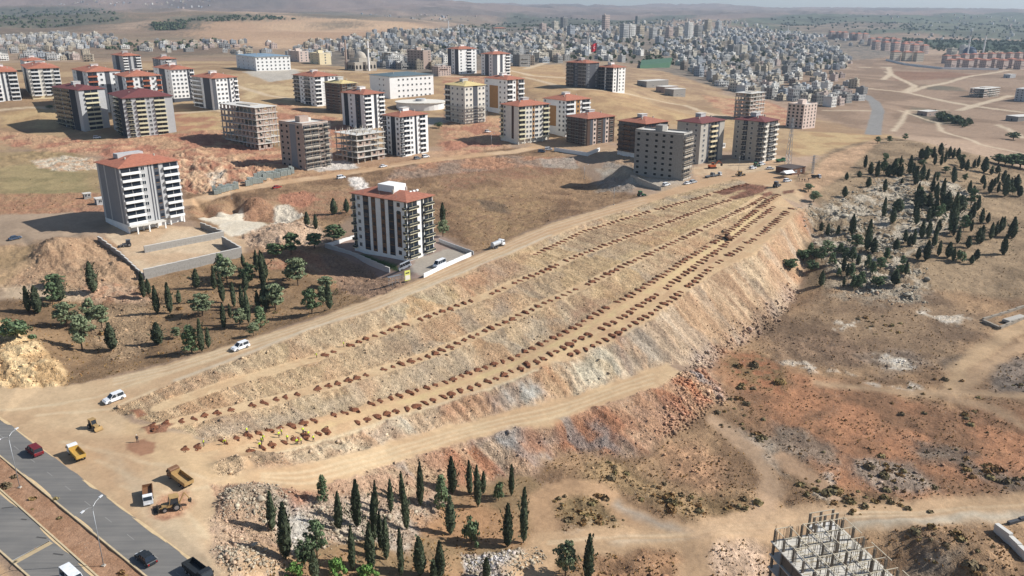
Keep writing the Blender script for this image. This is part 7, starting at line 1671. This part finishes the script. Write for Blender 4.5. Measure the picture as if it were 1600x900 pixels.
# mosques, flag, sports pitch
def minaret(root, x, y, H, r=1.1):
    b = MB(); b.cyl((x, y, -3), (x, y, H*.2), r*1.3, r*1.2, 12); b.cyl((x, y, H*.2), (x, y, H*.78), r, r*.85, 12); m = b.build('minaret_shaft', WALL['white'], root)
    for z in (.55, .76): MB().cyl((x, y, H*z), (x, y, H*z + 1.2), r*1.3, r*1.7, 12).build('gallery', WALL['offwhite'], m)
    MB().cyl((x, y, H*.785), (x, y, H), r*.95, .06, 12).build('spire', mat('lead_grey', (130,138,146), .6), m)
def px_h(g, h): return h * math.hypot(g.x, g.y, CAM_H - g.z) / FPX
g = G(572, 110); ms = empty('mosque', g, R(40), 'unfinished grey mosque with arched windows and one white minaret', 'mosque')
MB().box(-13, 13, 0, 22, -4, 9).build('prayer_hall', CONC, ms); MB().box(-9, 9, 4, 18, 9.002, 13).build('upper_hall', CONC, ms)
for k in range(6):
    b = MB(); ww = 1.1; z0 = 2.0; pts = [(-ww, -.06, z0), (ww, -.06, z0), (ww, -.06, z0 + 3)] + [(ww*math.cos(t), -.06, z0 + 3 + ww*math.sin(t)) for t in (.5, 1.0, 1.57, 2.1, 2.6)] + [(-ww, -.06, z0 + 3)]
    b.face(pts); b.build('arched_window', DARKVOID, ms, (-10.8 + 4.3*k, 0, 0)); b.build('arched_window', DARKVOID, ms, (-13, 2 + 3.4*k, 0), -math.pi/2)
def dome(b, cx, cy, z, r, n=16, k=6):
    o = len(b.v)
    for j in range(k + 1):
        t = math.pi/2*j/k
        for i in range(n): b.v.append((cx + r*math.cos(t)*math.cos(2*math.pi*i/n), cy + r*math.cos(t)*math.sin(2*math.pi*i/n), z + r*math.sin(t)))
    for j in range(k):
        for i in range(n):
            q = (i + 1) % n; b.f.append((o+j*n+i, o+j*n+q, o+(j+1)*n+q, o+(j+1)*n+i)); b.m.append(0)
b = MB(); dome(b, 0, 11, 13, 6.5); b.build('dome', CONC, ms, smooth=True)
minaret(ms, 2, -2.5, px_h(g, 57)); 
b = MB(); b.cyl((-14, 16, -3), (-14, 16, px_h(g, 44)), 1.2, .9, 10); b.build('unfinished_minaret', BRICK, ms)
g = G(1523, 90); ms = empty('mosque', g, R(20), 'far mosque with dark dome between two tall minarets', 'mosque')
MB().box(-16, 16, 0, 30, -4, 9).build('prayer_hall', WALL['offwhite'], ms); b = MB(); dome(b, 0, 15, 9, 14); b.build('dome', mat('dome_lead', (70,84,104), .6), ms, smooth=True); minaret(ms, -22, 0, px_h(g, 36), 1.5); minaret(ms, 22, 0, px_h(g, 36), 1.5)
for x, y, h, l in [(701,55,24,'white minaret on the left quarter skyline'),(920,84,30,'white minaret beside the flag'),(1231,52,15,'white minaret in the far upper quarter'),(716,52,12,'short minaret near the left quarter skyline')]:
    g = G(x, y); m = empty('mosque', g, R(30), l, 'mosque'); MB().box(-7, 7, 2, 16, -4, 7).build('prayer_hall', WALL['offwhite'], m); b = MB(); dome(b, 0, 9, 7, 5, 12, 4); b.build('dome', WALL['lgrey'], m, smooth=True); minaret(m, 0, 0, px_h(g, h), 1.2)
g = G(932, 88); fl = empty('flag', g, R(20), 'large red flag with white crescent on a pole in the town', 'flag'); Hf = px_h(g, 20)
MB().cyl((0, 0, -2), (0, 0, Hf), .3, .2, 8).build('pole', METAL, fl)
b = MB(); n = 8; FW, FH = px_h(g, 9), px_h(g, 11)
for s in (-.05, .05):
    for i in range(n + 1):
        x = -FW*i/n; y = .6*math.sin(i*.9) + s; dz = -.25*FH*(i/n); b.v += [(x, y, Hf - FH + dz), (x, y, Hf + dz)]
for s in (0, 2*(n+1)):
    for i in range(n): b.f.append((s+2*i, s+2*i+2, s+2*i+3, s+2*i+1)); b.m.append(0)
fc = b.build('flag_cloth', mat('flag_red', (206,40,50), .8), fl)
b = MB(); cxm = -FW*.45; n = 14; o = len(b.v)
for i in range(n):
    t = R(40) + R(280)*i/(n-1); b.v.append((cxm + FW*.2*math.cos(t), -.9, Hf - FH*.62 + FW*.2*math.sin(t)))
for i in reversed(range(n)):
    t = R(40) + R(280)*i/(n-1); b.v.append((cxm + FW*.05 + FW*.15*math.cos(t), -.9, Hf - FH*.62 + FW*.15*math.sin(t)))
for i in range(n - 1): b.f.append((i, i+1, 2*n-2-i, 2*n-1-i)); b.m.append(0)
b.build('crescent', WALL['white'], fc)
pitch = [G(1002, 98), G(1050, 96), G(1046, 106), G(1000, 107)]
b = MB(); zz = max(p.z for p in pitch) + 3
base = [(p.x, p.y) for p in pitch]
b.face([(x, y, zz) for x, y in base]); 
for i in range(4): (x1, y1), (x2, y2) = base[i], base[(i+1) % 4]; b.face([(x1, y1, zz - 16), (x2, y2, zz - 16), (x2, y2, zz), (x1, y1, zz)])
o = b.build('sports_pitch', mat('pitch_green', (72,104,82), .9, .06, .05)); tag(o, 'dark green walled sports pitch at the edge of the town', 'sports pitch')
# trees between the houses, far groves
fv, ff, ft, fo = [], [], [], 0
tp = []
for s in range(3):
    rng = random.Random(200 + s); b = MB(); pts, nr = [], []
    for _ in range(34):
        d = Vector((rng.gauss(0, 1), rng.gauss(0, 1), rng.gauss(0, .8))).normalized(); q = rng.uniform(.5, 1); pts.append((d.x*q*2.6, d.y*q*2.6, 2.6 + d.z*q*2.4)); nr.append(d)
    leaf_quads(b, pts, nr, 1.7, rng); tp.append((np.array(b.v), np.array(b.f)))
ZONES = [([(1335,58),(1460,62),(1640,66),(1640,88),(1560,86),(1440,74)], 420), ([(1200,30),(1420,30),(1600,36),(1640,60),(1400,54),(1220,46)], 420), ([(690,52),(800,26),(960,32),(1100,30),(1000,42),(820,50)], 330), ([(-60,18),(160,16),(200,32),(60,44),(-60,48)], 330), ([(235,41),(292,38),(290,48),(245,52)], 130), ([(250,36),(400,26),(470,28),(330,36)], 120), ([(110,72),(220,64),(350,62),(330,76),(200,82)], 70), ([(560,98),(700,60),(900,60),(1000,60),(1250,62),(1330,110),(1100,108),(880,92)], 560), ([(715,52),(735,52),(735,66),(712,66)], 30), ([(1450,176),(1520,194),(1505,200),(1460,190)], 26), ([(1430,62),(1560,90),(1480,92)], 40)]
for P, n in ZONES:
    xs = [p[0] for p in P]; ys = [p[1] for p in P]; c = 0; tr = 0
    while c < n and tr < 5000:
        tr += 1; px, py = random.uniform(min(xs), max(xs)), random.uniform(min(ys), max(ys))
        if not inpoly(px, py, P): continue
        g = G0(px, py); c += 1; v, f = tp[c % 3]; s = random.uniform(.7, 1.5) * (1 + max(0, g.y - 1500)/2500)
        fv.append(v * np.array([s, s, min(s, 1.6)]) + np.array([g.x, g.y, GH(g.x, g.y) - .3])); ff.append(f + fo); fo += len(v); ft.append(np.tile(np.array(lin(random.choice([(88,100,74), (76,90,68), (100,108,80)]))), (len(v), 1)))
mass('distant_groves', np.concatenate(fv), np.concatenate(ff), np.concatenate(ft), GRASSM, 'far orchards and street trees reading as dark green patches', 'trees')
# ------------------------------------------------------------------ haze
hz = MB().box(-13500, 13500, -400, 15500, -80, 420).build('haze', [])
hz['kind'] = 'stuff'; hz['label'] = 'thin bluish dust haze over the whole valley'; hz['category'] = 'haze'
m = bpy.data.materials.new('thin_haze'); m.use_nodes = True; nt = m.node_tree
for n in list(nt.nodes):
    if n.type != 'OUTPUT_MATERIAL': nt.nodes.remove(n)
pv_ = nt.nodes.new('ShaderNodeVolumePrincipled'); pv_.inputs['Density'].default_value = 7.0e-5; pv_.inputs['Color'].default_value = (.64, .80, 1.0, 1); pv_.inputs['Anisotropy'].default_value = .2
nt.links.new(pv_.outputs[0], [n for n in nt.nodes if n.type == 'OUTPUT_MATERIAL'][0].inputs['Volume'])
hz.data.materials.append(m); hz.display_type = 'WIRE'

# ------------------------------------------------------------------ look-alikes: say which one by its place from the left
ORD = ['first','second','third','fourth','fifth','sixth','seventh','eighth','ninth','tenth','eleventh','twelfth']
def nth(k):
    if k < 12: return ORD[k]
    k += 1; return '%d%s' % (k, 'th' if 10 <= k % 100 <= 20 else {1: 'st', 2: 'nd', 3: 'rd'}.get(k % 10, 'th'))
same = {}
for o in COL.objects:
    if o.parent is None and o.get('category') and o.get('kind') != 'stuff': same.setdefault(o['label'], []).append(o)
for lab, L in same.items():
    if len(L) < 2: continue
    L.sort(key=lambda o: proj(*o.location)[0])
    for k, o in enumerate(L): o['label'] = ' '.join((lab + ', %s from the left' % (nth(k) if k < len(L) - 1 or len(L) < 3 else 'last')).split()[:16])
